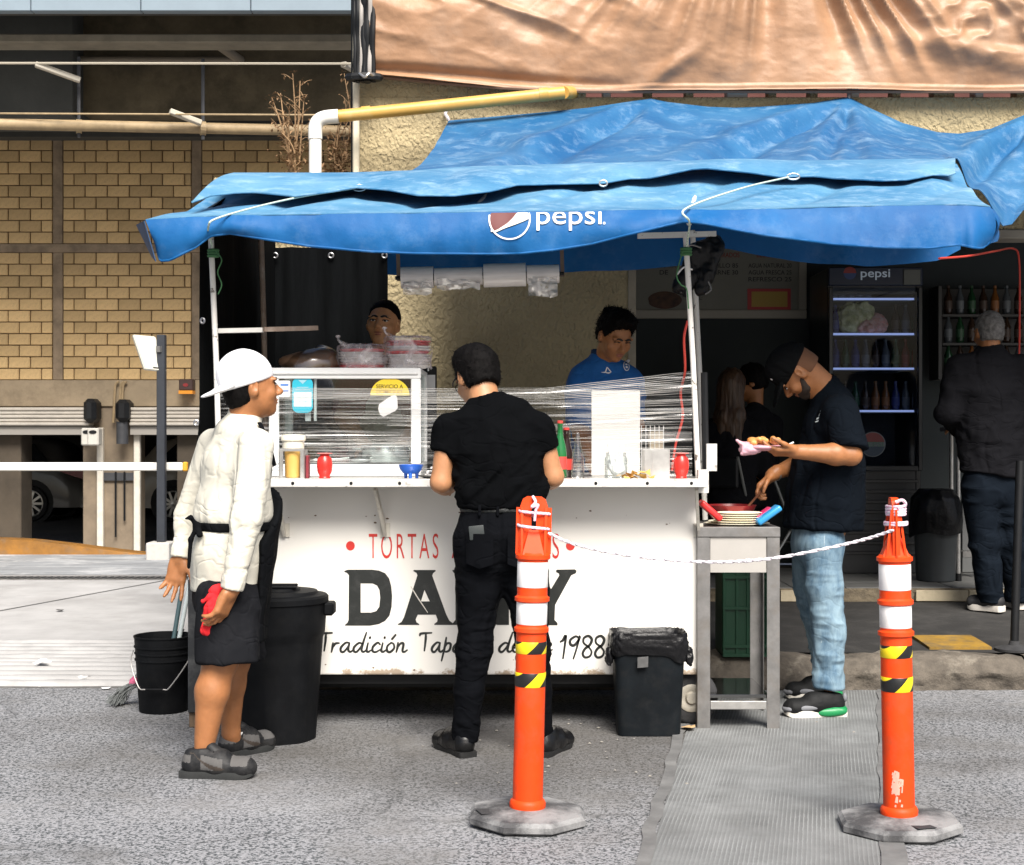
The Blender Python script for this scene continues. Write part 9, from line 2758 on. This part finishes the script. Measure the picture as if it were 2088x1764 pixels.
# -- 4. grey-haired man in the shop entrance
def grey_man():
 zg = .222
 t = thing('person', 'grey-haired man in a dark fleece and jeans, his back to us at right', 'person', (X(2015, 8.9), 8.9, zg))
 f = nrm((-.10, 1, 0)); s = np.array([f[1], -f[0], 0])
 hc = A(2016, 678, 8.94); face = nrm((-.12, 1, -.12)); hup = (0, .1, 1)
 Ll = (A(1956, 752, 8.92), A(1932, 842, 8.88), A(1952, 872, 9.15)); Lr = (A(2082, 752, 8.92), A(2104, 842, 8.90), A(2080, 865, 9.17))
 B = Sdf(); add_head(B, hc, face, hup); add_neck(B, hc, A(2018, 735, 8.92), face, hup)
 torso(B, [(A(2018, 748, 8.92), .15, .08), (A(2018, 860, 8.92), .16, .10), (A(2020, 985, 8.92), .15, .10)], s)
 add_arm(B, *Ll); add_arm(B, *Lr)
 add_hand(B, Ll[2], (.4, .9, 0), (0, 0, -1), 1); add_hand(B, Lr[2], (-.4, .9, 0), (0, 0, -1), -1)
 add_leg(B, A(1994, 985, 8.92), A(2008, 1110, 8.92), A(2022, 1222, 8.90), (.072, .046, .044, .030)); add_leg(B, A(2050, 985, 8.92), A(2062, 1110, 8.95), A(2074, 1215, 9.0), (.072, .046, .044, .030))
 sdf_obj('body', B, .0075, M_skin, t)
 def keep(S, q, fr):
  S.cut(q(0, .06, 0), fr[0] * .8 - fr[1] * .2); S.cut(q(0, -.06, -.060), -fr[1])
  for e in (-1, 1): S.ell(q(e * .088, .012, -.016), (.026, .028, .036), None, .01, 's')
 hair_cap('hair', hc, face, hup, mat('grey_hair', (.07, .067, .063), .6, spec=.2, var=.5, vscale=40, col2=(.22, .21, .20), bump=.5, bscale=160, bdist=.004), t, keep, grow=.008, noise_amp=.003)
 strands([c for c in t.children if c.name.startswith('hair')][0], bpy.data.materials['grey_hair'], 500, .014, .3, .5, 6)
 m_j = cloth('grey_fleece', (.010, .010, .012), .95, .3, 120)
 J = Sdf()
 torso(J, [(A(2018, 748, 8.92), .18, .10), (A(2018, 800, 8.92), .205, .135), (A(2020, 880, 8.92), .195, .135), (A(2024, 968, 8.92), .20, .135)], s)
 J.ecap(A(2018, 745, 8.92), A(2017, 712, 8.93), (.12, .08), (.075, .075), s, .04)
 for a, b_, c_ in (Ll, Lr): J.cap(a, b_, .078, .066, .05); J.cap(b_, c_, .062, .048, .03)
 J.cut(A(2024, 968, 8.92), (-.12, 0, -1)); J.cut(A(2017, 706, 8.93), (0, 0, 1))
 sdf_obj('fleece', J, .0085, m_j, t, folds=wrinkle([((6, 6, 10), .010), ((16, 16, 24), .004)], 9))
 S = Sdf(); torso(S, [(A(2022, 965, 8.92), .165, .11), (A(2022, 1000, 8.92), .17, .12)], s)
 S.cap(A(1998, 1000, 8.92), A(2008, 1110, 8.92), .105, .088, .04); S.cap(A(2008, 1110, 8.92), A(2022, 1228, 8.91), .086, .072, .03)
 S.cap(A(2052, 1000, 8.93), A(2062, 1110, 8.96), .10, .086, .03); S.cap(A(2062, 1110, 8.96), A(2074, 1222, 9.02), .084, .07, .03); S.cut((0, 0, zg + .045), (0, 0, -1))
 sdf_obj('jeans', S, .0085, cloth('dark_denim', (.006, .009, .014), .9), t, folds=wrinkle([((8, 8, 14), .008)], 2))
 m_u, m_so = mat('dark_trainer', (.02, .02, .022), .6), mat('pale_sole', (.66, .62, .56), .6)
 for heel, toe in (((X(2044, 8.86), 8.86), (X(1980, 8.98), 9.02)), ((X(2090, 8.96), 8.98), (X(2066, 9.1), 9.22))):
  shoe(t, heel, toe, m_u, m_so, .085, .05, .036, zg=zg)
grey_man()

# -- 5. server with the face above the case, 6. young server in blue
def server(label, hc, face, hup, fb, shoulder, hw, skin, m_shirt, arms, name_shirt, apron=None, eyes=True, zg=.17, hairfn=None, extra=None):
 Y = shoulder[1]
 t = thing('person', label, 'person', (shoulder[0], Y, zg))
 f = nrm(fb); s = np.array([f[1], -f[0], 0])
 B = Sdf(); add_head(B, hc, face, hup)
 sh = np.array(shoulder)
 add_neck(B, hc, sh + np.array([0, 0, .03]), face, hup, .056)
 d = lambda z: sh + np.array([0, 0, z])
 torso(B, [(d(-.03), .15, .075), (d(-.2), .15, .10), (d(-.45), .13, .10), (d(-.58), .15, .10)], s)
 for a, b_, c_ in arms: add_arm(B, a, b_, c_)
 for i, (a, b_, c_) in enumerate(arms): add_hand(B, c_, nrm(c_ - b_), (0, .3, -1), 1 if i == 0 else -1, sc=.97)
 hipz = d(-.60)
 for e in (-1, 1):
  h = hipz + s * e * .085; k = np.array([h[0], h[1], (h[2] + zg) / 2 + .03]); a = np.array([h[0], h[1], zg + .08])
  add_leg(B, h, k, a, (.072, .046, .044, .030))
 sdf_obj('body', B, .0062, skin, t)
 face_bits(hc, face, hup, t, eyes=eyes)
 hairfn(t)
 J = Sdf()
 torso(J, [(d(-.03), .162, .088), (d(-.12), .186, .118), (d(-.42), .165, .118), (d(-.60), .172, .118)], s)
 J.ecap(d(-.01), d(.055), (.11, .072), (.066, .064), s, .04)
 for a, b_, c_ in arms: J.cap(a, b_, .066, .058, .05, clip=(a + (b_ - a) * .92, b_ - a))
 J.cut(d(.075), (0, 0, 1)); J.ell(d(.09) + f * .02, (.058, .060, .05), None, .008, 's'); J.cut(d(-.62), (0, 0, -1))
 if extra: extra(J, d, f, s)
 js = sdf_obj(name_shirt, J, .0068, m_shirt, t, folds=wrinkle([((7, 7, 11), .006), ((18, 18, 26), .0025)], hc[0] * 10))
 if apron:
  S = Sdf(); torso(S, [(d(-.16), .13, .128), (d(-.40), .172, .132), (d(-.62), .18, .132), (d(-.95), .18, .13)], s); S.cut(d(-.4) + f * .03, -f); S.cut(d(-.98), (0, 0, -1)); S.cut(d(-.14), (0, 0, 1))
  sdf_obj('apron', S, .008, apron, t, folds=wrinkle([((8, 8, 5), .007)], 4))
 S = Sdf(); torso(S, [(d(-.58), .165, .11), (d(-.68), .17, .115)], s)
 for e in (-1, 1): h = d(-.70) + s * e * .085; S.cap(h, np.array([h[0], h[1], zg + .06]), .09, .065, .03)
 S.cut((0, 0, zg + .05), (0, 0, -1))
 sdf_obj('trousers', S, .009, cloth(label[:8].strip().replace(' ', '_') + '_trousers', (.02, .02, .025)), t)
 for e in (-1, 1):
  h = d(-.70) + s * e * .085; hl = h - f * .08; te = h + f * .19
  shoe(t, (hl[0], hl[1]), (te[0], te[1]), M_dark, M_rubber_dk, .08, .048, .025, zg=zg)
 return t, js, d, f, s
def servers():
 # face above the case
 hc = A(782, 661, 7.50); face = nrm((-.16, -1, .10)); hup = (.07, .05, 1)
 sh = A(782, 742, 7.60)
 def hf(t):
  def keep(S, q, fr):
   S.cut(q(0, .060, .066), fr[0] * .62 - fr[1] * .78); S.cut(q(0, -.03, .004), -fr[1] + fr[0] * .2)
   for e in (-1, 1): S.ell(q(e * .094, .052, .02), (.030, .05, .052), None, .01, 's')
   S.ell(q(0, .112, .012), (.060, .062, .066), np.array([fr[2], fr[0], fr[1]]), .01, 's')
  hair_cap('hair', hc, face, hup, M_hair, t, keep, grow=.006, noise_amp=.003)
  strands([c for c in t.children if c.name.startswith('hair')][0], M_hair, 500, .010, .6, -.1, 3)
 arms = ((A(848, 765, 7.60), A(862, 850, 7.55), A(820, 905, 7.36)), (A(716, 765, 7.60), A(700, 850, 7.55), A(742, 905, 7.36)))
 server('server in a dark red shirt whose face shows above the bagged plates', hc, face, hup, (-.1, -1, 0), sh, .2, M_skin_d, cloth('dark_red_shirt', (.10, .012, .018)), arms, 'shirt', apron=cloth('grey_apron', (.34, .34, .28)), hairfn=hf)
 # young server
 hc2 = A(1254, 684, 7.48); face2 = nrm((.36, -.78, -.52)); hup2 = nrm((.22, -.42, .88))
 sh2 = A(1232, 752, 7.60)
 def hf2(t):
  def keep(S, q, fr):
   S.cut(q(0, .060, .055), fr[0] * .85 - fr[1] * .52); S.cut(q(0, -.06, -.045), -fr[1])
   for e in (-1, 1): S.ell(q(e * .090, .014, -.018), (.024, .034, .044), None, .01, 's')
   S.ell(q(0, .115, -.012), (.066, .055, .062), np.array([fr[2], fr[0], fr[1]]), .01, 's')
  def ex(S, q, R):
   S.ell(q(0, .03, .10), (.075, .07, .045), R, .03); S.ell(q(0, .075, .075), (.065, .035, .035), R, .02)
   rr = random.Random(3)
   for k in range(14):
    a = rr.uniform(-1.2, 1.2); b_ = q(.07 * math.sin(a), -.03 - .06 * abs(math.cos(a)), .10); S.cap(b_, b_ + (R[2] * .6 - R[1] * .6 + R[0] * math.sin(a) * .5) * rr.uniform(.006, .022), .012, .005, .012)
  hair_cap('hair', hc2, face2, hup2, M_hair, t, keep, grow=.016, noise_amp=.006, extra=ex); strands([c for c in t.children if c.name.startswith('hair')][0], M_hair, 900, .022, .5, .1, 9)
 arms2 = ((A(1286, 778, 7.58), A(1296, 868, 7.52), A(1262, 935, 7.30)), (A(1190, 778, 7.60), A(1180, 868, 7.56), A(1208, 938, 7.32)))
 arms2 = (arms2[1], arms2[0])
 m_b = cloth('royal_blue_polo', (.018, .115, .36), .8)
 t, js, d, f, s = server('young server in a royal blue polo shirt looking down behind the film', hc2, face2, hup2, (.22, -1, 0), sh2, .2, M_skin, m_b, arms2, 'polo_shirt', eyes='shut', hairfn=hf2,
  extra=lambda J, d, f, s: (J.cap(d(.05) + f * .10, d(-.07) + f * .135, .030, .010, .006, 's')))
 S = Sdf(); S.ecap(d(.035), d(.078), (.085, .080), (.070, .068), s, .01); S.ecap(d(.0), d(.12), (.064, .064), (.062, .060), s, .004, 's'); S.cap(d(.08) + f * .09, d(-.02) + f * .10, .030, .02, .006, 's')
 sdf_obj('collar', S, .005, cloth('polo_collar', (.012, .04, .11)), js)
 def mark(polys, nm, par):
  mb = MB()
  for p_ in polys: mb.mesh([P(a, b_, 7.43) for a, b_ in p_], [tuple(range(len(p_)))])
  o = mb.build(nm, M_ink_white, par); sw = o.modifiers.new('wrap', 'SHRINKWRAP'); sw.target = js; sw.wrap_method = 'PROJECT'; sw.use_project_y = True; sw.use_positive_direction = True; sw.use_negative_direction = True; sw.offset = .002
 mark([[(1227, 758), (1235, 757), (1239, 747), (1241, 747), (1238, 758), (1249, 758), (1243, 761)], [(1241, 747), (1249, 757), (1247, 758), (1240, 749)]], 'logo', js)
 ring = []
 for k in range(20):
  a0, a1 = 2 * PI * k / 20, 2 * PI * (k + 1) / 20
  ring.append([(1281 + 6.5 * math.cos(a0), 744 + 11 * math.sin(a0)), (1281 + 6.5 * math.cos(a1), 744 + 11 * math.sin(a1)), (1281 + 5.0 * math.cos(a1), 744 + 9 * math.sin(a1)), (1281 + 5.0 * math.cos(a0), 744 + 9 * math.sin(a0))])
 ring += [[(1279, 739), (1283, 739), (1284, 742), (1279, 742)], [(1279, 744), (1283, 744), (1284, 749), (1279, 749)]]
 mark(ring, 'crest', js)
servers()

# -- 7, 8. two diners seated in the dark shop
def seated(label, hc, face, fb, m_top, hair, longhair, seat_z, name_top):
 f = nrm(fb); s = np.array([f[1], -f[0], 0])
 base = np.array([hc[0], hc[1], 0]) - f * .02
 t = thing('person', label, 'person', (base[0], base[1], ZF))
 d = lambda fw, z, sd=0: base + f * fw + s * sd + np.array([0, 0, z])
 sz = hc[2] - .23
 B = Sdf(); add_head(B, hc, face, (0, 0, 1)); add_neck(B, hc, d(-.02, sz + .02), face, (0, 0, 1), .05)
 torso(B, [(d(-.02, sz - .02), .14, .07), (d(-.03, sz - .2), .14, .09), (d(-.04, seat_z + .10), .15, .10)], s)
 for e in (-1, 1):
  add_arm(B, d(-.02, sz - .05, e * .17), d(.05, sz - .32, e * .21), d(.28, sz - .34, e * .12)); add_hand(B, d(.28, sz - .34, e * .12), f, (0, 0, -1), e)
  k = d(.40, seat_z + .06, e * .11); add_leg(B, d(.0, seat_z + .08, e * .09), k, d(.38, ZF + .08, e * .12), (.072, .046, .044, .030))
 sdf_obj('body', B, .008, M_skin, t)
 J = Sdf(); torso(J, [(d(-.02, sz - .02), .155, .085), (d(-.03, sz - .2), .165, .105), (d(-.04, seat_z + .06), .165, .115)], s)
 J.ecap(d(-.02, sz), d(-.02, sz + .05), (.10, .07), (.062, .06), s, .03)
 for e in (-1, 1): J.cap(d(-.02, sz - .05, e * .17), d(.05, sz - .32, e * .21), .06, .055, .04); J.cap(d(.05, sz - .32, e * .21), d(.24, sz - .34, e * .13), .05, .04, .03)
 sdf_obj(name_top, J, .009, m_top, t, folds=wrinkle([((8, 8, 12), .007)], 3))
 S = Sdf(); torso(S, [(d(-.04, seat_z + .12), .16, .11), (d(-.03, seat_z + .07), .17, .12)], s)
 for e in (-1, 1): k = d(.40, seat_z + .06, e * .11); S.cap(d(.0, seat_z + .08, e * .09), k, .085, .07, .03); S.cap(k, d(.38, ZF + .06, e * .12), .066, .055, .03)
 sdf_obj('trousers', S, .009, cloth(name_top + '_trousers', (.012, .012, .014)), t)
 for e in (-1, 1): h = d(.34, 0, e * .12); te = d(.58, 0, e * .13); shoe(t, (h[0], h[1]), (te[0], te[1]), M_dark, M_rubber_dk, .08, .045, .025, zg=ZF)
 def keep(S, q, fr):
  S.cut(q(0, .055, .03), fr[0] * .8 - fr[1] * .3)
  if not longhair: S.cut(q(0, -.06, -.06), -fr[1])
 def ex(S, q, R):
  if longhair:
   S.ecap(q(0, -.06, .0), q(.0, -.075, -.20), (.085, .05), (.10, .045), R[0], .04); S.ecap(q(.0, -.075, -.20), q(.06, -.07, -.42), (.10, .042), (.05, .025), R[0], .03); S.ecap(q(-.03, -.075, -.20), q(-.04, -.07, -.40), (.06, .042), (.03, .022), R[0], .03)
 hair_cap('hair', hc, face, (0, 0, 1), hair, t, keep, grow=.014, noise_amp=.008, nsc=40, extra=ex, streak=(1, 1, .15), h=.007)
def diners():
 hcw = A(1493, 792, 9.75); seated('woman with long brown hair seated in the dark shop with her back to us', hcw, nrm((.35, .95, -.1)), (.3, 1, 0), cloth('black_top', (.010, .010, .012)), mat('brown_hair', (.060, .030, .014), .45, var=.5, vscale=40, stretch=(1, 1, .1), bump=.6, bscale=120, bstretch=(1, 1, .1), bdist=.006), True, ZF + .46, 'black_blouse')
 hcm = A(1532, 780, 10.15); seated('dark-haired man in black seated behind the long-haired woman', hcm, nrm((-.75, .2, -.2)), (-.5, .8, 0), cloth('black_jumper', (.009, .009, .011)), M_hair, False, ZF + .46, 'jumper')
diners()
